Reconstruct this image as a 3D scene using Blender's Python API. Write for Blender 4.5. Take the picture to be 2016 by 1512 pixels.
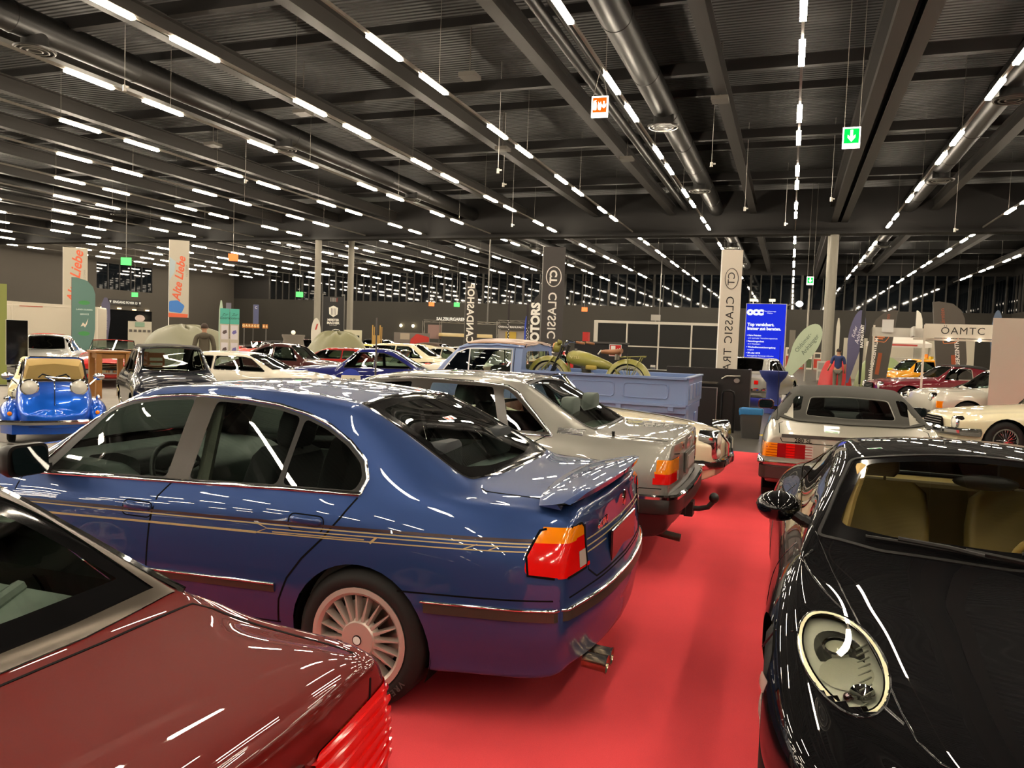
import bpy, bmesh, math, random
import numpy as np
from mathutils import Matrix, Vector
from mathutils.bvhtree import BVHTree
random.seed(7)
PI = math.pi
SC = bpy.context.scene
COL = SC.collection
for o in list(bpy.data.objects):
    bpy.data.objects.remove(o)

# ---------------------------------------------------------------- camera, world, exposure
CAMH = 1.70
YAW, PITCH, ROLL = 0.345486, -0.056785, 0.036791
def camera():
    cy, sy = math.cos(YAW), math.sin(YAW)
    f = Vector((-sy*math.cos(PITCH), cy*math.cos(PITCH), math.sin(PITCH)))
    r = Vector((cy, sy, 0)); u = r.cross(f)
    r2 = r*math.cos(ROLL)+u*math.sin(ROLL); u2 = -r*math.sin(ROLL)+u*math.cos(ROLL)
    cd = bpy.data.cameras.new('camera'); co = bpy.data.objects.new('camera', cd); COL.objects.link(co)
    M = Matrix((r2, u2, -f)).transposed().to_4x4(); M.translation = (0, 0, CAMH)
    co.matrix_world = M
    cd.sensor_fit = 'HORIZONTAL'; cd.sensor_width = 36.0; cd.lens = 1513.8/2016*36
    cd.clip_start = 0.05; cd.clip_end = 400
    SC.camera = co
camera()
W = bpy.data.worlds.new('hall_dark'); SC.world = W; W.use_nodes = True
W.node_tree.nodes['Background'].inputs[0].default_value = (1.0, .9, .78, 1)
W.node_tree.nodes['Background'].inputs[1].default_value = 0.015
SC.view_settings.view_transform = 'Standard'; SC.view_settings.look = 'None'
SC.view_settings.gamma = 1; SC.view_settings.use_curve_mapping = False
SC.view_settings.exposure = 0.0
LIGHT_STRENGTH = 112.0
SC.cycles.max_bounces = 8; SC.cycles.transparent_max_bounces = 16
SC.cycles.glossy_bounces = 3; SC.cycles.diffuse_bounces = 3; SC.cycles.transmission_bounces = 4
SC.cycles.sample_clamp_indirect = 6.0
SC.cycles.caustics_reflective = False; SC.cycles.caustics_refractive = False

# ---------------------------------------------------------------- materials
MATS = {}
def srgb(c):
    if isinstance(c, str):
        c = tuple(int(c[i:i+2], 16)/255 for i in (0, 2, 4))
    return tuple(x/12.92 if x <= .04045 else ((x+.055)/1.055)**2.4 for x in c)
def pri(name, col, rough=.5, metal=0., coat=0., spec=.5, emit=None, es=1., back=None, bump=None, var=None):
    """procedural principled material; back = colour of the inner face of a shell; bump/var = (scale, strength)"""
    if name in MATS: return MATS[name]
    m = bpy.data.materials.new(name); m.use_nodes = True; MATS[name] = m
    nt = m.node_tree; b = nt.nodes['Principled BSDF']
    c = srgb(col)+(1,)
    I = b.inputs
    I['Base Color'].default_value = c; I['Roughness'].default_value = rough; I['Metallic'].default_value = metal
    I['Coat Weight'].default_value = coat; I['Coat Roughness'].default_value = .008; I['Specular IOR Level'].default_value = spec
    if emit is not None:
        I['Emission Color'].default_value = srgb(emit)+(1,); I['Emission Strength'].default_value = es
    L = nt.links.new
    if bump or var:
        tc = nt.nodes.new('ShaderNodeTexCoord'); no = nt.nodes.new('ShaderNodeTexNoise')
        no.inputs['Scale'].default_value = (bump or var)[0]; no.inputs['Detail'].default_value = 4
        L(tc.outputs['Object'], no.inputs['Vector'])
        if bump:
            bp = nt.nodes.new('ShaderNodeBump'); bp.inputs['Strength'].default_value = bump[1]; bp.inputs['Distance'].default_value = .02
            L(no.outputs['Fac'], bp.inputs['Height']); L(bp.outputs[0], I['Normal'])
        if var:
            mx = nt.nodes.new('ShaderNodeMix'); mx.data_type = 'RGBA'
            k = var[1]
            mx.inputs['A'].default_value = tuple(x*(1-k) for x in c[:3])+(1,); mx.inputs['B'].default_value = tuple(min(1, x*(1+k)) for x in c[:3])+(1,)
            L(no.outputs['Fac'], mx.inputs['Factor']); L(mx.outputs['Result'], I['Base Color'])
    if back is not None:
        g = nt.nodes.new('ShaderNodeNewGeometry'); d = nt.nodes.new('ShaderNodeBsdfDiffuse'); d.inputs[0].default_value = srgb(back)+(1,)
        mx = nt.nodes.new('ShaderNodeMixShader'); out = nt.nodes['Material Output']
        L(g.outputs['Backfacing'], mx.inputs[0]); L(b.outputs[0], mx.inputs[1]); L(d.outputs[0], mx.inputs[2]); L(mx.outputs[0], out.inputs[0])
    return m
def paint(name, col, metal=.0, rough=.35, back='141414'):
    return pri(name, col, rough=rough, metal=metal, coat=1., back=back, spec=.12)
def glass(name, tint=(.74, .83, .78), refl=1.0):
    if name in MATS: return MATS[name]
    m = bpy.data.materials.new(name); m.use_nodes = True; MATS[name] = m
    nt = m.node_tree; nt.nodes.remove(nt.nodes['Principled BSDF']); out = nt.nodes['Material Output']; L = nt.links.new
    t = nt.nodes.new('ShaderNodeBsdfTransparent'); t.inputs[0].default_value = tint+(1,)
    g = nt.nodes.new('ShaderNodeBsdfGlossy'); g.inputs['Roughness'].default_value = .01; g.inputs[0].default_value = (1, 1, 1, 1)
    fr = nt.nodes.new('ShaderNodeFresnel'); fr.inputs[0].default_value = 1.5
    mu = nt.nodes.new('ShaderNodeMath'); mu.operation = 'MULTIPLY'; mu.inputs[1].default_value = 1.7*refl; mu.use_clamp = True
    mx = nt.nodes.new('ShaderNodeMixShader')
    L(fr.outputs[0], mu.inputs[0]); L(mu.outputs[0], mx.inputs[0]); L(t.outputs[0], mx.inputs[1]); L(g.outputs[0], mx.inputs[2]); L(mx.outputs[0], out.inputs[0])
    return m
def emis(name, col, s):
    if name in MATS: return MATS[name]
    m = bpy.data.materials.new(name); m.use_nodes = True; MATS[name] = m
    nt = m.node_tree; nt.nodes.remove(nt.nodes['Principled BSDF'])
    e = nt.nodes.new('ShaderNodeEmission'); e.inputs[0].default_value = srgb(col)+(1,); e.inputs[1].default_value = s
    nt.links.new(e.outputs[0], nt.nodes['Material Output'].inputs[0])
    return m
GLASS = glass('car_glass'); GLASSD = glass('dark_tinted_glass', (.34, .42, .38)); CLEAR = glass('clear_lens', (.93, .95, .93), .8)
CHROME = pri('chrome', 'e8e8e8', rough=.06, metal=1.); SATIN = pri('satin_metal', 'b9b5ac', rough=.3, metal=1.)
BLACKT = pri('black_trim', '121110', rough=.45, spec=.3); RUBBER = pri('tyre_rubber', '1b1b1a', rough=.7, spec=.3)
GLOSSB = pri('gloss_black', '0c0c0d', rough=.08); DARK = pri('dark_void', '060606', rough=.9, spec=.1)
STRIP = pri('rub_strip', '393029', rough=.32); SEAM = pri('panel_gap', '040405', rough=.8, spec=.1)
ALLOY = pri('silver_alloy', 'c9c5bf', rough=.3, metal=.55); ALLOYD = pri('dark_wheel_inside', '24211f', rough=.6)
WHITE = pri('white_print', 'f0eee8', rough=.5); BLACK = pri('black_print', '141414', rough=.6)
AMBER = pri('amber_lens', 'e88207', rough=.1, coat=1., emit='e87a00', es=.04); RED = pri('red_lens', 'd80f0c', rough=.1, coat=1., emit='d00800', es=.06)
REDD = pri('dark_red_lens', '8f0a0e', rough=.12, coat=1.); REVL = pri('reverse_lens', 'b9a9a0', rough=.15, coat=1.)
# ---------------------------------------------------------------- object helpers
def rz(a): return Matrix.Rotation(a, 4, 'Z')
def at(x, y, z, a=0): return Matrix.Translation((x, y, z)) @ rz(a)
def thing(name, label, cat, loc=(0, 0, 0), rot=0, group=None):
    o = bpy.data.objects.new(name, None); COL.objects.link(o); o.location = loc; o.rotation_euler = (0, 0, rot)
    o.empty_display_size = .2
    return tag(o, label, cat, group)
def tag(o, label, cat, group=None, kind=None):
    o['label'] = label; o['category'] = cat
    if group: o['group'] = group
    if kind: o['kind'] = kind
    return o
def struct(o):
    o['kind'] = 'structure'; return o
class MB:
    def __init__(s): s.v = []; s.f = []
    def add(s, vs, fs, M=None):
        o = len(s.v)
        for p in vs:
            p = Vector(p)
            s.v.append(tuple(M @ p if M else p))
        s.f += [[i+o for i in f] for f in fs]
        return s
    def box(s, c, sz, M=None, tp=1.0):
        x, y, z = sz[0]/2, sz[1]/2, sz[2]/2
        vs = [(c[0]+i*x*(tp if k > 0 else 1), c[1]+j*y*(tp if k > 0 else 1), c[2]+k*z) for k in (-1, 1) for j in (-1, 1) for i in (-1, 1)]
        return s.add(vs, [(0, 2, 3, 1), (4, 5, 7, 6), (0, 1, 5, 4), (2, 6, 7, 3), (0, 4, 6, 2), (1, 3, 7, 5)], M)
    def cyl(s, a, b, r0, r1=None, n=16, M=None, caps=True):
        a, b = Vector(a), Vector(b); r1 = r0 if r1 is None else r1
        d = (b-a).normalized(); q = d.to_track_quat('Z', 'Y').to_matrix()
        vs = []
        for p, r in ((a, r0), (b, r1)):
            for i in range(n):
                t = 2*PI*i/n; vs.append(p+q @ Vector((r*math.cos(t), r*math.sin(t), 0)))
        fs = [(i, (i+1) % n, n+(i+1) % n, n+i) for i in range(n)]
        if caps: fs += [tuple(reversed(range(n))), tuple(range(n, 2*n))]
        return s.add(vs, fs, M)
    def tube(s, pts, r, n=8, closed=False, M=None):
        P = [Vector(p) for p in pts]; k = len(P); rs = r if isinstance(r, (list, tuple)) else [r]*k
        vs = []; nrm = None
        for i in range(k):
            t = (P[(i+1) % k]-P[i-1]) if closed else (P[min(i+1, k-1)]-P[max(i-1, 0)])
            t.normalize()
            if nrm is None: nrm = t.orthogonal().normalized()
            nrm = (nrm-t*nrm.dot(t)).normalized(); bi = t.cross(nrm)
            for j in range(n):
                a = 2*PI*j/n; vs.append(P[i]+(nrm*math.cos(a)+bi*math.sin(a))*rs[i])
        fs = []
        for i in range(k if closed else k-1):
            o, q = i*n, ((i+1) % k)*n
            fs += [(o+j, o+(j+1) % n, q+(j+1) % n, q+j) for j in range(n)]
        if not closed: fs += [tuple(reversed(range(n))), tuple(range((k-1)*n, k*n))]
        return s.add(vs, fs, M)
    def lathe(s, prof, n=32, M=None, a0=0., a1=2*PI):
        full = abs(a1-a0-2*PI) < 1e-6; m = n if full else n+1
        vs = []
        for r, z in prof:
            for i in range(m):
                t = a0+(a1-a0)*i/n; vs.append((r*math.cos(t), r*math.sin(t), z))
        fs = []
        for k in range(len(prof)-1):
            for i in range(n):
                j = (i+1) % m
                fs.append((k*m+i, k*m+j, (k+1)*m+j, (k+1)*m+i))
        return s.add(vs, fs, M)
    def prism(s, poly, z0, z1, M=None):
        n = len(poly)
        vs = [(p[0], p[1], z) for z in (z0, z1) for p in poly]
        fs = [tuple(reversed(range(n))), tuple(range(n, 2*n))]+[(i, (i+1) % n, n+(i+1) % n, n+i) for i in range(n)]
        return s.add(vs, fs, M)
    def ell(s, c, r, n=16, m=10, M=None, t0=0., t1=PI):
        vs = []; fs = []
        for i in range(m+1):
            t = t0+(t1-t0)*i/m
            for j in range(n):
                a = 2*PI*j/n
                vs.append((c[0]+r[0]*math.sin(t)*math.cos(a), c[1]+r[1]*math.sin(t)*math.sin(a), c[2]+r[2]*math.cos(t)))
        for i in range(m):
            for j in range(n):
                fs.append((i*n+j, (i+1)*n+j, (i+1)*n+(j+1) % n, i*n+(j+1) % n))
        return s.add(vs, fs, M)
    def grid(s, G, M=None, closed=False):
        a, b = len(G), len(G[0]); vs = [p for r in G for p in r]
        fs = [(i*b+j, i*b+(j+1) % b, (i+1)*b+(j+1) % b, (i+1)*b+j) for i in range(a-1) for j in range(b if closed else b-1)]
        return s.add(vs, fs, M)
    def loft(s, secs, M=None, caps=True):
        o = len(s.v); n = len(secs[0]); s.grid(secs, M, closed=True)
        if caps: s.f += [[o+i for i in reversed(range(n))], [o+(len(secs)-1)*n+i for i in range(n)]]
        return s
def obj(name, mb, mat, parent=None, smooth=40, M=None, bevel=0, nrm=None, solid=0):
    me = bpy.data.meshes.new(name); me.from_pydata(mb.v, [], mb.f); me.validate(); me.update()
    if nrm is None:
        b = bmesh.new(); b.from_mesh(me); bmesh.ops.recalc_face_normals(b, faces=b.faces)
        if all(e.is_manifold for e in b.edges) and b.calc_volume(signed=True) < 0: bmesh.ops.reverse_faces(b, faces=b.faces)
        b.to_mesh(me); b.free()
    o = bpy.data.objects.new(name, me); COL.objects.link(o)
    if mat is not None:
        for k in (mat if isinstance(mat, (list, tuple)) else [mat]): me.materials.append(k)
    if smooth:
        me.shade_smooth()
        if smooth < 180: me.set_sharp_from_angle(angle=math.radians(smooth))
    if nrm is not None and len(nrm) == len(me.vertices): me.normals_split_custom_set_from_vertices(nrm)
    if parent is not None: o.parent = parent
    if M is not None: o.matrix_local = M
    if bevel:
        b = o.modifiers.new('bevel', 'BEVEL'); b.width = bevel; b.segments = 2; b.limit_method = 'ANGLE'
    if solid:
        b = o.modifiers.new('solid', 'SOLIDIFY'); b.thickness = solid
    return o
def sides(name, mb, mat, parent, smooth=40):
    """one object for the left-hand pieces, one for the right-hand ones, one for those across the middle"""
    par = list(range(len(mb.v)))
    def find(i):
        while par[i] != i: par[i] = par[par[i]]; i = par[i]
        return i
    for f in mb.f:
        a = find(f[0])
        for k in f[1:]: par[find(k)] = a
    lo, hi = {}, {}
    for i, v in enumerate(mb.v):
        r = find(i); lo[r] = min(lo.get(r, 9), v[1]); hi[r] = max(hi.get(r, -9), v[1])
    out = None
    for t in (1, -1, 0):
        m = MB(); idx = {}
        for f in mb.f:
            r = find(f[0]); g = 1 if lo[r] > -.03 else (-1 if hi[r] < .03 else 0)
            if g != t: continue
            q = []
            for k in f:
                if k not in idx: idx[k] = len(m.v); m.v.append(mb.v[k])
                q.append(idx[k])
            m.f.append(q)
        if m.f:
            o = obj(name, m, mat, parent, smooth); out = out or o
    return out
def copy_tree(src, loc, rot=None, label=None, group=None):
    r = src.copy(); COL.objects.link(r); r.location = loc
    if rot is not None: r.rotation_euler = (0, 0, rot)
    if label: r['label'] = label
    if group: r['group'] = group
    for c in list(src.children):
        d = c.copy(); COL.objects.link(d); d.parent = r
        for e in list(c.children):
            g = e.copy(); COL.objects.link(g); g.parent = d
    return r
def text(name, body, size, mat, parent, M, ext=.001, sx=1., mirror=False, align='CENTER', shear=0., bold=0., spacing=1.):
    cu = bpy.data.curves.new(name, 'FONT'); cu.body = body; cu.size = size; cu.extrude = ext; cu.align_x = align; cu.align_y = 'CENTER'
    cu.shear = shear; cu.offset = bold; cu.space_character = spacing; cu.resolution_u = 3
    t = bpy.data.objects.new(name, cu); me = bpy.data.meshes.new_from_object(t); bpy.data.objects.remove(t)
    me.materials.append(mat)
    o = bpy.data.objects.new(name, me); COL.objects.link(o); o.parent = parent
    o.matrix_local = M @ Matrix.Diagonal((-sx if mirror else sx, 1, 1, 1))
    return o
def VERT(x, y, z, a=0): # frame whose XY plane stands upright, facing -Y turned by a
    return Matrix.Translation((x, y, z)) @ rz(a) @ Matrix.Rotation(PI/2, 4, 'X')
def rpoly(poly, r, n=4):
    """round the corners of a polygon"""
    out = []; k = len(poly); rs = r if isinstance(r, (list, tuple)) else [r]*k
    for i in range(k):
        p = Vector(poly[i]).to_2d(); a = Vector(poly[i-1]).to_2d(); b = Vector(poly[(i+1) % k]).to_2d()
        q = min(rs[i], .45*(a-p).length, .45*(b-p).length)
        if q < 1e-4: out.append(tuple(p)); continue
        s, e = p+(a-p).normalized()*q, p+(b-p).normalized()*q
        for t in range(n+1):
            t /= n; out.append(tuple(s*(1-t)**2+p*2*t*(1-t)+e*t*t))
    return out
def circ(cx, cy, r, n=24, r2=None, a0=0., a1=2*PI, rot=0.):
    r2 = r if r2 is None else r2; full = abs(a1-a0-2*PI) < 1e-6
    m = n if full else n+1; o = []
    for i in range(m):
        t = a0+(a1-a0)*i/n; x, y = r*math.cos(t), r2*math.sin(t)
        o.append((cx+x*math.cos(rot)-y*math.sin(rot), cy+x*math.sin(rot)+y*math.cos(rot)))
    return o
# ---------------------------------------------------------------- smooth shells that can be cut into panels
def spl(P, n, k=.8):
    """B-spline through (k of the way to) the points along axis 0, n samples a span"""
    N = len(P)
    A = np.zeros((N, N)); 
    for i in range(1, N-1): A[i, i-1:i+2] = (1/6, 4/6, 1/6)
    A[0, 0] = A[-1, -1] = 1
    sh = P.shape; Q = P.reshape(N, -1); C = Q+k*(np.linalg.solve(A, Q)-Q)
    C = np.vstack([2*C[0]-C[1], C, 2*C[-1]-C[-2]])
    out = []
    for i in range(N-1):
        for t in np.arange(n)/n:
            b = np.array([(1-t)**3, 3*t**3-6*t*t+4, -3*t**3+3*t*t+3*t+1, t**3])/6
            out.append(b @ C[i:i+4])
    out.append(np.array([1, 4, 1, 0])/6 @ np.vstack([C[N-1:N+2], C[:1]]))
    return np.array(out).reshape((-1,)+sh[1:])
class Surf:
    def __init__(s, net, nu=6, nv=5, ku=.75, kv=.75, tweak=None):
        G = spl(np.array(net, float), nu, ku); G = np.swapaxes(spl(np.swapaxes(G, 0, 1), nv, kv), 0, 1)
        if tweak: G = tweak(G)
        Gm = G.copy(); Gm[:, :, 1] *= -1
        R = np.concatenate([G, Gm[:, -2:0:-1]], 1)
        a, b = R.shape[:2]; key = {}; s.V = []; ids = np.zeros((a, b), int)
        for i in range(a):
            for j in range(b):
                p = R[i, j]; q = (round(p[0]*2e4), round(p[1]*2e4), round(p[2]*2e4))
                if q not in key: key[q] = len(s.V); s.V.append(p)
                ids[i, j] = key[q]
        s.F = []
        for i in range(a-1):
            for j in range(b):
                f = []
                for q in (ids[i, j], ids[i, (j+1) % b], ids[i+1, (j+1) % b], ids[i+1, j]):
                    if int(q) not in f: f.append(int(q))
                if len(f) > 2: s.F.append(f)
        V = np.array(s.V); Nn = np.zeros_like(V)
        for f in s.F:
            p = V[f]; c = p.mean(0); nn = sum(np.cross(p[k]-c, p[(k+1) % len(f)]-c) for k in range(len(f)))
            Nn[f] += nn
        cen = V.mean(0)
        if (((V-cen)*Nn).sum()) < 0:
            Nn = -Nn; s.F = [f[::-1] for f in s.F]
        Nn /= np.maximum(np.linalg.norm(Nn, axis=1, keepdims=True), 1e-9)
        s.N = list(Nn); s.bvh = BVHTree.FromPolygons([tuple(v) for v in s.V], s.F)
    def hit(s, p, d):
        h = s.bvh.ray_cast(Vector(p), Vector(d))
        return h[0], h[1]
    def cut(s, faces, poly, side):
        """split faces by a convex polygon given in the side's two axes -> (inside, outside)"""
        i, j, ok = SIDES[side]
        P = [tuple(p) for p in poly]
        if sum(P[k-1][0]*P[k][1]-P[k][0]*P[k-1][1] for k in range(len(P))) < 0: P = P[::-1]
        x0, x1 = min(p[0] for p in P), max(p[0] for p in P); y0, y1 = min(p[1] for p in P), max(p[1] for p in P)
        E = [(P[k], P[(k+1) % len(P)]) for k in range(len(P))]
        ins, out, cache = [], [], {}
        for f in faces:
            vs = [s.V[k] for k in f]
            u = [v[i] for v in vs]; w = [v[j] for v in vs]
            if max(u) < x0 or min(u) > x1 or max(w) < y0 or min(w) > y1 or not ok(sum(vs)/len(vs), sum(s.N[k] for k in f)/len(f)):
                out.append(f); continue
            cur = f
            for e, (a, b) in enumerate(E):
                d = [(b[0]-a[0])*(s.V[k][j]-a[1])-(b[1]-a[1])*(s.V[k][i]-a[0]) for k in cur]
                if min(d) >= -1e-9: continue
                if max(d) <= 1e-9: out.append(cur); cur = None; break
                A, B = [], []
                for q in range(len(cur)):
                    k0, k1, d0, d1 = cur[q], cur[(q+1) % len(cur)], d[q], d[(q+1) % len(cur)]
                    if d0 >= 0: A.append(k0)
                    if d0 <= 0: B.append(k0)
                    if d0*d1 < 0:
                        ck = (min(k0, k1), max(k0, k1), e)
                        if ck not in cache:
                            t = d0/(d0-d1); cache[ck] = len(s.V)
                            s.V.append(s.V[k0]*(1-t)+s.V[k1]*t); nn = s.N[k0]*(1-t)+s.N[k1]*t
                            s.N.append(nn/max(np.linalg.norm(nn), 1e-9))
                        A.append(cache[ck]); B.append(cache[ck])
                if len(B) > 2: out.append(B)
                cur = A
                if len(A) < 3: cur = None; break
            if cur: ins.append(cur)
        return ins, out
    def take(s, polys, side):
        """cut one or several convex polygons out of the shell and return their faces"""
        if not isinstance(polys[0][0], (tuple, list)): polys = [polys]
        got = []
        for p in polys:
            a, s.F = s.cut(s.F, p, side); got += a
        return got
    def panel(s, name, faces, mat, parent, off=0.):
        idx = {}; m = MB(); nr = []
        for f in faces:
            g = []
            for k in f:
                if k not in idx:
                    idx[k] = len(m.v); m.v.append(tuple(s.V[k]+s.N[k]*off)); nr.append(tuple(s.N[k]))
                g.append(idx[k])
            m.f.append(g)
        me = bpy.data.meshes.new(name); me.from_pydata(m.v, [], m.f); me.update()
        me.shade_smooth(); me.normals_split_custom_set_from_vertices(nr)
        me.materials.append(mat); o = bpy.data.objects.new(name, me); COL.objects.link(o); o.parent = parent
        return o
    def project(s, pts, side):
        out = []
        for p in pts:
            o, d = RAYS[side](p); h, n = s.hit(o, d)
            if h is None:
                q = s.bvh.find_nearest(Vector(o)+Vector(d)*4.0); h, n = q[0], q[1]
            if n.dot(Vector(d)) > 0: n = -n
            out.append((h, n))
        return out
    def strip(s, mb, pts, side, w=.01, d=.004, closed=False, step=.05, taper=False):
        """a raised band following a 2D polyline draped on the shell"""
        P = [Vector(p).to_2d() for p in pts]; Q = []
        k = len(P)
        for i in range(k if closed else k-1):
            a, b = P[i], P[(i+1) % k]; n = max(1, int((b-a).length/step))
            Q += [a+(b-a)*(t/n) for t in range(n)]
        if not closed: Q.append(P[-1])
        H = s.project([(q.x, q.y) for q in Q], side); m = len(H); G = []
        for i in range(m):
            a = H[(i-1) % m if closed else max(i-1, 0)][0]; b = H[(i+1) % m if closed else min(i+1, m-1)][0]
            t = b-a
            if t.length < 1e-7: t = Vector((1, 0, 0))
            t.normalize(); c, n = H[i]; sd = n.cross(t).normalized()*(w/2)
            if taper: sd *= min(1, 4*min(i, m-1-i)/m+.15)
            G.append([c-sd-n*.004, c-sd+n*d, c+sd+n*d, c+sd-n*.004])
        if closed: G.append(G[0])
        mb.grid(G); return mb
SIDES = {'XL': (0, 2, lambda c, n: c[1] > 0), 'XR': (0, 2, lambda c, n: c[1] < 0), 'L': (0, 2, lambda c, n: c[1] > 0 and n[1] > .12), 'R': (0, 2, lambda c, n: c[1] < 0 and n[1] < -.12),
         'T': (0, 1, lambda c, n: n[2] > .12 and c[2] > .6), 'F': (1, 2, lambda c, n: n[0] > .12), 'B': (1, 2, lambda c, n: n[0] < -.12)}
RAYS = {'L': lambda p: ((p[0], 4, p[1]), (0, -1, 0)), 'R': lambda p: ((p[0], -4, p[1]), (0, 1, 0)),
        'T': lambda p: ((p[0], p[1], 4), (0, 0, -1)), 'F': lambda p: ((9, p[0], p[1]), (-1, 0, 0)), 'B': lambda p: ((-9, p[0], p[1]), (1, 0, 0))}
# ---------------------------------------------------------------- car kit (x forward, y left, z up, origin on the floor under the rear axle)
def section(x, zb, ys, ym, zm, yb, zt, yr, zr, zc):
    return [(x, y, z) for y, z in ((0, zb), (ys*.6, zb), (ys*.96, zb+.004), (ys, zb+.05), (ys+(ym-ys)*.85, zb+(zm-zb)*.55), (ym, zm),
            (yb+(ym-yb)*.74, zm+(zt-zm)*.62), (yb, zt), (yb+(yr-yb)*.5+.01, zt+(zr-zt)*.5), (yr, zr), (yr*.8, zr+(zc-zr)*.55), (yr*.42, zr+(zc-zr)*.9), (0, zc))]
def pl(tab, z):
    return float(np.interp(z, [t[0] for t in tab], [t[1] for t in tab]))
def carnet(st, tail, nose, ft=(1, .8, .3), fn=(1, .8, .3), fy=(0, .5, .86)):
    N = [section(*s) for s in st]
    T = [[(x-pl(tail, z)*f, y*g, z) for x, y, z in N[0]] for f, g in zip(ft, fy)]
    H = [[(x+pl(nose, z)*f, y*g, z) for x, y, z in N[-1]] for f, g in zip(fn, fy)]
    return T+N+H[::-1]
def turned(side): # local z -> outward
    return Matrix.Rotation(-PI/2 if side > 0 else PI/2, 4, 'X')
def wheel(parent, x, y, R, w, rim, style='disc', side=1, mat=None, tmat=None, steer=0, cap=None):
    M = Matrix.Translation((x, y, R)) @ rz(steer) @ turned(side)
    m = MB().lathe([(rim-.03, -w), (rim, -w+.005), (R-.03, -w), (R-.008, -w+.012), (R, -w+.035), (R, -.035), (R-.008, -.014), (R-.03, -.001), ((R+rim)/2, .006), (rim+.012, .0), (rim, -.012)], 40)
    t = obj('wheel', m, tmat or RUBBER, parent, 50, M)
    mat = mat or ALLOY
    b = MB()
    obj('wheel_inside', MB().lathe([(0.001, -.11), (rim-.01, -.11), (rim-.01, -.02)], 28), ALLOYD, t)
    if style == 'alpina':
        b.lathe([(rim+.003, -.012), (rim+.007, .003), (rim-.016, .005), (rim-.03, -.008), (rim-.036, -.045), (rim-.03, -.11)], 48)
        for k in range(20):
            a = 2*PI*(k+.3)/20; A = Matrix.Rotation(a, 4, 'Z')
            for r0, r1, h0, h1, z0, z1 in ((.074, rim-.03, .0115, .004, .004, -.002),):
                b.add([(r0, -h0, z0-.03), (r0, h0, z0-.03), (r0, h0*.7, z0-.004), (r0, -h0*.7, z0-.004), (r1, -h1*1.8, z1-.05), (r1, h1*1.8, z1-.05), (r1, h1*.6, z1-.002), (r1, -h1*.6, z1-.002)],
                      [(0, 4, 7, 3), (3, 7, 6, 2), (2, 6, 5, 1)], A)
        b.lathe([(.1, -.03), (.092, -.012), (.083, .003), (.08, .008), (.02, .009), (.001, .009)], 40)
        r = obj('alloy_rim', b, mat, t, 35)
        obj('brake_disc', MB().lathe([(.07, -.085), (.165, -.085), (.165, -.1)], 32), SATIN, t)
        obj('hub_badge', MB().lathe([(.024, .008), (.023, .012), (.019, .0125)], 24), GLOSSB, r)
        obj('hub_badge', MB().lathe([(.019, .0125), (.001, .013)], 24), WHITE, r)
        return t
    if style == 'five':
        b.lathe([(rim+.003, -.012), (rim+.006, .003), (rim-.014, .005), (rim-.03, -.012), (rim-.04, -.09)], 40)
        for k in range(5):
            A = Matrix.Rotation(2*PI*k/5+.3, 4, 'Z'); r0, r1 = .03, rim-.012
            b.add([(r0, -.03, -.02), (r0, .03, -.02), (r0, .022, .012), (r0, -.022, .012), (r1, -.055, -.04), (r1, .055, -.04), (r1, .042, .0), (r1, -.042, .0), ((r0+r1)/2, -.026, .004), ((r0+r1)/2, .026, .004)],
                  [(3, 8, 9, 2), (8, 7, 6, 9), (0, 4, 7, 8, 3), (1, 2, 9, 6, 5)], A)
        b.lathe([(.05, -.02), (.048, .012), (.02, .018), (.001, .018)], 24)
        obj('alloy_rim', b, mat, t, 40)
    elif style == 'disc':
        b.lathe([(rim+.003, -.012), (rim+.005, .002), (rim-.012, .0), (rim-.03, -.03), (rim-.06, -.02), (rim*.5, -.012), (.001, -.015)], 32)
        r = obj('steel_rim', b, mat, t, 40)
        obj('hub_cap', MB().lathe([(rim*.62, -.02), (rim*.55, .008), (rim*.25, .022), (.001, .026)], 28), cap or CHROME, r)
    else: # wire / multi spoke
        b.lathe([(rim+.003, -.012), (rim+.006, .003), (rim-.014, .003), (rim-.03, -.03)], 36)
        for k in range(24):
            a = 2*PI*k/24; a2 = a+(.25 if k % 2 else -.25)
            b.cyl((.035*math.cos(a2), .035*math.sin(a2), .0), ((rim-.02)*math.cos(a), (rim-.02)*math.sin(a), -.03), .004, n=5)
        b.lathe([(.045, -.03), (.04, .015), (.001, .03)], 20)
        obj('wire_rim', b, CHROME, t, 40)
    return t
def arches(S, root, xs, R, zw, yin=.45, half=.9):
    """open the wheel housings and line them"""
    for x in xs:
        for sd in (1, -1):
            S.take(circ(x, zw, R, 36), 'L' if sd > 0 else 'R')
            M = Matrix.Translation((x, sd*yin, zw)) @ turned(sd)
            a = -.42 if sd < 0 else PI-.42; obj('wheel_housing', MB().lathe([(.001, 0), (R+.005, 0), (R+.005, half-yin-.035)], 30, None, a, a+PI+.84), DARK, root, 40, M)
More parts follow.
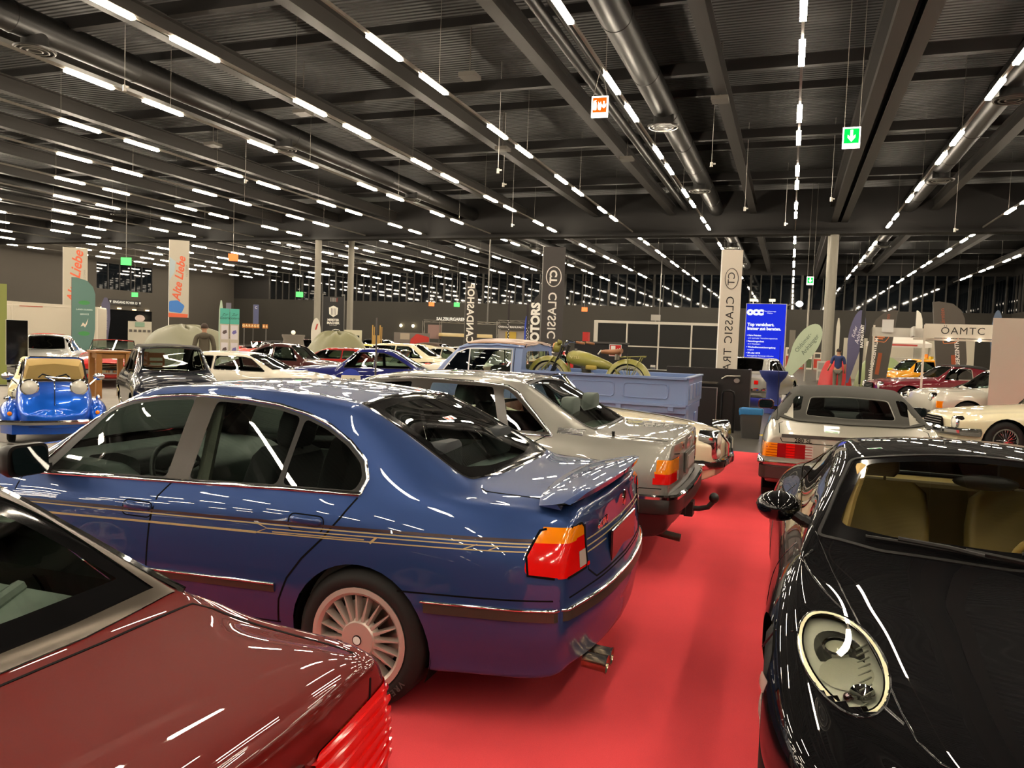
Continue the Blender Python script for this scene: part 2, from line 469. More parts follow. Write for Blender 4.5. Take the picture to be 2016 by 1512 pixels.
def seat(parent, x, y, z, mat, w=.5, hb=.62, head=True, side=None, lean=.28, hmat=None):
    """front edge towards +x, (x,y,z) = hip point on the cushion"""
    def pad(cx, cz, L, H, T, a):
        pr = []
        for s, k in ((-.5, .78), (-.42, .95), (-.15, 1), (.2, 1), (.42, .93), (.5, .72)):
            q = rpoly([(-w/2*k, -T/2), (w/2*k, -T/2), (w/2*k, T/2), (w/2*k*.55, T/2-.022), (-w/2*k*.55, T/2-.022), (-w/2*k, T/2)], .035, 3)
            pr.append([(p[1]*(.8+.2*k), p[0], s*H) for p in q])
        return [[Vector((cx, y, cz))+Matrix.Rotation(a, 3, 'Y') @ Vector(p) for p in sec] for sec in pr]
    m = MB().loft(pad(x+.22, z-.04, 0, .5, .16, PI/2-.12))
    s = obj('seat', m, mat, parent, 50)
    c = (x-.06-math.sin(lean)*hb/2, z+math.cos(lean)*hb/2-.02)
    b = obj('seat_back', MB().loft(pad(c[0], c[1], 0, hb, .17, -lean)), side or mat, s, 50)
    if head:
        hx, hz = x-.06-math.sin(lean)*(hb+.12), z+math.cos(lean)*(hb+.12)-.02
        secs = []
        for t, k in ((-.5, .8), (-.35, 1), (.2, 1), (.45, .85), (.5, .6)):
            q = rpoly([(-.125*k, -.05), (.125*k, -.05), (.125*k, .05), (-.125*k, .05)], .035, 3)
            secs.append([Vector((hx, y, hz))+Matrix.Rotation(-lean*.7, 3, 'Y') @ Vector((p[1], p[0], t*.19)) for p in q])
        h = MB().loft(secs)
        for q in (-.055, .055): h.cyl((hx+.02, y+q, hz-.2), (hx, y+q, hz), .007, n=6)
        obj('headrest', h, hmat or side or mat, s, 50)
    return s
def steering(parent, x, y, z, mat, R=.19, tilt=.42, hub=None):
    M = Matrix.Translation((x, y, z)) @ Matrix.Rotation(-PI/2-tilt+.9, 4, 'Y') if False else Matrix.Translation((x, y, z)) @ Matrix.Rotation(-(PI/2-tilt), 4, 'Y')
    m = MB().tube([(R*math.cos(2*PI*k/32), R*math.sin(2*PI*k/32), 0) for k in range(32)], .015, 8, True)
    for a in (0.25, PI-.25, PI*1.5): m.tube([(.03*math.cos(a), .03*math.sin(a), -.02), (R*.97*math.cos(a), R*.97*math.sin(a), 0)], .014, 6)
    m.ell((0, 0, -.012), (.075, .07, .03), 14, 8); m.cyl((0, 0, -.02), (0, 0, -.3), .02, n=8)
    return obj('steering_wheel', m, mat, parent, 50, M @ rz(-PI/2))
def bench(parent, x, z, mat, W=1.3, heads=(-.36, .36), lean=.4, hmat=None, hz=.655):
    m = MB()
    q = rpoly([(0, 0), (.5, .06), (.5, -.1), (-.02, -.16), (-.36, .52), (-.28, .58)], .04)
    m.prism([(p[0], p[1]) for p in q], -W/2, W/2, Matrix.Translation((x, 0, z)) @ Matrix.Rotation(PI/2, 4, 'X'))
    s = obj('rear_bench', m, mat, parent, 40)
    for y in heads:
        secs = []
        for t, k in ((-.075, .86), (-.05, 1), (.03, 1), (.06, .9), (.075, .7)):
            secs.append([(x-.36+p[1]*(.7+.3*k), y+p[0]*k, z+hz+t) for p in rpoly([(-.135, -.055), (.135, -.055), (.135, .055), (-.135, .055)], .045, 4)])
        obj('headrest', MB().loft(secs), hmat or mat, s, 60)
    return s
def mirror_pod(parent, x, y, z, s, mat, sx=.09, sy=.11, sz=.075, stem=True):
    """door mirror: housing opening to the rear"""
    m = MB(); secs = []
    for t, k in ((-.5, 1.), (-.3, 1.04), (.1, .92), (.38, .66), (.5, .3)):
        q = rpoly([(-sy*k, -sz*k), (sy*k, -sz*k), (sy*k, sz*k), (-sy*k, sz*k)], .05*k, 4)
        secs.append([(x+t*sx*1.6, y+s*sy*.9+p[0]*1.0, z+p[1]) for p in q])
    m.loft(secs)
    if stem: m.box((x, y-s*.015, z-sz*.75), (.06, .1, .045))
    o = obj('door_mirror', m, mat, parent, 45)
    q = rpoly([(-sy*.86, -sz*.84), (sy*.86, -sz*.84), (sy*.86, sz*.84), (-sy*.86, sz*.84)], .04, 4)
    obj('mirror_glass', MB().add([(x-.5*sx*1.6-.003-.22*(sz*.84-p[1]), y+s*sy*.9+p[0], z+p[1]) for p in q], [list(range(len(q)))]), MIRROR, o, 0)
    return o
MIRROR = pri('mirror_glass', '0d1517', rough=.02, coat=.5)  # dark teal reflection of the hall put into the glass colour
def plate(parent, M, txt, mat=None, w=.52, h=.11):
    p = obj('licence_plate', MB().box((0, 0, 0), (w, h, .012)), mat or WHITE, parent, 0, M)
    if txt: text('plate_text', txt, h*.75, BLACK, p, Matrix.Translation((0, 0, .0075)), .0005)
    return p
# ---------------------------------------------------------------- hall
def wave_mat(name, col, axis, scale, strength, rough=.6):
    if name in MATS: return MATS[name]
    m = pri(name, col, rough=rough); nt = m.node_tree; L = nt.links.new; b = nt.nodes['Principled BSDF']
    tc = nt.nodes.new('ShaderNodeTexCoord'); w = nt.nodes.new('ShaderNodeTexWave'); w.bands_direction = axis; w.inputs['Scale'].default_value = scale
    bp = nt.nodes.new('ShaderNodeBump'); bp.inputs['Strength'].default_value = strength; bp.inputs['Distance'].default_value = .08
    L(tc.outputs['Object'], w.inputs['Vector']); L(w.outputs['Fac'], bp.inputs['Height']); L(bp.outputs[0], b.inputs['Normal'])
    return m
def floor_mat():
    m = pri('polished_dark_floor', '3f3c37', rough=.22, spec=.35); nt = m.node_tree; L = nt.links.new; b = nt.nodes['Principled BSDF']
    tc = nt.nodes.new('ShaderNodeTexCoord'); n1 = nt.nodes.new('ShaderNodeTexNoise'); n1.inputs['Scale'].default_value = .6; n1.inputs['Detail'].default_value = 8
    r = nt.nodes.new('ShaderNodeValToRGB'); r.color_ramp.elements[0].color = srgb('46433e')+(1,); r.color_ramp.elements[1].color = srgb('57534c')+(1,); r.color_ramp.elements[0].position = .35; r.color_ramp.elements[1].position = .7
    L(tc.outputs['Object'], n1.inputs['Vector']); L(n1.outputs['Fac'], r.inputs[0]); L(r.outputs[0], b.inputs['Base Color'])
    mr = nt.nodes.new('ShaderNodeMapRange'); mr.inputs[3].default_value = .24; mr.inputs[4].default_value = .34
    L(n1.outputs['Fac'], mr.inputs[0]); L(mr.outputs[0], b.inputs['Roughness'])
    return m
def carpet_mat(name, col, v=.10):
    m = pri(name, col, rough=1., spec=.1); nt = m.node_tree; L = nt.links.new; b = nt.nodes['Principled BSDF']
    tc = nt.nodes.new('ShaderNodeTexCoord'); n1 = nt.nodes.new('ShaderNodeTexNoise'); n1.inputs['Scale'].default_value = 260; n1.inputs['Detail'].default_value = 3
    n2 = nt.nodes.new('ShaderNodeTexNoise'); n2.inputs['Scale'].default_value = 1.3
    ad = nt.nodes.new('ShaderNodeMath'); ad.operation = 'ADD'; L(n1.outputs['Fac'], ad.inputs[0]); L(n2.outputs['Fac'], ad.inputs[1])
    mr = nt.nodes.new('ShaderNodeMapRange'); mr.inputs[1].default_value = .7; mr.inputs[2].default_value = 1.3
    mx = nt.nodes.new('ShaderNodeMix'); mx.data_type = 'RGBA'; c = srgb(col)
    mx.inputs['A'].default_value = tuple(x*(1-v) for x in c)+(1,); mx.inputs['B'].default_value = tuple(min(1, x*(1+v)) for x in c)+(1,)
    L(tc.outputs['Object'], n1.inputs['Vector']); L(tc.outputs['Object'], n2.inputs['Vector']); L(ad.outputs[0], mr.inputs[0]); L(mr.outputs[0], mx.inputs['Factor']); L(mx.outputs['Result'], b.inputs['Base Color'])
    bp = nt.nodes.new('ShaderNodeBump'); bp.inputs['Strength'].default_value = .12; bp.inputs['Distance'].default_value = .004; L(n1.outputs['Fac'], bp.inputs['Height']); L(bp.outputs[0], b.inputs['Normal'])
    return m
XL, XR, YB, YF, ZC = -67.5, 18.6, -34.0, 81.0, 11.0
def S_box(name, lo, hi, mat):
    c = [(a+b)/2 for a, b in zip(lo, hi)]; d = [b-a for a, b in zip(lo, hi)]
    return struct(obj(name, MB().box((0, 0, 0), d), mat, None, 0, Matrix.Translation(c)))
FM = floor_mat()
S_box('floor', (XL, YB, -.2), (XR, YF, 0), FM)
RC = carpet_mat('red_carpet', 'de4a50'); GC = carpet_mat('grey_carpet', 'a09b93', .12)
S_box('floor_carpet_aisle', (-6.2, -6, 0), (3.1, 13.14, .008), RC)
S_box('floor_carpet_right', (3.36, 14.2, 0), (12, 26.5, .008), RC)
S_box('floor_carpet_left', (-32, 7.7, 0), (-6.9, 20.5, .008), GC)
CE = wave_mat('ceiling_deck', '131211', 'Y', 1.6, 1.0, .5)
S_box('ceiling', (XL, YB, ZC), (XR, YF, ZC+.2), CE)
WL = pri('wall_charcoal', '38352f', rough=.75, var=(.4, .06)); WU = pri('wall_dark', '211f1d', rough=.8)
WG = pri('window_night_glass', '101418', rough=.03, spec=.8)
S_box('wall_back', (XL, YF, 0), (XR, YF+.3, 5.75), WL)
S_box('window_1', (-62, YF+.08, 5.75), (XR, YF+.3, 9.1), WG)
S_box('trim_1', (XL, YF, 9.1), (XR, YF+.3, ZC), WU)
S_box('trim_2', (XL, YF, 5.75), (-62, YF+.3, 9.1), WU)
S_box('wall_right', (XR, YB, 0), (XR+.3, YF+.3, 5.75), WL)
S_box('window_2', (XR+.08, YB, 5.75), (XR+.3, YF+.3, 9.1), WG)
S_box('trim_3', (XR, YB, 9.1), (XR+.3, YF+.3, ZC), WU)
S_box('wall_front', (XL, YB-.3, 0), (XR, YB, ZC), WL)
# left wall with the foyer window and entrance
wl = pri('wall_warm_grey', '46413a', rough=.8, var=(.3, .05))
yw0, yw1, zw0, zw1 = 59.9, 67.5, 5.5, 8.2; yd0, yd1 = 60.2, 67.6
m = MB()
for lo, hi in (((YB, 0), (yd0, ZC)), ((yd1, 0), (YF+.3, ZC)), ((yd0, 3.4), (yd1, zw0)), ((yd0, zw1), (yd1, ZC))):
    m.box((XL-.15, (lo[0]+hi[0])/2, (lo[1]+hi[1])/2), (.3, hi[0]-lo[0], hi[1]-lo[1]))
struct(obj('wall_left', m, wl, None, 0))
S_box('window_3', (XL-.2, yd0, zw0), (XL-.1, yd1, zw1), WG)
S_box('door_1', (XL-.2, yd0, 0), (XL-.1, yd1, 3.4), pri('door_glass_dark', '0d0f12', rough=.1))
m = MB()
for k in range(6): m.box((XL-.06, yd0+(yd1-yd0)*k/5, (zw0+zw1)/2), (.1, .08, zw1-zw0))
struct(obj('trim_4', m, pri('mullion_dark', '2b2a29', rough=.5), None, 0))
m = MB()
for k in range(84): m.box((-62+k*.965, YF+.02, 7.42), (.11 if k % 5 else .22, .12, 3.35))
struct(obj('trim_5', m, pri('mullion_grey', '3a3733', rough=.5), None, 0))
m = MB()
for k in range(100): m.box((XR-.02, YB+k*1.15, 7.42), (.12, .11, 3.35))
struct(obj('trim_6', m, pri('mullion_grey', '3a3733', rough=.5), None, 0))
# steel above
BM = pri('beam_steel', '262320', rough=.5); BD = pri('beam_dark', '171514', rough=.6)
def ibeam(m, x, z, w, h, y0, y1):
    yc, L = (y0+y1)/2, y1-y0
    m.box((x, yc, z+.02), (w, L, .04)); m.box((x, yc, z+h-.02), (w, L, .04)); m.box((x, yc, z+h/2), (.05, L, h-.08))
for k in range(-14, 4):
    x = 2.15+4.526*k
    if x < XL+1 or x > XR-1: continue
    m = MB()
    if k == 0: ibeam(m, x-.3, 8.75, .34, .9, YB, YF-.05); ibeam(m, x+.22, 8.75, .34, .9, YB, YF-.05); m.box((x, (YB+YF)/2, 9.75), (1.1, YF-YB-.1, .3))
    else: ibeam(m, x, 9.3, .36, .55, YB, YF-.05)
    struct(obj('ceiling_beam', m, BM, None, 0))
m = MB(); y = 16.3-7.6*6
while y < YF-2:
    if abs(y-46.7) > 1: m.box(((XL+XR)/2, y, 10.0), (XR-XL-.1, .22, .34)); m.box(((XL+XR)/2, y+3.8, 10.5), (XR-XL-.1, .16, .26))
    y += 7.6
struct(obj('ceiling_purlins', m, BD, None, 0))
S_box('ceiling_girder', (XL, 45.7, 8.15), (XR, 46.6, 10.6), BD)
CM = pri('column_concrete', '8f8a7e', rough=.6, var=(2, .06))
for i, (x, y) in enumerate(((-31.3, 46.15), (-31.3, 50.4), (1.95, 46.15), (1.98, 50.4))):
    m = MB().cyl((0, 0, 0), (0, 0, 8.15 if i % 2 == 0 else 9.7), .225, n=28).cyl((0, 0, 0), (0, 0, .06), .32, n=28)
    struct(obj('column', m, CM, None, 40, at(x, y, 0)))
# ventilation ducts with round outlets
DM = pri('duct_grey', '1e1d1c', rough=.4, metal=.2); DM2 = pri('duct_ring', '6a6862', rough=.3, metal=.5)
DN = {0: 'round grey ventilation duct left of the fire extinguisher sign', 1: 'round grey ventilation duct over the right hand stands', 2: 'grey ventilation duct over the left hand cars', 3: 'grey ventilation duct nearest the entrance wall'}
for i, (x, off) in enumerate(((-4.4, 0), (5.5, -.7), (-19.5, 0), (-42, 2))):
    D = thing('ventilation_duct', DN[i], 'duct', (x, 0, 9.62))
    m = MB().cyl((0, YB+.5, 0), (0, YF-4, 0), .40, n=24)
    for y in range(-30, 76, 4): m.lathe([(.40, -.05), (.415, -.04), (.415, .04), (.40, .05)], 24, Matrix.Translation((0, y+.7, 0)) @ Matrix.Rotation(PI/2, 4, 'X'))
    obj('duct_pipe', m, DM, D, 40)
    for y in (-6, 4.8, 15.4, 26.2+off, 37.2+off, 47.5+off, 58.2, 69):
        o = obj('duct_outlet', MB().cyl((0, y, -.58), (0, y, -.1), .33, n=24).lathe([(.5, -.64), (.52, -.60), (.34, -.55)], 28, Matrix.Translation((0, y, 0))), DM, D, 40)
        r = MB()
        for q in (.5, .36, .2): r.lathe([(q, -.65), (q-.02, -.66), (q-.05, -.645)], 28, Matrix.Translation((0, y, 0)))
        obj('outlet_rings', r, DM2, o, 40)
m = MB().cyl((-6.1, YB+.2, 9.62), (-6.1, 45.5, 9.62), .16, n=14).cyl((-5.72, YB+.2, 9.68), (-5.72, 45.5, 9.68), .1, n=12)
tag(obj('sprinkler_pipe', m, DM, None, 40), 'pair of thin grey pipes running under the deck beside the round duct', 'pipe')
# light rails and luminaires
LM = emis('luminaire', 'ffefd6', LIGHT_STRENGTH); RM = pri('rail_grey', '8a857c', rough=.5)
body = MB(); body.box((0, 0, 0), (.13, 1.5, .06)); bme = None  # bar widened, the glow around the light is put into its shape
lights = []; rows = range(-14, 5)
cam = np.array([0, 0, CAMH]); fw = np.array([-math.sin(YAW), math.cos(YAW)]); rt = np.array([math.cos(YAW), math.sin(YAW)])
for k in rows:
    x = -.12+4.526*k
    if x < XL+.8 or x > XR-.8: continue
    odd = k % 2; ys = []
    j = -7
    while True:
        y = 15.25+7.27*j+(3.63 if odd else 0); j += 1
        if y > 43.5: break
        if y < YB+2: continue
        ys += [y, y+2.6]
    j = 0
    while True:
        y = 47.0+7.1*j+(3.5 if odd else 0); j += 1
        if y > YF-5: break
        ys += [y, y+2.5]
    for y in ys: lights.append((x, y+.75))
    r = MB()
    for y0, y1 in ((YB+1, 45.6), (46.7, YF-2)):
        r.box((x, (y0+y1)/2, 8.375), (.06, y1-y0, .07))
        y = y0+1
        while y < y1: r.cyl((x, y, 8.4), (x, y, ZC), .006, n=5); y += 7.27
    nm = ['thin grey light rail carrying a row of ceiling lights along the hall']
    tag(obj('ceiling_light_rail', r, RM, None, 0), nm[0], 'light rail', 'ceiling light rails')
def seen(p):
    q = np.array(p); z = q @ fw
    if z < 3: return False
    u = (q @ rt)/z; return -.69 < u < .69 and z < 95
vis = sorted([p for p in lights if seen(p) and p[1] > 10.5], key=lambda p: p[0]**2+p[1]**2)
rest = [p for p in lights if p not in set(vis[:300])]
first = None
for x, y in vis[:300]:
    if first is None:
        first = obj('ceiling_light', body, LM, None, 0); o = first
    else:
        o = first.copy(); COL.objects.link(o)
    o.location = (x, y, 8.315)
    tag(o, 'bright bar light set in a long row under the dark ceiling', 'ceiling light', 'bar lights under the ceiling')
m = MB()
for x, y in rest: m.box((x, y, 8.315), (.13, 1.5, .06))
tag(obj('ceiling_light_field', m, LM, None, 0), 'the remaining rows of small bar lights far off under the ceiling', 'ceiling lights', None, 'stuff')
# hanging exit and extinguisher signs
def hang_sign(name, label, x, y, z, s, col, kind, e=4.):
    a = math.atan2(-x, y)*.25
    T = thing(name, label, 'sign', (x, y, z), a)
    obj('sign_box', MB().box((0, .04, 0), (.40*s, .07, .50*s)), emis('sign_white', 'fff6e8', e), T, 0)
    F = obj('sign_face', MB().box((0, -.001, .035*s), (.34*s, .012, .35*s)), emis(col[0], col[1], e*.45), T, 0)
    w = emis('sign_white', 'fff6e8', e); M = VERT(0, -.009, .035*s)
    def pr(nm, poly): obj(nm, MB().prism([(p[0]*s, p[1]*s) for p in poly], 0, .003, M), w, F, 0)
    def arrow(cx, k=1.): pr('arrow', [(cx-.03*k, .14*k), (cx+.03*k, .14*k), (cx+.03*k, -.03), (cx+.085*k, .03), (cx+.085*k, -.04), (cx, -.14*k), (cx-.085*k, -.04), (cx-.085*k, .03), (cx-.03*k, -.03)])
    if kind == 'exit': arrow(0)
    else:
        pr('extinguisher_symbol', rpoly([(-.155, -.12), (-.075, -.12), (-.075, .06), (-.1, .1), (-.13, .1), (-.155, .06)], .02)); pr('hose_symbol', rpoly([(-.15, .10), (-.08, .10), (-.08, .12), (-.15, .09)], .005))
        pr('flame_symbol', [(-.03, -.11), (.02, -.13), (.045, -.05), (.03, .08), (0, .02), (-.03, .08), (-.05, -.04)]); arrow(.105, .6)
    c = MB()
    for q in (-.17, .17): c.cyl((q*s, .04, .25*s), (q*s*(.1 if kind == 'fire' else 1), .04, (8.34 if kind == 'fire' else ZC)-z), .007, n=6)
    obj('hanging_wires', c, RM, T, 0)
    return T
hang_sign('hanging_extinguisher_sign', 'lit orange-red fire extinguisher sign hanging from the ceiling on wires', -4.66, 18.47, 7.42, 1., ('sign_orange', 'ff5a10'), 'fire')
hang_sign('hanging_exit_sign', 'large lit green exit sign with a down arrow hanging on wires', 1.11, 20.6, 6.92, 1., ('sign_green', '08d848'), 'exit')
hang_sign('hanging_exit_sign', 'small distant green exit sign beside the concrete columns', .78, 44.2, 5.45, .85, ('sign_green', '08d848'), 'exit', 3.)
for i, (x, y, z, t) in enumerate(((-33.6, 40.2, 6.3, 'o'), (-40.5, 57, 5.0, 'g'), (-62.8, 60.6, 4.9, 'g'), (-62.8, 66, 4.9, 'g'), (-34, 76, 5.3, 'g'), (-37, 76, 5.3, 'o'), (-20.5, 78.5, 5.2, 'o'), (-38, 36, 5.6, 'g'))):
    LB = ('tiny orange sign hanging near the turquoise stand', 'tiny green exit sign hanging on a long wire before the left wall', 'green exit sign under the foyer window, nearer the hanging banner', 'green exit sign under the foyer window, towards the corner', 'green exit sign hanging right of the two columns', 'tiny red sign hanging right of the two columns', 'tiny red sign hanging left of the black banner', 'round green sign beside the tall hanging banner')
    T = thing('small_exit_sign', LB[i], 'sign', (x, y, z), .4)
    obj('sign_box', MB().box((0, 0, 0), (.6, .08, .45)), emis('dist_green' if t == 'g' else 'dist_orange', '5ee86a' if t == 'g' else 'ff7a40', 2.2), T, 0)
    obj('hanging_wires', MB().cyl((0, 0, .2), (0, 0, ZC-z), .015, n=5), RM, T, 0)
SN = pri('sensor_white', 'c9c6bd', rough=.5)
for i, (x, y, z) in enumerate(((-17.2, 16.2, 8.0), (-9.6, 24.5, 7.3), (-2.9, 27.5, 7.9), (-2.1, 33.5, 7.4), (6.3, 37.5, 7.0), (-11.5, 30, 8.0), (-.6, 41, 7.9), (-22, 27, 7.9), (1.2, 33.5, 7.7), (-14, 38, 7.6))):
    T = tag(obj('hanging_sensor', MB().cyl((0, 0, 0), (0, 0, .16), .05, n=10).cyl((0, 0, .1), (0, 0, ZC-z), .008, n=5).box((.06, 0, .1), (.14, .05, .05)), SN, None, 0, at(x, y, z)), 'small white sensor hanging on a thin rod below the ceiling', 'sensor', 'hanging sensors')
for i, (x, y) in enumerate(((-9.0, 20.5), (-2.4, 24.2), (5.6, 20.7), (-16.0, 22.5), (-11.0, 28.5), (-6.6, 31), (-22.4, 25.5))):
    tag(obj('ceiling_loudspeaker', MB().box((0, 0, 0), (.5, .5, .12)).cyl((0, 0, 0), (0, 0, 1.7), .02, n=6), pri('speaker_grey', '57534d', rough=.5), None, 0, at(x, y, 9.15)), 'flat grey box hanging on a rod under the ceiling deck', 'loudspeaker', 'flat boxes under the ceiling')
# lettering on the walls
t = text('wall_lettering', 'SALZBURGARENA', .50, emis('letter_white', 'fff4dc', .9), None, VERT(-36.7, YF-.03, 3.85), .02, bold=.012)
tag(t, 'white SALZBURGARENA lettering on the dark back wall', 'sign')
T = thing('entrance_sign', 'white lettered entrance foyer sign over the doors of the left wall', 'sign', (XL+.05, 63.8, 4.2), PI/2)
obj('sign_box', MB().box((0, 0, 0), (4.2, .1, .6)), pri('sign_dark', '2a2724', rough=.6), T, 0)
text('sign_lettering', 'EINGANG FOYER 13', .36, emis('letter_white', 'fff4dc', .9), T, VERT(0, -.055, 0), .004, bold=.008)
for s in (-1, 1): obj('sign_arrow', MB().prism([(-.14, .14), (.14, .14), (0, -.14)], 0, .005, VERT(s*1.95, -.055, 0)), emis('letter_white', 'fff4dc', .9), T, 0)
for i, (y, z) in enumerate(((60.9, 3.55), (63, 3.55), (65, 3.5), (66.8, 3.5))):
    o = obj('wall_downlight', MB().box((0, 0, 0), (.16, .4, .12)), emis('warm_lamp', 'ffdba0', 6), None, 0, at(XL+.1, y, z)); tag(o, 'small warm lamp glowing over the glass entrance doors', 'lamp', 'lamps over the entrance')
for i, (x, z) in enumerate(((-43.2, 2.95), (-41.6, 2.95), (-53, 2.9))):
    o = obj('wall_floodlight', MB().lathe([(.001, -.02), (.14, -.02), (.18, .06), (.1, .16)], 16, Matrix.Translation((x, YF-.2, z)) @ Matrix.Rotation(PI/2, 4, 'X')), emis('warm_flood', 'ffeab8', 14), None, 40); tag(o, ('round warm floodlight on the back wall, left of the pair', 'round floodlight on the back wall, right of the pair', 'lone floodlight on the back wall near the corner')[i], 'lamp')
# ---------------------------------------------------------------- blue saloon (four doors, boot spoiler, twenty-spoke wheels)
def blue_saloon():
    R = thing('saloon_car', 'dark blue metallic four-door saloon with gold pinstripes and a boot spoiler', 'car', (-1.77, 3.87, 0), PI)
    P = paint('blue_metallic', '2c4272', metal=.45, rough=.36)
    st = [ # x zb ys ym zm yb zt yr zr zc
        (-.94, .30, .74, .83, .55, .72, .925, .60, .970, .990), (-.90, .27, .80, .855, .57, .745, .935, .62, .985, 1.005), (-.78, .25, .835, .885, .58, .765, .95, .63, .998, 1.02),
        (-.62, .24, .85, .90, .6, .78, .962, .645, 1.003, 1.03), (-.47, .23, .86, .905, .6, .79, .97, .65, 1.010, 1.038), (-.38, .22, .86, .905, .6, .795, .972, .645, 1.045, 1.07),
        (-.2, .21, .86, .905, .6, .805, .974, .62, 1.135, 1.165), (.0, .2, .86, .905, .6, .812, .976, .592, 1.235, 1.270), (.2, .2, .86, .905, .6, .818, .974, .568, 1.322, 1.352),
        (.32, .2, .86, .905, .6, .82, .97, .565, 1.347, 1.383), (.7, .2, .86, .905, .6, .825, .955, .578, 1.376, 1.417), (1.1, .2, .86, .905, .6, .825, .935, .585, 1.382, 1.418), (1.42, .2, .86, .905, .6, .822, .92, .59, 1.362, 1.397),
        (1.6, .2, .86, .905, .6, .82, .912, .60, 1.322, 1.352), (1.8, .2, .86, .905, .6, .815, .905, .628, 1.215, 1.25), (2.0, .2, .86, .9, .6, .81, .9, .665, 1.085, 1.135), (2.16, .2, .86, .9, .6, .805, .895, .7, .985, 1.045),
        (2.3, .2, .86, .9, .6, .80, .885, .68, .945, .985), (2.55, .2, .86, .9, .6, .795, .86, .64, .915, .955), (2.83, .2, .86, .9, .6, .785, .825, .62, .875, .915), (3.15, .2, .85, .88, .56, .77, .765, .58, .81, .85),
        (3.4, .22, .8, .83, .5, .72, .69, .5, .73, .765), (3.52, .26, .7, .73, .47, .62, .63, .42, .66, .69)]
    S = Surf(carnet(st, [(.2, .06), (.4, .10), (.58, .115), (.63, .10), (.66, .06), (1.0, .05)], [(.2, .1), (.5, .14), (.7, .1)]), 6, 5)
    # side glass
    dlo = [[(.063, .972), (.47, .962), (.47, 1.286), (.33, 1.243), (.19, 1.178), (.085, 1.105), (.045, 1.035)], [(.47, .962), (1.075, .936), (1.075, 1.341), (.86, 1.338), (.65, 1.322), (.47, 1.286)],
           [(1.075, .936), (1.125, .933), (1.125, 1.342), (1.075, 1.341)], [(1.125, .933), (2.05, .893), (1.77, 1.235), (1.6, 1.29), (1.42, 1.322), (1.25, 1.337), (1.125, 1.342)], [(2.05, .893), (2.14, .888), (2.125, .96), (1.94, 1.10), (1.77, 1.235)]]
    gl = [[(.085, .982), (.475, .972), (.475, 1.274), (.335, 1.23), (.2, 1.167), (.1, 1.096), (.066, 1.035)], [(.505, .970), (1.03, .949), (1.03, 1.326), (.86, 1.323), (.65, 1.308), (.505, 1.279)], [(1.175, .944), (2.0, .908), (1.745, 1.228), (1.585, 1.278), (1.41, 1.308), (1.175, 1.328)]]
    gl = [rpoly(g, .03) for g in gl]
    ch = MB()
    for sd in 'LR':
        fr = S.take(dlo, sd)
        for g in gl:
            ins, fr = S.cut(fr, g, sd); S.panel('side_window', ins, GLASS, R, -.004)
        pil, fr = S.cut(fr, [(1.03, .93), (1.175, .925), (1.175, 1.36), (1.03, 1.36)], sd); S.panel('door_pillar', pil, pri('pillar_film', '37322c', rough=.22), R); S.panel('window_frame', fr, BLACKT, R)
        top = [(2.1, .9), (1.94, 1.105), (1.77, 1.24), (1.6, 1.298), (1.42, 1.33), (1.25, 1.346), (1.1, 1.351), (.86, 1.347), (.65, 1.33), (.47, 1.296), (.33, 1.253), (.19, 1.186), (.08, 1.11), (.035, 1.035), (.05, .965)]
        S.strip(ch, top, sd, .014, .006); S.strip(ch, [(.05, .968), (.47, .957), (1.1, .93), (2.1, .885)], sd, .02, .008)
    sides('window_chrome_trim', ch, CHROME, R, 180)
    # rear window with black band
    rw = rpoly([(.24, -.5), (-.36, -.6), (-.40, -.58), (-.455, -.3), (-.465, 0), (-.455, .3), (-.40, .58), (-.36, .6), (.24, .5), (.262, .3), (.272, 0), (.262, -.3)], .02)
    f = S.take(rw, 'T')
    ins, fr = S.cut(f, rpoly([(.17, -.42), (-.325, -.51), (-.38, -.27), (-.39, 0), (-.38, .27), (-.325, .51), (.17, .42), (.195, 0)], .06), 'T')
    S.panel('rear_window', ins, GLASS, R, -.003); S.panel('rear_window_band', fr, GLOSSB, R, -.002)
    m = MB(); S.strip(m, [(p[0], p[1]) for p in rw], 'T', .014, .004, True); obj('rear_window_seal', m, CHROME, R)
    ws = rpoly([(1.47, -.54), (1.46, 0), (1.47, .54), (1.8, .6), (2.16, .665), (2.27, .42), (2.33, 0), (2.27, -.42), (2.16, -.665), (1.8, -.6)], .02)
    S.panel('windscreen', S.take(ws, 'T'), GLASS, R, -.003)
    # lamps
    def lampset(s):
        side = 'L' if s > 0 else 'R'
        prof = rpoly([(-.775, .722), (-.775, .80), (-.825, .908), (-.99, .914), (-1.2, .912), (-1.2, .715)], .03)
        a = S.take([(x, z) for x, z in prof], side); b = []
        back = rpoly([(s*.60, .715), (s*.835, .715), (s*.835, .913), (s*.62, .915)], [.03, 0, 0, .03])
        b = S.take(back, 'B'); b, rej = S.cut(b, [(-1.4, .6), (-.79, .6), (-.835, 1.0), (-1.4, 1.0)], 'X'+side); S.F += rej
        red = a+b
        amb, red = S.cut(red, [(-1.3, .862), (-.7, .85), (-.7, 1.0), (-1.3, 1.0)], side)
        o2, red = S.cut(red, [(s*.5, .862), (s*1.0, .862), (s*1.0, 1.0), (s*.5, 1.0)], 'B')
        rv, red = S.cut(red, [(s*.60, .73), (s*.68, .73), (s*.68, .8), (s*.60, .8)], 'B')
        L = S.panel('tail_lamp', red, RED, R, .002)
        S.panel('indicator_lens', amb+o2, AMBER, L, .002)
        if rv: S.panel('reversing_lens', rv, REVL, L, .003)
        m = MB(); S.strip(m, [(-.90, .715), (-.79, .722), (-.776, .80), (-.815, .90), (-.84, .907)], side, .010, .004); S.strip(m, [(s*.735, .914), (s*.64, .916), (s*.612, .895), (s*.598, .74), (s*.61, .716), (s*.8, .714)], 'B', .010, .004)
        obj('lamp_seal', m, SEAM, L)
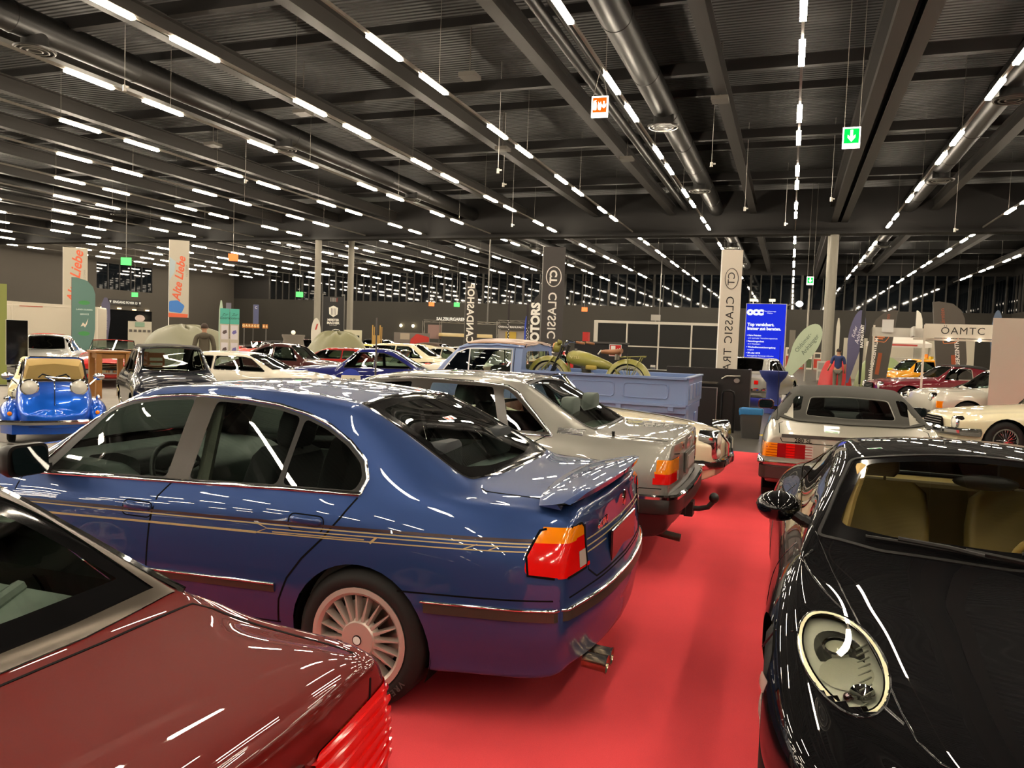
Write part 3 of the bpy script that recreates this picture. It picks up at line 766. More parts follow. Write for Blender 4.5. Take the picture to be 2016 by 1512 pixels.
    lampset(1); lampset(-1)
    arches(S, R, (0, 2.83), .352, .318, .5, .9)
    for s in (1, -1):
        for fx in ((3.35, .62),):
            f = S.take(rpoly([(s*.28, .6), (s*.66, .6), (s*.68, .66), (s*.3, .69)], .02), 'F')
            if f: S.panel('headlamp', f, CLEAR, R, .002)
    S.panel('body', S.F, P, R)
    # seams, stripes, mouldings
    g = MB(); gold = MB(); red = MB(); rub = MB(); chm = MB()
    for sd in 'LR':
        S.strip(g, [(1.125, .925), (1.185, .85), (1.205, .725), (1.215, .49), (1.205, .30)], sd, .009, .0015)
        S.strip(g, [(.055, .955), (.12, .86), (.20, .76), (.30, .66), (.375, .56), (.42, .45), (.435, .33)], sd, .009, .0015)
        S.strip(g, [(2.16, .87), (2.2, .6), (2.16, .33)], sd, .009, .0015)
        S.strip(g, [(-.20, .582), (-.45, .598), (-.68, .612), (-.90, .624)], sd, .007, .001)
        S.strip(g, [(.42, .335), (1.2, .30), (2.3, .3)], sd, .006, .0015)
        S.strip(red, [(2.3, .742), (1.2, .782), (.1, .822), (-.80, .860)], sd, .013, .0018)
        for dz in (-.0135,): S.strip(gold, [(2.3, .742+dz), (1.2, .782+dz), (.1, .822+dz), (-.79, .860+dz)], sd, .006, .002)
        S.strip(gold, [(2.25, .683), (1.2, .726), (.56, .75)], sd, .010, .002)
        S.strip(gold, [(.56, .75), (.1, .77), (-.35, .792), (-.78, .815)], sd, .005, .002)
        S.strip(gold, [(.50, .775), (.1, .792), (-.4, .815), (-.78, .834)], sd, .005, .002)
        S.strip(gold, [(.47, .762), (-.02, .784)], sd, .005, .002)
        S.strip(gold, [(.57, .795), (.50, .775), (.56, .75)], sd, .005, .002); S.strip(gold, [(-.50, .802), (-.56, .826)], sd, .004, .002); S.strip(gold, [(-.61, .807), (-.66, .83)], sd, .004, .002); S.strip(gold, [(-.05, .772), (-.08, .80)], sd, .01, .002)
        S.strip(rub, [(.44, .503), (1.22, .472), (2.42, .43)], sd, .036, .008); S.strip(chm, [(.44, .523), (1.22, .492), (2.42, .45)], sd, .010, .012)
        S.strip(rub, [(-.335, .532), (-.6, .548), (-.80, .556), (-.96, .561)], sd, .046, .012); S.strip(chm, [(-.32, .556), (-.6, .572), (-.80, .58), (-.96, .585)], sd, .008, .016)
    S.strip(rub, [(.86, .561), (.6, .562), (0, .562), (-.6, .562), (-.86, .561)], 'B', .046, .012); S.strip(chm, [(.86, .585), (.6, .586), (0, .586), (-.6, .586), (-.86, .585)], 'B', .008, .016)
    S.strip(g, [(.84, .626), (.6, .634), (0, .634), (-.6, .634), (-.84, .626)], 'B', .007, .001)
    S.strip(g, [(.61, .98), (.60, .9), (.585, .70), (.5, .65), (-.5, .65), (-.585, .7), (-.60, .9), (-.61, .98)], 'B', .008, .0015)
    S.strip(g, [(-.9, .62), (-.5, .64), (-.47, .62)], 'T', .008, .0015); S.strip(g, [(-.9, -.62), (-.5, -.64), (-.47, -.62)], 'T', .008, .0015)
    S.strip(gold, [(.58, .80), (.2, .80), (-.58, .80)], 'B', .005, .002); S.strip(gold, [(.58, .83), (.2, .83), (-.58, .83)], 'B', .005, .002); S.strip(gold, [(.58, .775), (.3, .775)], 'B', .005, .002)
    sides('shut_lines', g, SEAM, R); o = sides('gold_pinstripes', gold, pri('gold_film', 'b3a274', rough=.35, metal=.3), R); sides('dark_red_stripe', red, pri('stripe_red', '2a060c', rough=.3, coat=1.), o)
    o = sides('rub_strips', rub, STRIP, R); sides('chrome_beading', chm, CHROME, o, 180)
    # handles
    for s in (1, -1):
        for hx, hz in ((1.296, .782), (.294, .822)):
            side = 'L' if s > 0 else 'R'
            h, n = S.project([(hx, hz)], side)[0]
            q = rpoly([(-.095, -.037), (.095, -.037), (.095, .037), (-.095, .037)], .036, 5)
            Mh = Matrix.Translation(h) @ n.to_track_quat('Z', 'Y').to_matrix().to_4x4()
            d = MB(); S.strip(d, [(hx+p[0], hz+p[1]) for p in q], side, .006, .001, True)
            hd = obj('door_handle', MB().add([(x, y, 0) for x, y in ()], []).loft([[(hx+p[0]*k, h.y+s*dy, hz+.012+p[1]*.5*k) for p in q] for k, dy in ((.9, -.004), (.9, .006), (.78, .014), (.4, .017))]), P, R, 60)
            obj('handle_gap', d, SEAM, hd)
            obj('grip_recess', MB().loft([[(hx+p[0]*k, h.y+s*dy, hz-.018+p[1]*.38*k) for p in q] for k, dy in ((.62, -.002), (.6, .0025))]), GLOSSB, hd, 0)
    # boot spoiler
    secs = []
    for i in range(25):
        t = -1+2*i/24; y = t*.735; e = max(0, (abs(t)-.80)/.20); e = e*e*(3-2*e)
        zt = 1.058-.036*e-.012*t*t; zb = 1.036-.014*e-.012*t*t; xf = -.715-.05*t*t-.02*e; xr = -1.005+.05*t*t+.03*e
        zd = 1.024-.012*t*t-.02*abs(t)**3
        secs.append([(xf, y, zd), (xf-.06, y, zd+(zt-zd)*.55), (xf-.15, y, zt-.004), (xr+.03, y, zt+.006), (xr, y, zt), (xr+.006, y, zb-.002), (xr+.06, y, zb-.004-.02*(1-e)), (xf-.10, y, zd-.01)])
    obj('boot_spoiler', MB().loft(secs), P, R, 50)
    # exhaust, badge, plate
    e = MB()
    for y in (.43, .53): e.lathe([(.036, -.1), (.037, .0), (.042, .012), (.037, .012), (.033, 0), (.031, -.1), (.001, -.1)], 24, Matrix.Translation((-1.06, y, .262)) @ Matrix.Rotation(-PI/2-.08, 4, 'Y'))
    obj('exhaust_tips', e, pri('exhaust_steel', '9a8b72', rough=.2, metal=1.), R, 40)
    Mb = Matrix.Translation((-1.006, .36, .868)) @ Matrix(((0, 0, -1, 0), (-1, 0, 0, 0), (0, 1, 0, 0), (0, 0, 0, 1)))
    text('model_badge', 'ALPINA', .05, CHROME, R, Matrix.Translation((-1.004, .44, .885)) @ Matrix(((0, 0, -1, 0), (-1, 0, 0, 0), (0, 1, 0, 0), (0, 0, 0, 1))), .004, shear=.3, bold=.001)
    obj('round_badge', MB().lathe([(.04, 0), (.038, .006), (.001, .009)], 28, Matrix.Translation((-1.008, 0, .92)) @ Matrix.Rotation(-PI/2, 4, 'Y')), CHROME, R)
    obj('licence_plate_recess', MB().box((-1.012, 0, .735), (.014, .56, .15)), GLOSSB, R, 0, bevel=.006)
    ant = MB().add([], [])
    # wheels
    for x in (0, 2.83):
        for s in (1, -1):
            t = wheel(R, x, s*.885, .322, .245, .232, 'alpina', s, pri('satin_alloy', 'cdbfb4', rough=.32, metal=.5))
            if x == 0 and s > 0:
                TX = pri('tyre_print', '3c3a38', rough=.6)
                for k, cch in enumerate('VREDESTEIN'):
                    a = PI*.5+.95-k*.105; text('tyre_letter', cch, .038, TX, t, Matrix.Translation((.279*math.cos(a)*1, .279*math.sin(a), .007)) @ rz(a-PI/2), .0008, bold=.001)
    # door mirrors
    for s in (1, -1):
        mirror_pod(R, 2.0, s*.875, .985, s, BLACKT, .085, .115, .082)
    # interior
    C1 = pri('charcoal_cloth', '1d1e20', rough=.9); C2 = pri('grey_vinyl', '59605c', rough=.55); C3 = pri('black_leather', '121212', rough=.5)
    for y in (.37, -.37): seat(R, .98, y, .52, C1, .5, .60, True, lean=.30)
    bench(R, .2, .54, C1, 1.32, (-.37, .37), .45, pri('grey_cloth', '2b2f32', rough=.9), .57)
    obj('parcel_shelf', MB().prism([(.02, -.62), (-.47, -.6), (-.47, .6), (.02, .62)], .985, 1.0), pri('shelf_cloth', '85908c', rough=.9), R, 0)
    q = rpoly([(1.62, .62), (1.58, .86), (1.72, .93), (2.3, .955), (2.3, .6)], .05)
    d = obj('dashboard', MB().prism(q, -.72, .72, Matrix.Rotation(PI/2, 4, 'X')), C2, R, 40)
    obj('instrument_hood', MB().prism(rpoly([(1.6, .85), (1.62, .96), (1.78, .985), (2.0, .95), (2.0, .8)], .04), -.56, -.2, Matrix.Rotation(PI/2, 4, 'X')), C3, d, 40)
    steering(R, 1.5, .38, .86, C3, .19, .42)
    for s in (1, -1): obj('door_card', MB().prism([(2.0, .86), (.1, .93), (.1, .45), (2.0, .45)], -.02, .02, Matrix.Translation((0, s*.76, 0)) @ Matrix.Rotation(PI/2, 4, 'X')), C2, R, 0)
    for s in (1, -1): obj('pillar_lining', MB().tube([(1.03, s*.72, .9), (1.08, s*.54, 1.33)], .035, 6), pri('beige_lining', '8d8d80', rough=.8), R)
    obj('inside_mirror', MB().box((1.6, 0, 1.26), (.03, .24, .06)), C3, R, 0, bevel=.012)
    return R
blue_saloon()
# ---------------------------------------------------------------- silver-grey saloon behind it (tow bar)
def grey_saloon():
    R = thing('saloon_car', 'silver grey three-box saloon with amber and red tail lamps and a tow bar', 'car', (-1.86, 6.45, 0), PI)
    P = paint('grey_metallic', '8f8d87', metal=.55, rough=.34)
    B = lambda x, *a: (x, .24, .85, .9, .6)+a
    st = [(-1.08, .36, .76, .82, .6, .75, .95, .62, .985, .995), (-1.03, .3, .82, .87, .6, .765, .965, .63, .995, 1.003), (-.8, .26, .845, .89, .6, .775, .975, .64, 1.0, 1.008),
          B(-.52, .78, .98, .65, 1.003, 1.012), B(-.43, .785, .98, .645, 1.02, 1.035), B(-.3, .79, .98, .625, 1.085, 1.105), B(-.1, .795, .985, .60, 1.195, 1.22), B(.08, .80, .985, .578, 1.295, 1.322),
          B(.2, .80, .985, .57, 1.348, 1.378), B(.5, .805, .985, .582, 1.375, 1.405), B(1.0, .81, .98, .592, 1.378, 1.412), B(1.4, .81, .97, .598, 1.355, 1.39), B(1.62, .805, .96, .61, 1.31, 1.345),
          B(1.85, .80, .95, .645, 1.18, 1.215), B(2.1, .79, .935, .69, 1.03, 1.065), B(2.3, .785, .915, .70, .95, .985), B(2.6, .78, .88, .64, .92, .945), (3.1, .26, .83, .86, .56, .76, .82, .6, .86, .885), (3.5, .3, .76, .8, .52, .7, .74, .5, .77, .79)]
    S = Surf(carnet(st, [(.3, .02), (.6, .04), (1.0, .035)], [(.3, .1), (.8, .1)]), 6, 5)
    dlo = [[(-.155, .985), (.235, .985), (.37, 1.338), (.27, 1.318), (.19, 1.275)], [(.235, .985), (.99, .98), (.99, 1.352), (.37, 1.338)], [(.99, .98), (1.09, .975), (1.09, 1.352), (.99, 1.352)], [(1.09, .975), (2.05, .94), (1.68, 1.26), (1.5, 1.325), (1.09, 1.352)]]
    gl = [[(-.115, 1.0), (.19, 1.0), (.315, 1.305), (.27, 1.297), (.205, 1.255)], [(.275, 1.0), (.945, .998), (.945, 1.325), (.40, 1.316)], [(1.13, .995), (1.95, .965), (1.64, 1.24), (1.48, 1.298), (1.13, 1.325)]]
    ch = MB()
    for sd in 'LR':
        fr = S.take(dlo, sd)
        for q in gl:
            ins, fr = S.cut(fr, rpoly(q, .025), sd); S.panel('side_window', ins, GLASS, R, -.004)
        S.panel('window_frame', fr, pri('bronze_frame', '332e2a', rough=.25), R)
        S.strip(ch, [(-.165, .98), (.185, 1.285), (.28, 1.330), (.6, 1.352), (1.1, 1.362), (1.5, 1.335), (1.7, 1.265), (2.07, .95)], sd, .014, .005); S.strip(ch, [(-.17, .974), (.5, .972), (1.2, .965), (2.1, .93)], sd, .016, .006)
        for k in range(5): S.strip(ch, [(-.2+.0, 1.0+k*.009), (-.40, .995+k*.008)], sd, .004, .003)
    sides('window_chrome_trim', ch, CHROME, R, 180)
    rw = rpoly([(.17, -.5), (-.38, -.605), (-.45, -.56), (-.475, 0), (-.45, .56), (-.38, .605), (.17, .5), (.2, 0)], .03)
    f = S.take(rw, 'T'); ins, fr = S.cut(f, rpoly([(.14, -.47), (-.36, -.57), (-.425, -.53), (-.445, 0), (-.425, .53), (-.36, .57), (.14, .47), (.165, 0)], .03), 'T')
    S.panel('rear_window', ins, glass('greenish_glass', (.6, .72, .64)), R, -.003); S.panel('rear_window_seal', fr, BLACKT, R)
    m = MB(); S.strip(m, rw, 'T', .012, .005, True); obj('rear_window_chrome', m, CHROME, R)
    S.panel('windscreen', S.take(rpoly([(1.62, -.55), (1.6, 0), (1.62, .55), (2.15, .68), (2.27, 0), (2.15, -.68)], .03), 'T'), GLASS, R, -.003)
    for s in (1, -1):
        sd = 'L' if s > 0 else 'R'
        a = S.take(rpoly([(-.985, .69), (-.985, .865), (-1.3, .865), (-1.3, .69)], .012), sd)+S.take(rpoly([(s*.54, .69), (s*.95, .69), (s*.95, .865), (s*.54, .865)], .012), 'B')
        am, rd = S.cut(a, [(-1.4, .765), (-.9, .765), (-.9, .9), (-1.4, .9)], sd); a2, rd = S.cut(rd, [(s*.4, .765), (s*1, .765), (s*1, .9), (s*.4, .9)], 'B')
        rv, rd = S.cut(rd, [(s*.53, .68), (s*.6, .68), (s*.6, .765), (s*.53, .765)], 'B')
        L = S.panel('tail_lamp', rd, RED, R, .006); S.panel('indicator_lens', am+a2, AMBER, L, .006)
        if rv: S.panel('reversing_lens', rv, REVL, L, .006)
    arches(S, R, (0, 2.687), .34, .31, .5, .9)
    g = MB()
    for sd in 'LR':
        for q in ([(.99, .97), (1.04, .8), (1.04, .3)], [(-.12, .97), (.1, .85), (.28, .66), (.36, .5), (.37, .3)], [(2.1, .9), (2.1, .3)]): S.strip(g, q, sd, .008, .0015)
        S.strip(g, [(-1.08, .66), (-.3, .655)], sd, .006, .0015)
    S.strip(g, [(.7, .985), (.69, .90), (.5, .88)], 'B', .008, .0015); S.strip(g, [(-.7, .985), (-.69, .9), (-.5, .88)], 'B', .008, .0015)
    S.strip(g, [(-1.08, .67), (-.55, .67)], 'T', .007, .0015); S.strip(g, [(-1.08, -.67), (-.55, -.67)], 'T', .007, .0015)
    v = S.take([(-1.4, .1), (-.36, .1), (-.36, .475), (-1.4, .475)], 'L')+S.take([(-1.4, .1), (-.36, .1), (-.36, .475), (-1.4, .475)], 'R')+S.take([(-.95, .1), (.95, .1), (.95, .475), (-.95, .475)], 'B'); S.panel('rear_valance', v, pri('bumper_plastic', '241b19', rough=.35), R)
    S.panel('body', S.F, P, R); sides('shut_lines', g, SEAM, R)
    # bumper with chrome cap
    b = MB(); c = MB(); secs = []; cs = []
    pts = [(.36-.62*0, .905)] if 0 else [(-.34, .925), (-.7, .92), (-.98, .905), (-1.09, .87), (-1.145, .79), (-1.175, .5), (-1.185, 0)]
    pts = pts+[(x, -y) for x, y in pts[-2::-1]]
    for i, (x, y) in enumerate(pts):
        k = 1.0; secs.append([(x*k+.02*(x < -1), y*.985, .47), (x, y, .48), (x-.004*(x < -1), y*1.004, .59), (x+.01*(x < -1), y*.995, .612), (x+.06*(x < -1), y*.95, .615), (x+.06*(x < -1), y*.95, .47)])
        cs.append([(x-.006*(x < -1), y*1.007, .585), (x-.006*(x < -1), y*1.007, .604), (x+.012*(x < -1), y*.993, .617), (x+.012*(x < -1), y*.993, .585)])
    bp = obj('rear_bumper', b.loft(secs), pri('bumper_plastic', '241b19', rough=.35), R, 35); obj('bumper_chrome', c.loft(cs), CHROME, bp, 35)
    t = MB().tube([(-1.0, 0, .36), (-1.22, 0, .37), (-1.29, 0, .39), (-1.33, 0, .44)], .022, 10); t.ell((-1.335, 0, .47), (.04, .04, .045), 14, 8); t.box((-1.14, 0, .37), (.07, .14, .12)); t.box((-1.1, .12, .38), (.05, .05, .09))
    obj('tow_bar', t, pri('tow_black', '191512', rough=.5), R, 45)
    obj('exhaust', MB().cyl((-.8, .5, .28), (-1.14, .5, .23), .03).cyl((-.6, .5, .28), (-.85, .5, .28), .07), pri('exhaust_rust', '4a3f36', rough=.6, metal=.6), R)
    obj('licence_plate_holder', MB().box((-1.125, 0, .78), (.012, .56, .16)), pri('plate_grey', '57544f', rough=.5), R, 0)
    obj('licence_plate', MB().box((-1.134, 0, .78), (.008, .4, .1)), pri('plate_silver', '99958f', rough=.4), R, 0)
    MB4 = Matrix(((0, 0, -1, 0), (-1, 0, 0, 0), (0, 1, 0, 0), (0, 0, 0, 1)))
    text('model_badge', '100', .06, CHROME, R, Matrix.Translation((-1.118, .42, .925)) @ MB4, .003)
    rg = MB()
    for k in range(4): rg.tube([(-1.112, -.075+.05*k+.032*math.cos(a), .93+.032*math.sin(a)) for a in np.linspace(0, 2*PI, 16, endpoint=False)], .004, 5, True)
    obj('ring_badge', rg, CHROME, R)
    for x in (0, 2.687):
        for s in (1, -1): wheel(R, x, s*.87, .305, .2, .2, 'disc', s, ALLOY)
    for s in (1, -1): mirror_pod(R, 1.95, s*.86, 1.0, s, BLACKT, .08, .1, .07)
    C = pri('dark_velour', '2a2b29', rough=.95); D = pri('grey_vinyl', '59605c')
    for y in (.37, -.37): seat(R, 1.0, y, .52, C, .5, .62, True, lean=.25, hmat=pri('grey_velour', '57605a', rough=.95))
    bench(R, .18, .52, C, 1.3, (-.34, .34), .4, pri('grey_velour', '57605a', rough=.95))
    obj('parcel_shelf', MB().prism([(.02, -.62), (-.46, -.62), (-.46, .62), (.02, .62)], .965, .98), pri('pale_shelf', '9aa39b', rough=.9), R, 0)
    obj('dashboard', MB().prism(rpoly([(1.65, .62), (1.62, .88), (1.78, .95), (2.25, .96), (2.25, .6)], .05), -.7, .7, Matrix.Rotation(PI/2, 4, 'X')), D, R, 40)
    steering(R, 1.52, .38, .88, BLACKT)
    obj('aerial', MB().cyl((-.62, .68, 1.0), (-.62, .68, 1.035), .012, n=8), BLACKT, R)
    return R
grey_saloon()
# ---------------------------------------------------------------- maroon hardtop roadster beside the camera
def maroon_roadster():
    R = thing('hardtop_roadster', 'maroon roadster with a hard top, boot lid and ribbed red tail lamps beside the camera', 'car', (-1.98, .95, 0), PI)
    P = paint('maroon_metallic', '5c0f0b', metal=0., rough=.6, back='59625a')
    B = lambda x, *a: (x, .22, .86, .906, .58)+a
    st = [(-1.035, .32, .76, .82, .55, .745, .862, .64, .893, .905), (-1.0, .3, .79, .84, .56, .765, .88, .655, .907, .92), (-.87, .27, .83, .88, .57, .78, .895, .665, .915, .930), (-.65, .24, .85, .9, .58, .785, .905, .66, .922, .94),
          B(-.5, .80, .92, .72, .935, .950), B(-.41, .805, .925, .745, .954, .964), B(-.3, .80, .928, .70, 1.022, 1.04), B(-.1, .795, .925, .612, 1.152, 1.175), B(.1, .795, .925, .57, 1.24, 1.268), B(.35, .795, .92, .55, 1.272, 1.302),
          B(.8, .795, .915, .56, 1.27, 1.303), B(1.1, .79, .91, .585, 1.235, 1.262), B(1.35, .79, .905, .62, 1.13, 1.155), B(1.65, .78, .895, .69, .97, 1.0), B(1.8, .775, .885, .68, .93, .96), B(2.2, .765, .86, .62, .89, .92), B(2.515, .755, .83, .58, .855, .885), (3.0, .24, .8, .83, .52, .7, .75, .5, .78, .81), (3.25, .28, .7, .74, .48, .6, .66, .42, .69, .71)]
    S = Surf(carnet(st, [(.3, .04), (.45, .12), (.58, .12), (.64, .07), (.9, .04)], [(.3, .1), (.8, .1)]), 6, 6)
    o = rpoly([(-.395, -.745), (-.44, -.4), (-.452, 0), (-.44, .4), (-.395, .745), (-.1, .618), (.1, .545), (.12, 0), (.1, -.545), (-.1, -.618)], .01)
    f = S.take(o, 'T')
    b, fr = S.cut(f, rpoly([(-.365, -.708), (-.39, -.4), (-.4, 0), (-.39, .4), (-.365, .708), (-.1, .582), (.075, .52), (.09, 0), (.075, -.52), (-.1, -.582)], .02), 'T')
    gl, bd = S.cut(b, rpoly([(-.312, -.625), (-.33, -.3), (-.335, 0), (-.33, .3), (-.312, .625), (-.1, .51), (.03, .45), (.04, 0), (.03, -.45), (-.1, -.51)], .03), 'T')
    S.panel('rear_window_frame', fr, pri('satin_bronze', '544c43', rough=.3, metal=.9), R, .004); S.panel('rear_window_band', bd, GLOSSB, R, .0); S.panel('rear_window', gl, glass('pale_green_glass', (.86, .93, .88)), R, -.001)
    m = MB(); S.strip(m, [(-.40, -.755), (-.25, -.69), (-.1, -.628), (.1, -.553)], 'T', .02, .012); S.strip(m, [(-.40, .755), (-.25, .69), (-.1, .628), (.1, .553)], 'T', .02, .012); sides('roof_pillar_chrome', m, CHROME, R)
    for sd in 'LR':
        fs = S.take([[(-.1, .94), (.3, .935), (.3, 1.23), (.12, 1.19)], [(.3, .935), (1.5, .915), (1.2, 1.15), (1.0, 1.22), (.3, 1.23)]], sd); S.panel('side_window', fs, GLASS, R, -.003)
    S.panel('windscreen', S.take(rpoly([(1.12, -.53), (1.1, 0), (1.12, .53), (1.63, .66), (1.74, 0), (1.63, -.66)], .03), 'T'), GLASS, R, -.003)
    for s in (1, -1):
        sd = 'L' if s > 0 else 'R'
        a = S.take(rpoly([(-.84, .60), (-.80, .78), (-1.3, .82), (-1.3, .58)], .02), sd)+S.take(rpoly([(s*.38, .60), (s*.95, .585), (s*.95, .81), (s*.42, .80)], .02), 'B')
        am, rd = S.cut(a, [(-.93, .5), (-.7, .5), (-.7, .9), (-.93, .9)], sd)
        L = S.panel('tail_lamp', rd, RED, R, .004); S.panel('indicator_lens', am, AMBER, L, .004)
        rb = MB()
        for k in range(7):
            z = .612+k*.028; S.strip(rb, [(s*.40, z), (s*.6, z), (s*.80, z)], 'B', .013, .012); S.strip(rb, [(-.98, z), (-.93, z), (-.85, z)], sd, .013, .012)
        obj('lens_ribs', rb, RED, L)
    arches(S, R, (0, 2.515), .34, .31, .5, .9)
    S.panel('body', S.F, P, R)
    g = MB()
    S.strip(g, [(.70, .90), (.693, .85), (.685, .80), (.67, .66), (.6, .60)], 'B', .008, .0015); S.strip(g, [(-.70, .90), (-.693, .85), (-.685, .80), (-.67, .66), (-.6, .6)], 'B', .008, .0015)
    for s in (1, -1): S.strip(g, [(-1.04, s*.705), (-.8, s*.72), (-.52, s*.742), (-.465, s*.72), (-.485, s*.4), (-.49, 0)], 'T', .008, .0015)
    for sd in 'LR': S.strip(g, [(.25, .9), (.3, .6), (.42, .32)], sd, .007, .0015); S.strip(g, [(1.55, .9), (1.5, .3)], sd, .007, .0015)
    sides('shut_lines', g, SEAM, R)
    Bm = Matrix(((0, 0, -1, 0), (-1, 0, 0, 0), (0, 1, 0, 0), (0, 0, 0, 1)))
    l = MB(); S.strip(l, [(.17, .855), (-.17, .855)], 'B', .034, .01); obj('brake_light', l, pri('brake_red', 'a5202a', rough=.1, coat=1.), R)
    l = MB(); S.strip(l, [(.36, .80), (.2, .80), (-.36, .80)], 'B', .02, .012); obj('boot_handle_bar', l, CHROME, R)
    obj('rear_bumper', MB().loft([[(x, y, .40), (x-.05, y, .42), (x-.05, y, .53), (x, y, .56), (x+.1, y*.9, .5)] for x, y in ((-.85, .86), (-1.02, .76), (-1.09, .4), (-1.1, 0), (-1.09, -.4), (-1.02, -.76), (-.85, -.86))]), P, R, 40)
    for x in (0, 2.515):
        for s in (1, -1): wheel(R, x, s*.87, .315, .22, .215, 'five', s, ALLOY)
    G = pri('grey_green_leather', '9aa69b', rough=.55); G2 = pri('grey_green_shade', '7f8a80', rough=.6)
    obj('parcel_shelf', MB().prism([(.55, -.66), (.0, -.68), (-.36, -.69), (-.385, 0), (-.36, .69), (.0, .68), (.55, .66)], .90, .915), G, R, 0)
    obj('rear_trim', MB().prism(rpoly([(.22, .9), (.26, .98), (.40, 1.03), (.56, .98), (.6, .7)], .03), -.66, .66, Matrix.Rotation(PI/2, 4, 'X')), G2, R, 40)
    obj('shelf_ridge', MB().tube([(.12, -.66, .92), (.02, -.5, .925), (-.02, 0, .925), (.02, .5, .925), (.12, .66, .92)], .022, 8), G2, R)
    obj('speaker_cover', MB().lathe([(.12, 0), (.11, .012), (.001, .012)], 24, Matrix.Translation((.05, .05, .915))), G2, R)
    for y in (.37, -.37): seat(R, .95, y, .45, G, .52, .62, True, lean=.35)
    obj('dashboard', MB().prism(rpoly([(1.3, .6), (1.28, .85), (1.42, .91), (1.75, .92), (1.75, .6)], .05), -.7, .7, Matrix.Rotation(PI/2, 4, 'X')), G2, R, 40)
    obj('roll_bar', MB().tube([(.4, .55, .9), (.42, .52, 1.1), (.42, .3, 1.15), (.42, -.3, 1.15), (.42, -.52, 1.1), (.4, -.55, .9)], .025), BLACKT, R)
    return R
maroon_roadster()
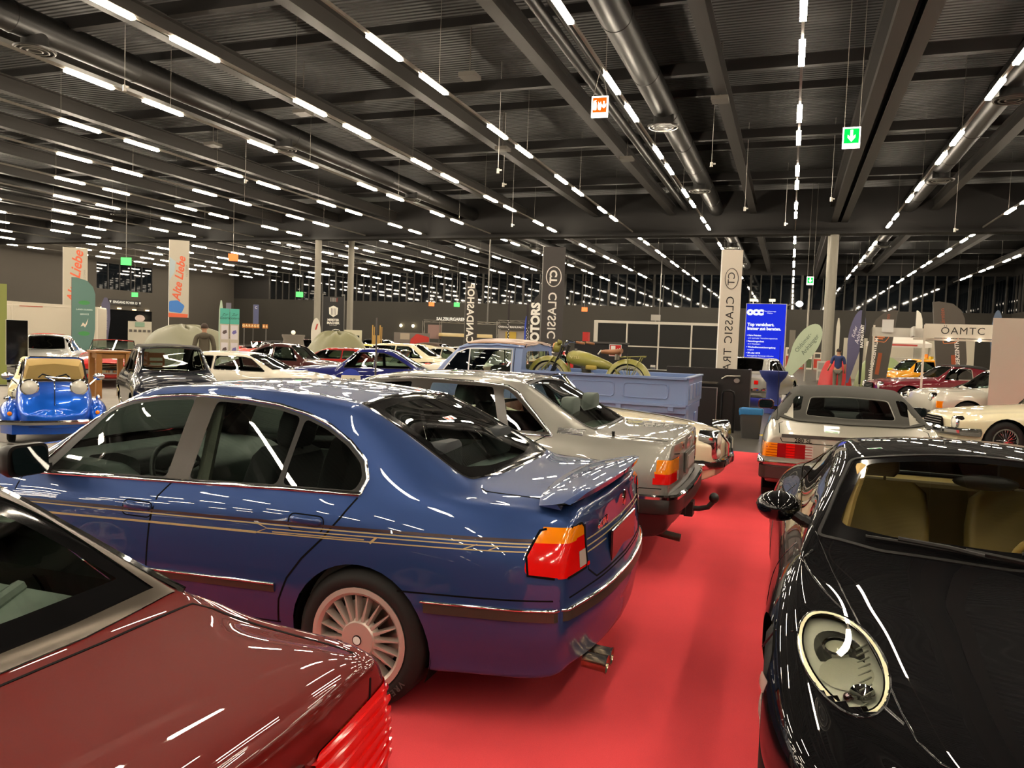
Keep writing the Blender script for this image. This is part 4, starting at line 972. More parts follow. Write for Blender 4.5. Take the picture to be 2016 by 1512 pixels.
# ---------------------------------------------------------------- black coupe facing the camera
def black_coupe():
    X0, Y0 = .83, 5.495
    R = thing('sports_coupe', 'glossy black sports coupe with tan interior and oval headlamps facing the camera', 'car', (X0, Y0, 0), -PI/2)
    P = pri('black_paint', '060608', rough=.6, coat=1., back='6b5326', spec=.03)
    st = [(-.88, .3, .62, .70, .5, .6, .72, .5, .77, .79), (-.7, .22, .78, .85, .54, .70, .83, .55, .86, .885), (-.4, .2, .85, .905, .56, .755, .885, .57, .93, .965), (0, .2, .86, .91, .58, .765, .905, .555, 1.035, 1.085), (.4, .2, .84, .89, .57, .755, .905, .548, 1.13, 1.185),
          (.8, .19, .83, .875, .55, .75, .895, .555, 1.195, 1.255), (1.15, .19, .825, .87, .54, .75, .89, .565, 1.215, 1.287), (1.45, .19, .825, .87, .54, .75, .885, .575, 1.20, 1.272), (1.58, .19, .825, .87, .54, .75, .88, .585, 1.165, 1.237), (1.75, .19, .825, .87, .54, .75, .872, .625, 1.085, 1.15), (1.92, .19, .83, .872, .53, .75, .865, .672, .998, 1.045), (2.06, .19, .835, .875, .53, .752, .856, .712, .915, .948),
          (2.16, .18, .84, .88, .52, .758, .842, .71, .862, .885), (2.3, .17, .845, .886, .51, .768, .802, .63, .80, .832), (2.45, .16, .845, .888, .50, .765, .752, .58, .758, .79), (2.6, .15, .84, .88, .47, .75, .692, .54, .712, .748), (2.78, .14, .815, .855, .44, .71, .628, .50, .664, .70), (2.94, .14, .77, .81, .41, .65, .568, .45, .622, .655), (3.08, .14, .69, .74, .38, .565, .518, .4, .582, .61), (3.19, .15, .59, .64, .36, .46, .475, .33, .54, .565)]
    S = Surf(carnet(st, [(.3, .04), (.5, .1), (.8, .05)], [(.15, .10), (.35, .16), (.6, .06)]), 7, 6)
    ws = rpoly([(1.56, -.535), (1.535, 0), (1.56, .535), (1.75, .592), (1.92, .64), (2.045, .682), (2.11, .45), (2.14, 0), (2.11, -.45), (2.045, -.682), (1.92, -.64), (1.75, -.592)], .03)
    f = S.take(ws, 'T')
    gl, bd = S.cut(f, rpoly([(1.605, -.475), (1.59, 0), (1.605, .475), (1.85, .555), (1.99, .6), (2.04, .4), (2.06, 0), (2.04, -.4), (1.99, -.6), (1.85, -.555)], .05), 'T')
    S.panel('windscreen', gl, glass('clear_windscreen', (.86, .88, .84), .7), R, -.002); S.panel('windscreen_band', bd, GLOSSB, R, -.001)
    m = MB(); S.strip(m, ws, 'T', .014, .004, True); obj('windscreen_seal', m, BLACKT, R)
    for sd in 'LR':
        S.panel('side_window', S.take([[(.62, .93), (1.2, .915), (1.2, 1.19), (.85, 1.17), (.68, 1.1)], [(1.2, .915), (1.93, .88), (1.65, 1.09), (1.5, 1.16), (1.2, 1.19)]], sd), GLASS, R, -.003)
        S.panel('quarter_window', S.take(rpoly([(.02, .95), (.56, .935), (.6, 1.09), (.45, 1.09), (.2, 1.02)], .03), sd), GLASSD, R, -.003)
    S.panel('rear_window', S.take(rpoly([(.55, -.42), (-.25, -.40), (-.3, 0), (-.25, .4), (.55, .42), (.6, 0)], .06), 'T'), GLASS, R, -.003)
    g = MB()
    # headlamps: oval lens with cream surround
    for s in (1, -1):
        c, a, b, rot = (2.715, s*.608), .246, .124, s*-.28
        def egg(k, kb=None, dx=0):
            out = []
            for t in np.linspace(0, 2*PI, 40, endpoint=False):
                x, y = a*k*math.cos(t)+dx, b*(kb or k)*math.sin(t)*(1-.10*math.cos(t)); out.append((c[0]+x*math.cos(rot)-y*math.sin(rot), c[1]+x*math.sin(rot)+y*math.cos(rot)))
            return out
        f = S.take(egg(1.0), 'T')
        i1, ring = S.cut(f, egg(.945, .90), 'T'); i2, r2 = S.cut(i1, egg(.915, .855), 'T')
        L = S.panel('headlamp', ring, pri('lamp_surround', 'd6d2ae', rough=.25, coat=1.), R, .002)
        S.panel('headlamp_chrome', r2, pri('lamp_ring', '55544c', rough=.1, metal=1.), L, .001)
        S.panel('headlamp_lens', i2, CLEAR, L, .003)
        bowl = i2+r2+ring
        S.panel('lamp_bowl', bowl, pri('lamp_reflector', 'dcdcc8', rough=.35), L, -.03)
        dk, _ = S.cut(i2, circ(c[0]-.065, c[1]+s*.012, .108, 28, .078, rot=rot), 'T'); dk, _ = S.cut(dk, [(c[0]-.3, c[1]-.2), (c[0]-.01, c[1]-.2), (c[0]-.01, c[1]+.2), (c[0]-.3, c[1]+.2)], 'T')
        S.panel('lamp_cavity', dk, pri('lamp_dark', '3a3a34', rough=.15, coat=1.), L, -.026)
        fin = MB()
        for q in np.linspace(-.11, .15, 9): S.strip(fin, [(c[0]+q, c[1]-s*.085+s*.02*abs(q)), (c[0]+q+.03, c[1]-s*.045)], 'T', .004, .001)
        for v in range(len(fin.v)): fin.v[v] = (fin.v[v][0], fin.v[v][1], fin.v[v][2]-.02)
        obj('lens_fins', fin, pri('fin_grey', '9a9a88', rough=.3), L)
        h, n = S.project([(c[0]-.075, c[1]+s*.015)], 'T')[0]; Q = lambda p: Matrix.Translation(p) @ n.to_track_quat('Z', 'Y').to_matrix().to_4x4()
        obj('projector_lens', MB().lathe([(.052, -.04), (.05, -.010), (.042, -.006)], 28, Q(h)), CHROME, L, 40)
        obj('projector_glass', MB().ell((0, 0, -.02), (.042, .042, .016), 24, 8, Q(h), 0, PI/2), pri('projector_eye', 'd6d6b8', rough=.06, coat=1.), L)
        h2, n2 = S.project([(c[0]+.035, c[1]-s*.008)], 'T')[0]
        obj('lamp_shelf', MB().ell((0, 0, -.028), (.085, .085, .012), 24, 8, Matrix.Translation(h2) @ n2.to_track_quat('Z', 'Y').to_matrix().to_4x4() @ rz(rot)), pri('lamp_cream', 'c9c9b0', rough=.3), L)
        h3, n3 = S.project([(c[0]+.135, c[1]-s*.05)], 'T')[0]
        obj('indicator_bulb', MB().lathe([(.04, -.03), (.038, -.012), (.029, -.018), (.001, -.03)], 24, Matrix.Translation(h3) @ n3.to_track_quat('Z', 'Y').to_matrix().to_4x4()), CHROME, L, 40)
        S.strip(g, egg(1.012), 'T', .009, .002, True)
        # hood edge, fender seams
        S.strip(g, [(1.98, s*.70), (2.3, s*.605), (2.7, s*.505), (2.95, s*.455), (3.05, s*.425), (3.12, s*.375), (3.165, s*.29), (3.19, s*.18), (3.20, 0)], 'T', .006, .0015)
        S.strip(g, [(2.92, s*.5), (2.99, s*.452)], 'T', .007, .002); S.strip(g, [(2.58, s*.765), (2.52, s*.83), (2.5, s*.87)], 'T', .007, .002)
        S.strip(g, [(2.12, s*.70), (2.16, s*.735), (2.22, s*.72), (2.36, s*.65), (2.45, s*.60)], 'T', .008, .002)
    for sd in 'LR':
        S.strip(g, [(1.9, .86), (1.86, .6), (1.9, .24)], sd, .008, .002); S.strip(g, [(.58, .9), (.5, .7), (.62, .3)], sd, .008, .002)
    air = []
    for s in (1, -1):
        air += S.take(rpoly([(s*.36, .22), (s*.7, .25), (s*.66, .36), (s*.36, .34)], .03), 'F')
    air += S.take(rpoly([(-.28, .22), (.28, .22), (.28, .3), (-.28, .3)], .03), 'F')
    S.panel('air_intakes', air, DARK, R, -.03)
    for s in (1, -1): S.panel('side_repeater', S.take(rpoly([(2.62, .50), (2.72, .50), (2.72, .545), (2.62, .545)], .012), 'L' if s > 0 else 'R'), REVL, R, .002)
    arches(S, R, (0, 2.415), .35, .325, .45, .87)
    S.panel('body', S.F, P, R); sides('shut_lines', g, GLOSSB, R, 180)
    for x, r in ((0, .33), (2.415, .32)):
        for s in (1, -1): wheel(R, x, s*.855, r, .25, .235, 'five', s, ALLOY)
    for s in (1, -1):
        M = MB(); secs = []
        for t, k in ((-.11, .55), (-.085, .9), (-.03, 1.05), (.04, .95), (.09, .6), (.115, .15)):
            secs.append([(1.63+t*.85, s*.845+.098*k*math.cos(a)+0, .955+.068*k*math.sin(a)) for a in np.linspace(0, 2*PI, 20, endpoint=False)])
        M.loft(secs); o = obj('door_mirror', M, P, R, 60)
        obj('mirror_foot', MB().tube([(1.66, s*.70, .90), (1.66, s*.74, .91), (1.65, s*.80, .945)], [.03, .028, .025], 8), BLACKT, o)
    obj('washer_jet', MB().ell((2.86, -.60, .60), (.014, .014, .016), 12, 8), pri('pink_chrome', 'cdb4bb', rough=.1, metal=1.), R)
    # wipers
    for y0, y1, x1 in ((.15, -.50, 2.06), (.60, .05, 2.075)):
        h = [S.project([(2.13-.05*t*0-(2.13-x1)*t, y0+(y1-y0)*t)], 'T')[0][0]+Vector((0, 0, .014)) for t in np.linspace(0, 1, 12)]
        w = MB().tube(h, .007, 6); w.tube([h[4]+Vector((.02, 0, .006)), h[6]+Vector((.01, 0, .012)), h[9]+Vector((.004, 0, .012))], .009, 6); w.tube([S.project([(2.16, y0)], 'T')[0][0]+Vector((0, 0, .012)), h[0]+Vector((.03, 0, .012)), h[5]+Vector((0, 0, .012))], .01, 6)
        obj('wiper', w, BLACKT, R)
    obj('cowl_panel', MB().add([], []).loft([[(2.14, y, .872-.06*abs(y)**2), (2.17, y, .872-.07*abs(y)**2), (2.16, y, .862-.07*abs(y)**2)] for y in np.linspace(-.55, .55, 9)]), BLACKT, R)
    # interior
    T = pri('tan_leather', '8d7742', rough=.5); T2 = pri('brown_leather', '6d5a35', rough=.5); T3 = pri('pale_tan', 'c1a362', rough=.6)
    for y in (.36, -.36): seat(R, 1.05, y, .40, T2, .54, .64, True, lean=.22, side=T, hmat=T2)
    obj('dashboard', MB().prism(rpoly([(1.48, .5), (1.44, .74), (1.56, .82), (2.08, .845), (2.1, .5)], .05), -.69, .69, Matrix.Rotation(PI/2, 4, 'X')), T3, R, 40)
    steering(R, 1.42, .36, .76, T3, .185, .38)
    obj('rear_bulkhead', MB().box((.42, 0, .66), (.08, 1.3, .6)), T2, R, 0, bevel=.03)
    obj('luggage_deck', MB().box((.05, 0, .86), (.75, 1.2, .06)), pri('pale_tan', 'c1a362', rough=.6), R, 0, bevel=.03)
    obj('luggage_rail', MB().tube([(.42, -.4, .97), (.42, -.3, 1.0), (.42, .3, 1.0), (.42, .4, .97)], .014), BLACKT, R)
    obj('inside_mirror', MB().ell((1.66, 0, 1.155), (.03, .13, .035), 16, 8), BLACKT, R)
    for s in (1, -1): obj('pillar_trim', MB().tube([(2.0, s*.60, .87), (1.78, s*.545, 1.05), (1.6, s*.49, 1.17)], .028, 8), T3, R)
    for s in (1, -1): obj('door_trim', MB().box((1.25, s*.72, .68), (1.3, .05, .42)), T3, R, 0, bevel=.02)
    return R
black_coupe()
# ---------------------------------------------------------------- silver roadster with a cloth top, seen from behind
def silver_roadster():
    R = thing('soft_top_roadster', 'silver roadster with a raised dark cloth top and wide ribbed tail lamps, seen from behind', 'car', (.64, 9.25, 0), PI/2)
    P = paint('pale_silver', 'a9a598', metal=.45, rough=.34)
    B = lambda x, *a: (x, .26, .84, .895, .6)+a
    st = [(-.88, .38, .76, .82, .58, .77, .80, .66, .835, .845), (-.82, .34, .80, .86, .6, .79, .83, .67, .855, .865), (-.6, .28, .83, .885, .6, .80, .885, .68, .90, .905), B(-.4, .805, .92, .70, .935, .94), B(-.3, .805, .93, .72, .95, .955), B(-.2, .805, .935, .69, 1.0, 1.02), B(.0, .805, .935, .63, 1.10, 1.125),
          B(.2, .805, .935, .59, 1.185, 1.22), B(.45, .805, .93, .56, 1.235, 1.275), B(.8, .805, .925, .57, 1.25, 1.298), B(1.15, .80, .92, .585, 1.225, 1.268), B(1.3, .80, .92, .60, 1.185, 1.22), B(1.5, .795, .915, .64, 1.06, 1.095), B(1.7, .79, .905, .69, .95, .98), B(1.9, .785, .89, .66, .915, .94), B(2.5, .775, .85, .6, .87, .89), (3.0, .28, .80, .84, .55, .74, .79, .55, .81, .83), (3.25, .3, .74, .78, .5, .68, .72, .5, .74, .76)]
    S = Surf(carnet(st, [(.3, .03), (.6, .05), (.85, .02)], [(.3, .08), (.8, .08)]), 6, 5)
    top = S.take(rpoly([(-.27, -.75), (-.40, -.5), (-.44, 0), (-.40, .5), (-.27, .75), (0, .745), (.2, .70), (.45, .62), (.8, .60), (1.2, .61), (1.24, 0), (1.2, -.61), (.8, -.60), (.45, -.62), (.2, -.70), (0, -.745)], .02), 'T')
    rw = rpoly([(-.235, -.45), (-.26, 0), (-.235, .45), (.13, .40), (.145, 0), (.13, -.40)], .05)
    ins, top = S.cut(top, rw, 'T')
    for s in (1, -1):
        q, top = S.cut(top, rpoly([(-.15, s*.50), (-.17, s*.635), (.02, s*.60), (.15, s*.55), (.15, s*.475)], .03), 'T'); S.panel('quarter_window', q, GLASSD, R, -.003)
    S.panel('rear_window', ins, glass('plastic_window', (.62, .66, .62), 1.2), R, -.002)
    C = pri('cloth_top', '2e2d27', rough=.85, bump=(300, .15))
    m = MB(); S.strip(m, rw, 'T', .012, .004, True); obj('window_piping', m, pri('grey_piping', '8b8a82', rough=.6), R)
    m = MB(); S.strip(m, [(-.25, -.70), (-.40, -.5), (-.44, 0), (-.40, .5), (-.25, .70)], 'T', .05, .014); obj('cloth_top_hem', m, C, R)
    for sd in 'LR': top += S.take([[(-.36, .936), (.34, .94), (.34, 1.3), (-.36, 1.3)], [(.34, 1.195), (1.2, 1.195), (1.24, 1.3), (.34, 1.3)]], sd)
    C = pri('cloth_top', '2e2d27', rough=.85, bump=(300, .15)); S.panel('cloth_top', top, C, R, .006)
    for sd in 'LR': S.panel('side_window', S.take([[(.36, .948), (.5, .945), (.5, 1.19), (.36, 1.18)], [(.5, .945), (1.62, .925), (1.3, 1.13), (1.15, 1.19), (.5, 1.19)]], sd), GLASS, R, -.003)
    S.panel('windscreen', S.take(rpoly([(1.29, -.55), (1.27, 0), (1.29, .55), (1.7, .67), (1.78, 0), (1.7, -.67)], .03), 'T'), GLASS, R, -.003)
    for s in (1, -1):
        sd = 'L' if s > 0 else 'R'
        a = S.take(rpoly([(-.78, .60), (-.77, .745), (-1.1, .745), (-1.1, .60)], .01), sd)+S.take(rpoly([(s*.37, .60), (s*.95, .60), (s*.95, .745), (s*.37, .745)], .01), 'B')
        am, rd = S.cut(a, [(s*.715, .5), (s*1, .5), (s*1, .8), (s*.715, .8)], 'B'); am2, rd = S.cut(rd, [(-1.2, .5), (-.7, .5), (-.7, .8), (-1.2, .8)], sd)
        rv, rd = S.cut(rd, [(s*.37, .5), (s*.445, .5), (s*.445, .8), (s*.37, .8)], 'B'); br, rd = S.cut(rd, [(s*.545, .5), (s*.63, .5), (s*.63, .8), (s*.545, .8)], 'B')
        L = S.panel('tail_lamp', rd, REDD, R, .006); S.panel('indicator_lens', am+am2, AMBER, L, .006); S.panel('reversing_lens', rv, REVL, L, .006); S.panel('brake_lens', br, RED, L, .006)
        rb = MB()
        for k in range(5): S.strip(rb, [(s*.38, .615+k*.028), (s*.6, .615+k*.028), (s*.82, .615+k*.028)], 'B', .006, .009)
        obj('lens_ribs', rb, REDD, L)
    arches(S, R, (0, 2.455), .335, .31, .5, .89)
    S.panel('body', S.F, P, R)
    g = MB(); S.strip(g, [(.70, .842), (.69, .80), (.67, .76), (-.67, .76), (-.69, .80), (-.70, .842)], 'B', .008, .0015)
    for s in (1, -1): S.strip(g, [(-.88, s*.70), (-.5, s*.715), (-.45, s*.68)], 'T', .008, .0015)
    sides('shut_lines', g, SEAM, R)
    k = MB(); S.strip(k, [(-.68, .822), (0, .832), (.68, .822)], 'B', .034, .006); obj('boot_lip_strip', k, pri('dark_brown_strip', '2a2019', rough=.3), R)
    secs = [[(x, y, .50), (x-.06, y*1.01, .52), (x-.075, y*1.01, .545), (x-.03, y, .565), (x+.06, y*.96, .565), (x+.06, y*.96, .5)] for x, y in ((-.45, .91), (-.75, .9), (-.86, .84), (-.9, .5), (-.91, 0), (-.9, -.5), (-.86, -.84), (-.75, -.9), (-.45, -.91))]
    b = obj('rear_bumper', MB().loft(secs), CHROME, R, 40)
    obj('bumper_rubber', MB().loft([[(x, y, .36), (x-.05, y*1.005, .38), (x-.055, y*1.005, .5), (x+.05, y*.97, .5), (x+.05, y*.97, .36)] for x, y in ((-.45, .895), (-.75, .885), (-.85, .82), (-.88, .5), (-.89, 0), (-.88, -.5), (-.85, -.82), (-.75, -.885), (-.45, -.895))]), pri('bumper_brown', '3f3331', rough=.3), b, 40)
    Bm = Matrix(((0, 0, -1, 0), (-1, 0, 0, 0), (0, 1, 0, 0), (0, 0, 0, 1)))
    text('model_badge', '280 SL', .062, CHROME, R, Matrix.Translation((-.912, .47, .785)) @ Bm, .004, align='CENTER')
    p = plate(R, Matrix.Translation((-.925, .0, .672)) @ Bm, None, pri('plate_cream', 'c9c4b4', rough=.4), .52, .12)
    obj('plate_square', MB().box((-.2, 0, .008), (.09, .085, .004)), pri('plate_blue_grey', '3c4150', rough=.4), p, 0)
    text('plate_text', 'C', .07, WHITE, p, Matrix.Translation((-.2, 0, .0105)), .001)
    for x in (0, 2.455):
        for s in (1, -1): wheel(R, x, s*.865, .31, .2, .19, 'disc', s, ALLOY)
    for s in (1, -1):
        o = mirror_pod(R, 1.6, s*.82, .98, s, pri('mirror_blue_black', '171c22', rough=.1, coat=1.), .07, .1, .06)
    Sx = pri('navy_leather', '14171f', rough=.5)
    for y in (.36, -.36): seat(R, .62, y, .46, Sx, .52, .58, True, lean=.2)
    obj('dashboard', MB().prism(rpoly([(1.4, .6), (1.38, .86), (1.5, .92), (1.8, .93), (1.8, .6)], .05), -.68, .68, Matrix.Rotation(PI/2, 4, 'X')), Sx, R, 40)
    steering(R, 1.25, .36, .86, BLACKT)
    obj('inside_mirror', MB().box((1.2, 0, 1.2), (.03, .22, .055)), BLACKT, R, 0, bevel=.01)
    obj('aerial', MB().cyl((-.35, .74, .93), (-.35, .75, 1.75), .003, n=6), BLACKT, R)
    return R
silver_roadster()
# ---------------------------------------------------------------- simpler cars built from a handful of measures
def mkst(xr, xf, W, zb, belt, tailz, trunkz, hoodz, nosez, rb, rt, wt, cw, H, tum=.62, flare=1.0):
    w = W/2; yb = w*.87; st = []
    def a(x, ys, ym, zm, y2, z2, yr, zr, zc, z0=zb): st.append((x, z0, ys*w, ym*w, zm, y2*w, z2, yr*w, zr, zc))
    zm = zb+.36
    a(xr+.04, .80, .88, zm, .78, tailz, .60, tailz+.02, tailz+.03, zb+.08); a(xr+.16, .9, .95, zm, .84, (tailz+trunkz)/2, .66, (tailz+trunkz)/2+.02, (tailz+trunkz)/2+.035)
    if rb-xr > .45: a((xr+.16+rb)/2, .95, 1.0, zm, .87, trunkz, .7, trunkz+.025, trunkz+.04)
    tb = max(trunkz, min(belt, trunkz+.05))
    a(rb-.06, .95, 1.0, zm, .88, tb, .72, tb+.025, tb+.04); a(rb+.02, .95, 1.0, zm, .88, belt-.01 if rb > xr+.4 else tb, .71, tb+.06, tb+.08)
    for t in (.35, .7): a(rb+(rt-rb)*t, .95, 1.0, zm, .89, belt, .71+(tum-.71)*t, tb+.05+(H-.05-tb-.05)*t, tb+.07+(H-tb-.07)*t*1.0)
    a(rt, .95, 1.0, zm, .9, belt, tum, H-.06, H-.025); a(rt+(wt-rt)*.35, .95, 1.0, zm, .9, belt, tum+.01, H-.035, H); a(rt+(wt-rt)*.75, .95, 1.0, zm, .9, belt, tum+.02, H-.04, H-.005)
    a(wt, .95, 1.0, zm, .9, belt, tum+.03, H-.09, H-.045)
    for t in (.45, .8): a(wt+(cw-wt)*t, .95, 1.0, zm, .89, belt-.01, tum+.03+(.74-tum-.03)*t, H-.09+(hoodz+.02-H+.09)*t, H-.045+(hoodz+.05-H+.045)*t)
    a(cw, .95, 1.0, zm, .88, belt-.03, .75, hoodz+.005, hoodz+.045); a(cw+.14, .95, 1.0, zm, .87, belt-.05, .7, hoodz-.005, hoodz+.03)
    a((cw+xf)/2+.1, .94, .99, zm, .84, (belt-.05+nosez)/2+.02, .62, (hoodz+nosez)/2+.02, (hoodz+nosez)/2+.05); a(xf-.25, .9, .95, zm, .78, nosez+.01, .55, nosez+.03, nosez+.05); a(xf-.08, .8, .86, zm, .68, nosez-.05, .48, nosez-.03, nosez-.01, zb+.06)
    return st
STY = { # xr xf W zb belt tailz trunkz hoodz nosez rb rt wt cw H | wheels R
    'sedan': ((-1.2, 3.55, 1.8, .26, .93, .84, .92, .92, .84, -.35, .35, 1.75, 2.3, 1.45), (0, 2.75), .33),
    'hatch': ((-.78, 3.08, 1.55, .24, .86, .78, .86, .86, .70, -.55, -.05, 1.15, 1.75, 1.25, .66), (0, 2.31), .30),
    'coupe': ((-1.0, 3.2, 1.62, .24, .88, .66, .78, .90, .76, -.35, .45, 1.25, 1.72, 1.37, .62), (0, 2.5), .32),
    'bubble': ((-.52, 2.42, 1.34, .24, .86, .62, .72, .86, .66, -.35, .30, 1.28, 1.66, 1.32, .68), (0, 1.84), .27),
    'soft': ((-.9, 3.2, 1.62, .24, .86, .72, .82, .86, .72, -.1, .28, 1.15, 1.6, 1.28, .66), (0, 2.4), .31),
    'open': ((-.85, 3.1, 1.6, .23, .82, .70, .80, .82, .66, .05, .3, 1.0, 1.5, .86, .8), (0, 2.35), .31),
    'modern': ((-.95, 3.35, 1.78, .18, .86, .78, .86, .82, .60, -.1, .45, 1.2, 1.95, 1.26, .62), (0, 2.42), .32)}
CARS = {}
KIND = {'sedan': 'saloon_car', 'hatch': 'fastback_car', 'coupe': 'coupe_car', 'bubble': 'small_car', 'soft': 'cabriolet_car', 'open': 'roadster_car', 'modern': 'sports_car'}
def gcar(style, name, label, x, y, a, col, metal=0., soft=None, scale=1., wstyle='disc', chrome=True, seatcol='3a2c22', group=None, lamps=True, tail='two', roofcol=None, glasm=None, dz=0):
    p, wx, wr = STY[style]
    R = thing(KIND[style], label, 'car', (x, y, dz), a, group); CARS[name] = R
    if scale != 1: R.scale = (scale,)*3
    P = paint('paint_'+col, col, metal=metal)
    (xr, xf, Wd, zb, belt, tailz, trunkz, hoodz, nosez, rb, rt, wt, cw, H), tum = p[:14], (p[14] if len(p) > 14 else .62)
    S = Surf(carnet(mkst(*p), [(.2, .02), (.5, .05), (.8, .04)], [(.2, .05), (.55, .09), (.9, .02)]), 4, 3)
    w = Wd/2; G = glasm or GLASSD; opn = style == 'open'
    if not opn:
        mid = rt+(wt-rt)*.42; zt = H-.105
        dl = [[(rb+.22, belt+.02), (mid-.03, belt+.015), (mid-.03, zt), (rt+.12, zt-.005), (rb+.22+(rt-rb)*.5, belt+.02+(zt-belt)*.62)], [(mid+.03, belt+.015), (cw-.16, belt), (wt+.08, zt-.03), (wt-.1, zt), (mid+.03, zt)]]
        ch = MB()
        for sd in 'LR':
            if soft and rt-rb < .5: q = dl[1:]
            else: q = dl
            for g in q:
                S.panel('side_window', S.take(rpoly(g, .03), sd), G, R, -.003)
                if chrome: S.strip(ch, rpoly(g, .03), sd, .018, .005, True)
        S.panel('windscreen', S.take(rpoly([(wt+.01, -w*tum*.9), (wt-.01, 0), (wt+.01, w*tum*.9), (cw-.06, w*.70), (cw+.04, 0), (cw-.06, -w*.70)], .04), 'T'), G, R, -.003)
        rwp = rpoly([(rt-.03, -w*tum*.78), (rt-.01, 0), (rt-.03, w*tum*.78), (rb+.08, w*.60), (rb+.02, 0), (rb+.08, -w*.60)], .06)
        S.panel('rear_window', S.take(rwp, 'T'), G, R, -.003)
        if chrome:
            S.strip(ch, [(cw-.05, -w*.71), (wt+.0, -w*tum*.92), (wt-.015, 0), (wt+.0, w*tum*.92), (cw-.05, w*.71), (cw+.05, 0)], 'T', .018, .005, True); sides('window_chrome', ch, CHROME, R)
        if soft or roofcol:
            cut = S.take(rpoly([(rb-.02, -w*.74), (rb-.05, 0), (rb-.02, w*.74), (rt, w*.72), (wt-.03, w*.70), (wt-.05, 0), (wt-.03, -w*.70), (rt, -w*.72)], .05), 'T')
            S.panel('cloth_top' if soft else 'roof_panel', cut, pri('cloth_'+soft, soft, rough=.9) if soft else P, R, .008 if soft else 0)
    else:
        S.take(rpoly([(rb+.1, -w*.66), (rb+.02, 0), (rb+.1, w*.66), (cw-.25, w*.70), (cw-.15, 0), (cw-.25, -w*.70)], .12), 'T')
        ws = MB(); ws.add([(cw-.05, -w*.70, hoodz), (cw+.05, 0, hoodz+.02), (cw-.05, w*.70, hoodz), (cw-.33, w*.60, hoodz+.33), (cw-.27, 0, hoodz+.36), (cw-.33, -w*.60, hoodz+.33)], [(0, 1, 4, 5), (1, 2, 3, 4)])
        obj('windscreen', ws, G, R, 40); obj('windscreen_frame', MB().tube([(cw-.05, -w*.70, hoodz), (cw-.33, -w*.60, hoodz+.33), (cw-.27, 0, hoodz+.36), (cw-.33, w*.60, hoodz+.33), (cw-.05, w*.70, hoodz)], .016, 6), CHROME, R)
        C = pri('seat_'+seatcol, seatcol, rough=.6)
        for s in (.3, -.3): seat(R, .75, s*w/.8, .35, C, .46, .5, False)
        steering(R, 1.1, .3, .72, BLACKT, .18)
    for xx in wx:
        for s in (1, -1): S.take(circ(xx, wr, wr+.045, 24), 'L' if s > 0 else 'R')
    S.panel('body', S.F, P, R)
    for xx in wx:
        for s in (1, -1):
            M = Matrix.Translation((xx, s*w*.5, wr)) @ turned(s); aa = -.3 if s < 0 else PI-.3
            obj('wheel_housing', MB().lathe([(.001, 0), (wr+.05, 0), (wr+.05, w*.44)], 20, None, aa, aa+PI+.6), DARK, R, 40, M)
            wheel(R, xx, s*w*.95, wr, .17, wr*.62, wstyle, s)
    lz = nosez-.1 if style != 'modern' else .55; ly = w*.70
    if lamps:
        for s in (1, -1):
            h, n = S.project([(s*ly, lz)], 'F')[0]; r = .095 if style != 'sedan' else .085
            M = Matrix.Translation((h.x-.03, s*ly, lz)) @ Matrix.Rotation(PI/2, 4, 'Y')
            L = obj('headlamp', MB().lathe([(r+.02, -.08), (r+.018, .03), (r, .045), (r-.008, .035)], 24, M), CHROME, R, 40)
            obj('headlamp_lens', MB().lathe([(r-.005, .036), (r*.6, .055), (.001, .062)], 24, M), pri('lamp_glass_white', 'd4d2c4', rough=.12, coat=1.), L, 60)
    if chrome:
        for nm, X, sg, zz in (('front_bumper', xf, 1, zb+.2), ('rear_bumper', xr, -1, zb+.24)):
            secs = [[(X+sg*q, yy*w, zz-.06), (X+sg*(q+.05), yy*w*1.01, zz-.02), (X+sg*(q+.05), yy*w*1.01, zz+.03), (X+sg*q, yy*w, zz+.06), (X+sg*(q-.03), yy*w*.97, zz)] for yy, q in ((1.0, -.35), (.96, -.08), (.7, .06), (0, .1), (-.7, .06), (-.96, -.08), (-1.0, -.35))]
            obj(nm, MB().loft(secs), CHROME, R, 40)
        h = S.project([(0, lz-.02)], 'F')[0][0]
        gz = MB().prism(rpoly([(-w*.42, -.11), (w*.42, -.11), (w*.36, .11), (-w*.36, .11)], .05), 0, .03)
        g = obj('grille', gz, DARK, R, 0, Matrix.Translation((h.x-.0, 0, lz-.04)) @ Matrix.Rotation(PI/2, 4, 'Z') @ Matrix.Rotation(PI/2, 4, 'X'))
        b = MB()
        for k in range(5): b.box((0, -.08+k*.04, .035), (w*.74, .008, .012))
        obj('grille_bars', b, CHROME, g, 0)
    if tail:
        for s in (1, -1):
            h, n = S.project([(s*w*.68, tailz-.12)], 'B')[0]
            obj('tail_lamp', MB().box((h.x+.01, s*w*.68, tailz-.12), (.06, .13, .12)), RED, R, 0, bevel=.02)
    return R
def FL(lat, dep): # a point given by its distance ahead and to the side of the visitor
    return (lat*rt[0]+dep*fw[0], lat*rt[1]+dep*fw[1])
TOC = math.atan2
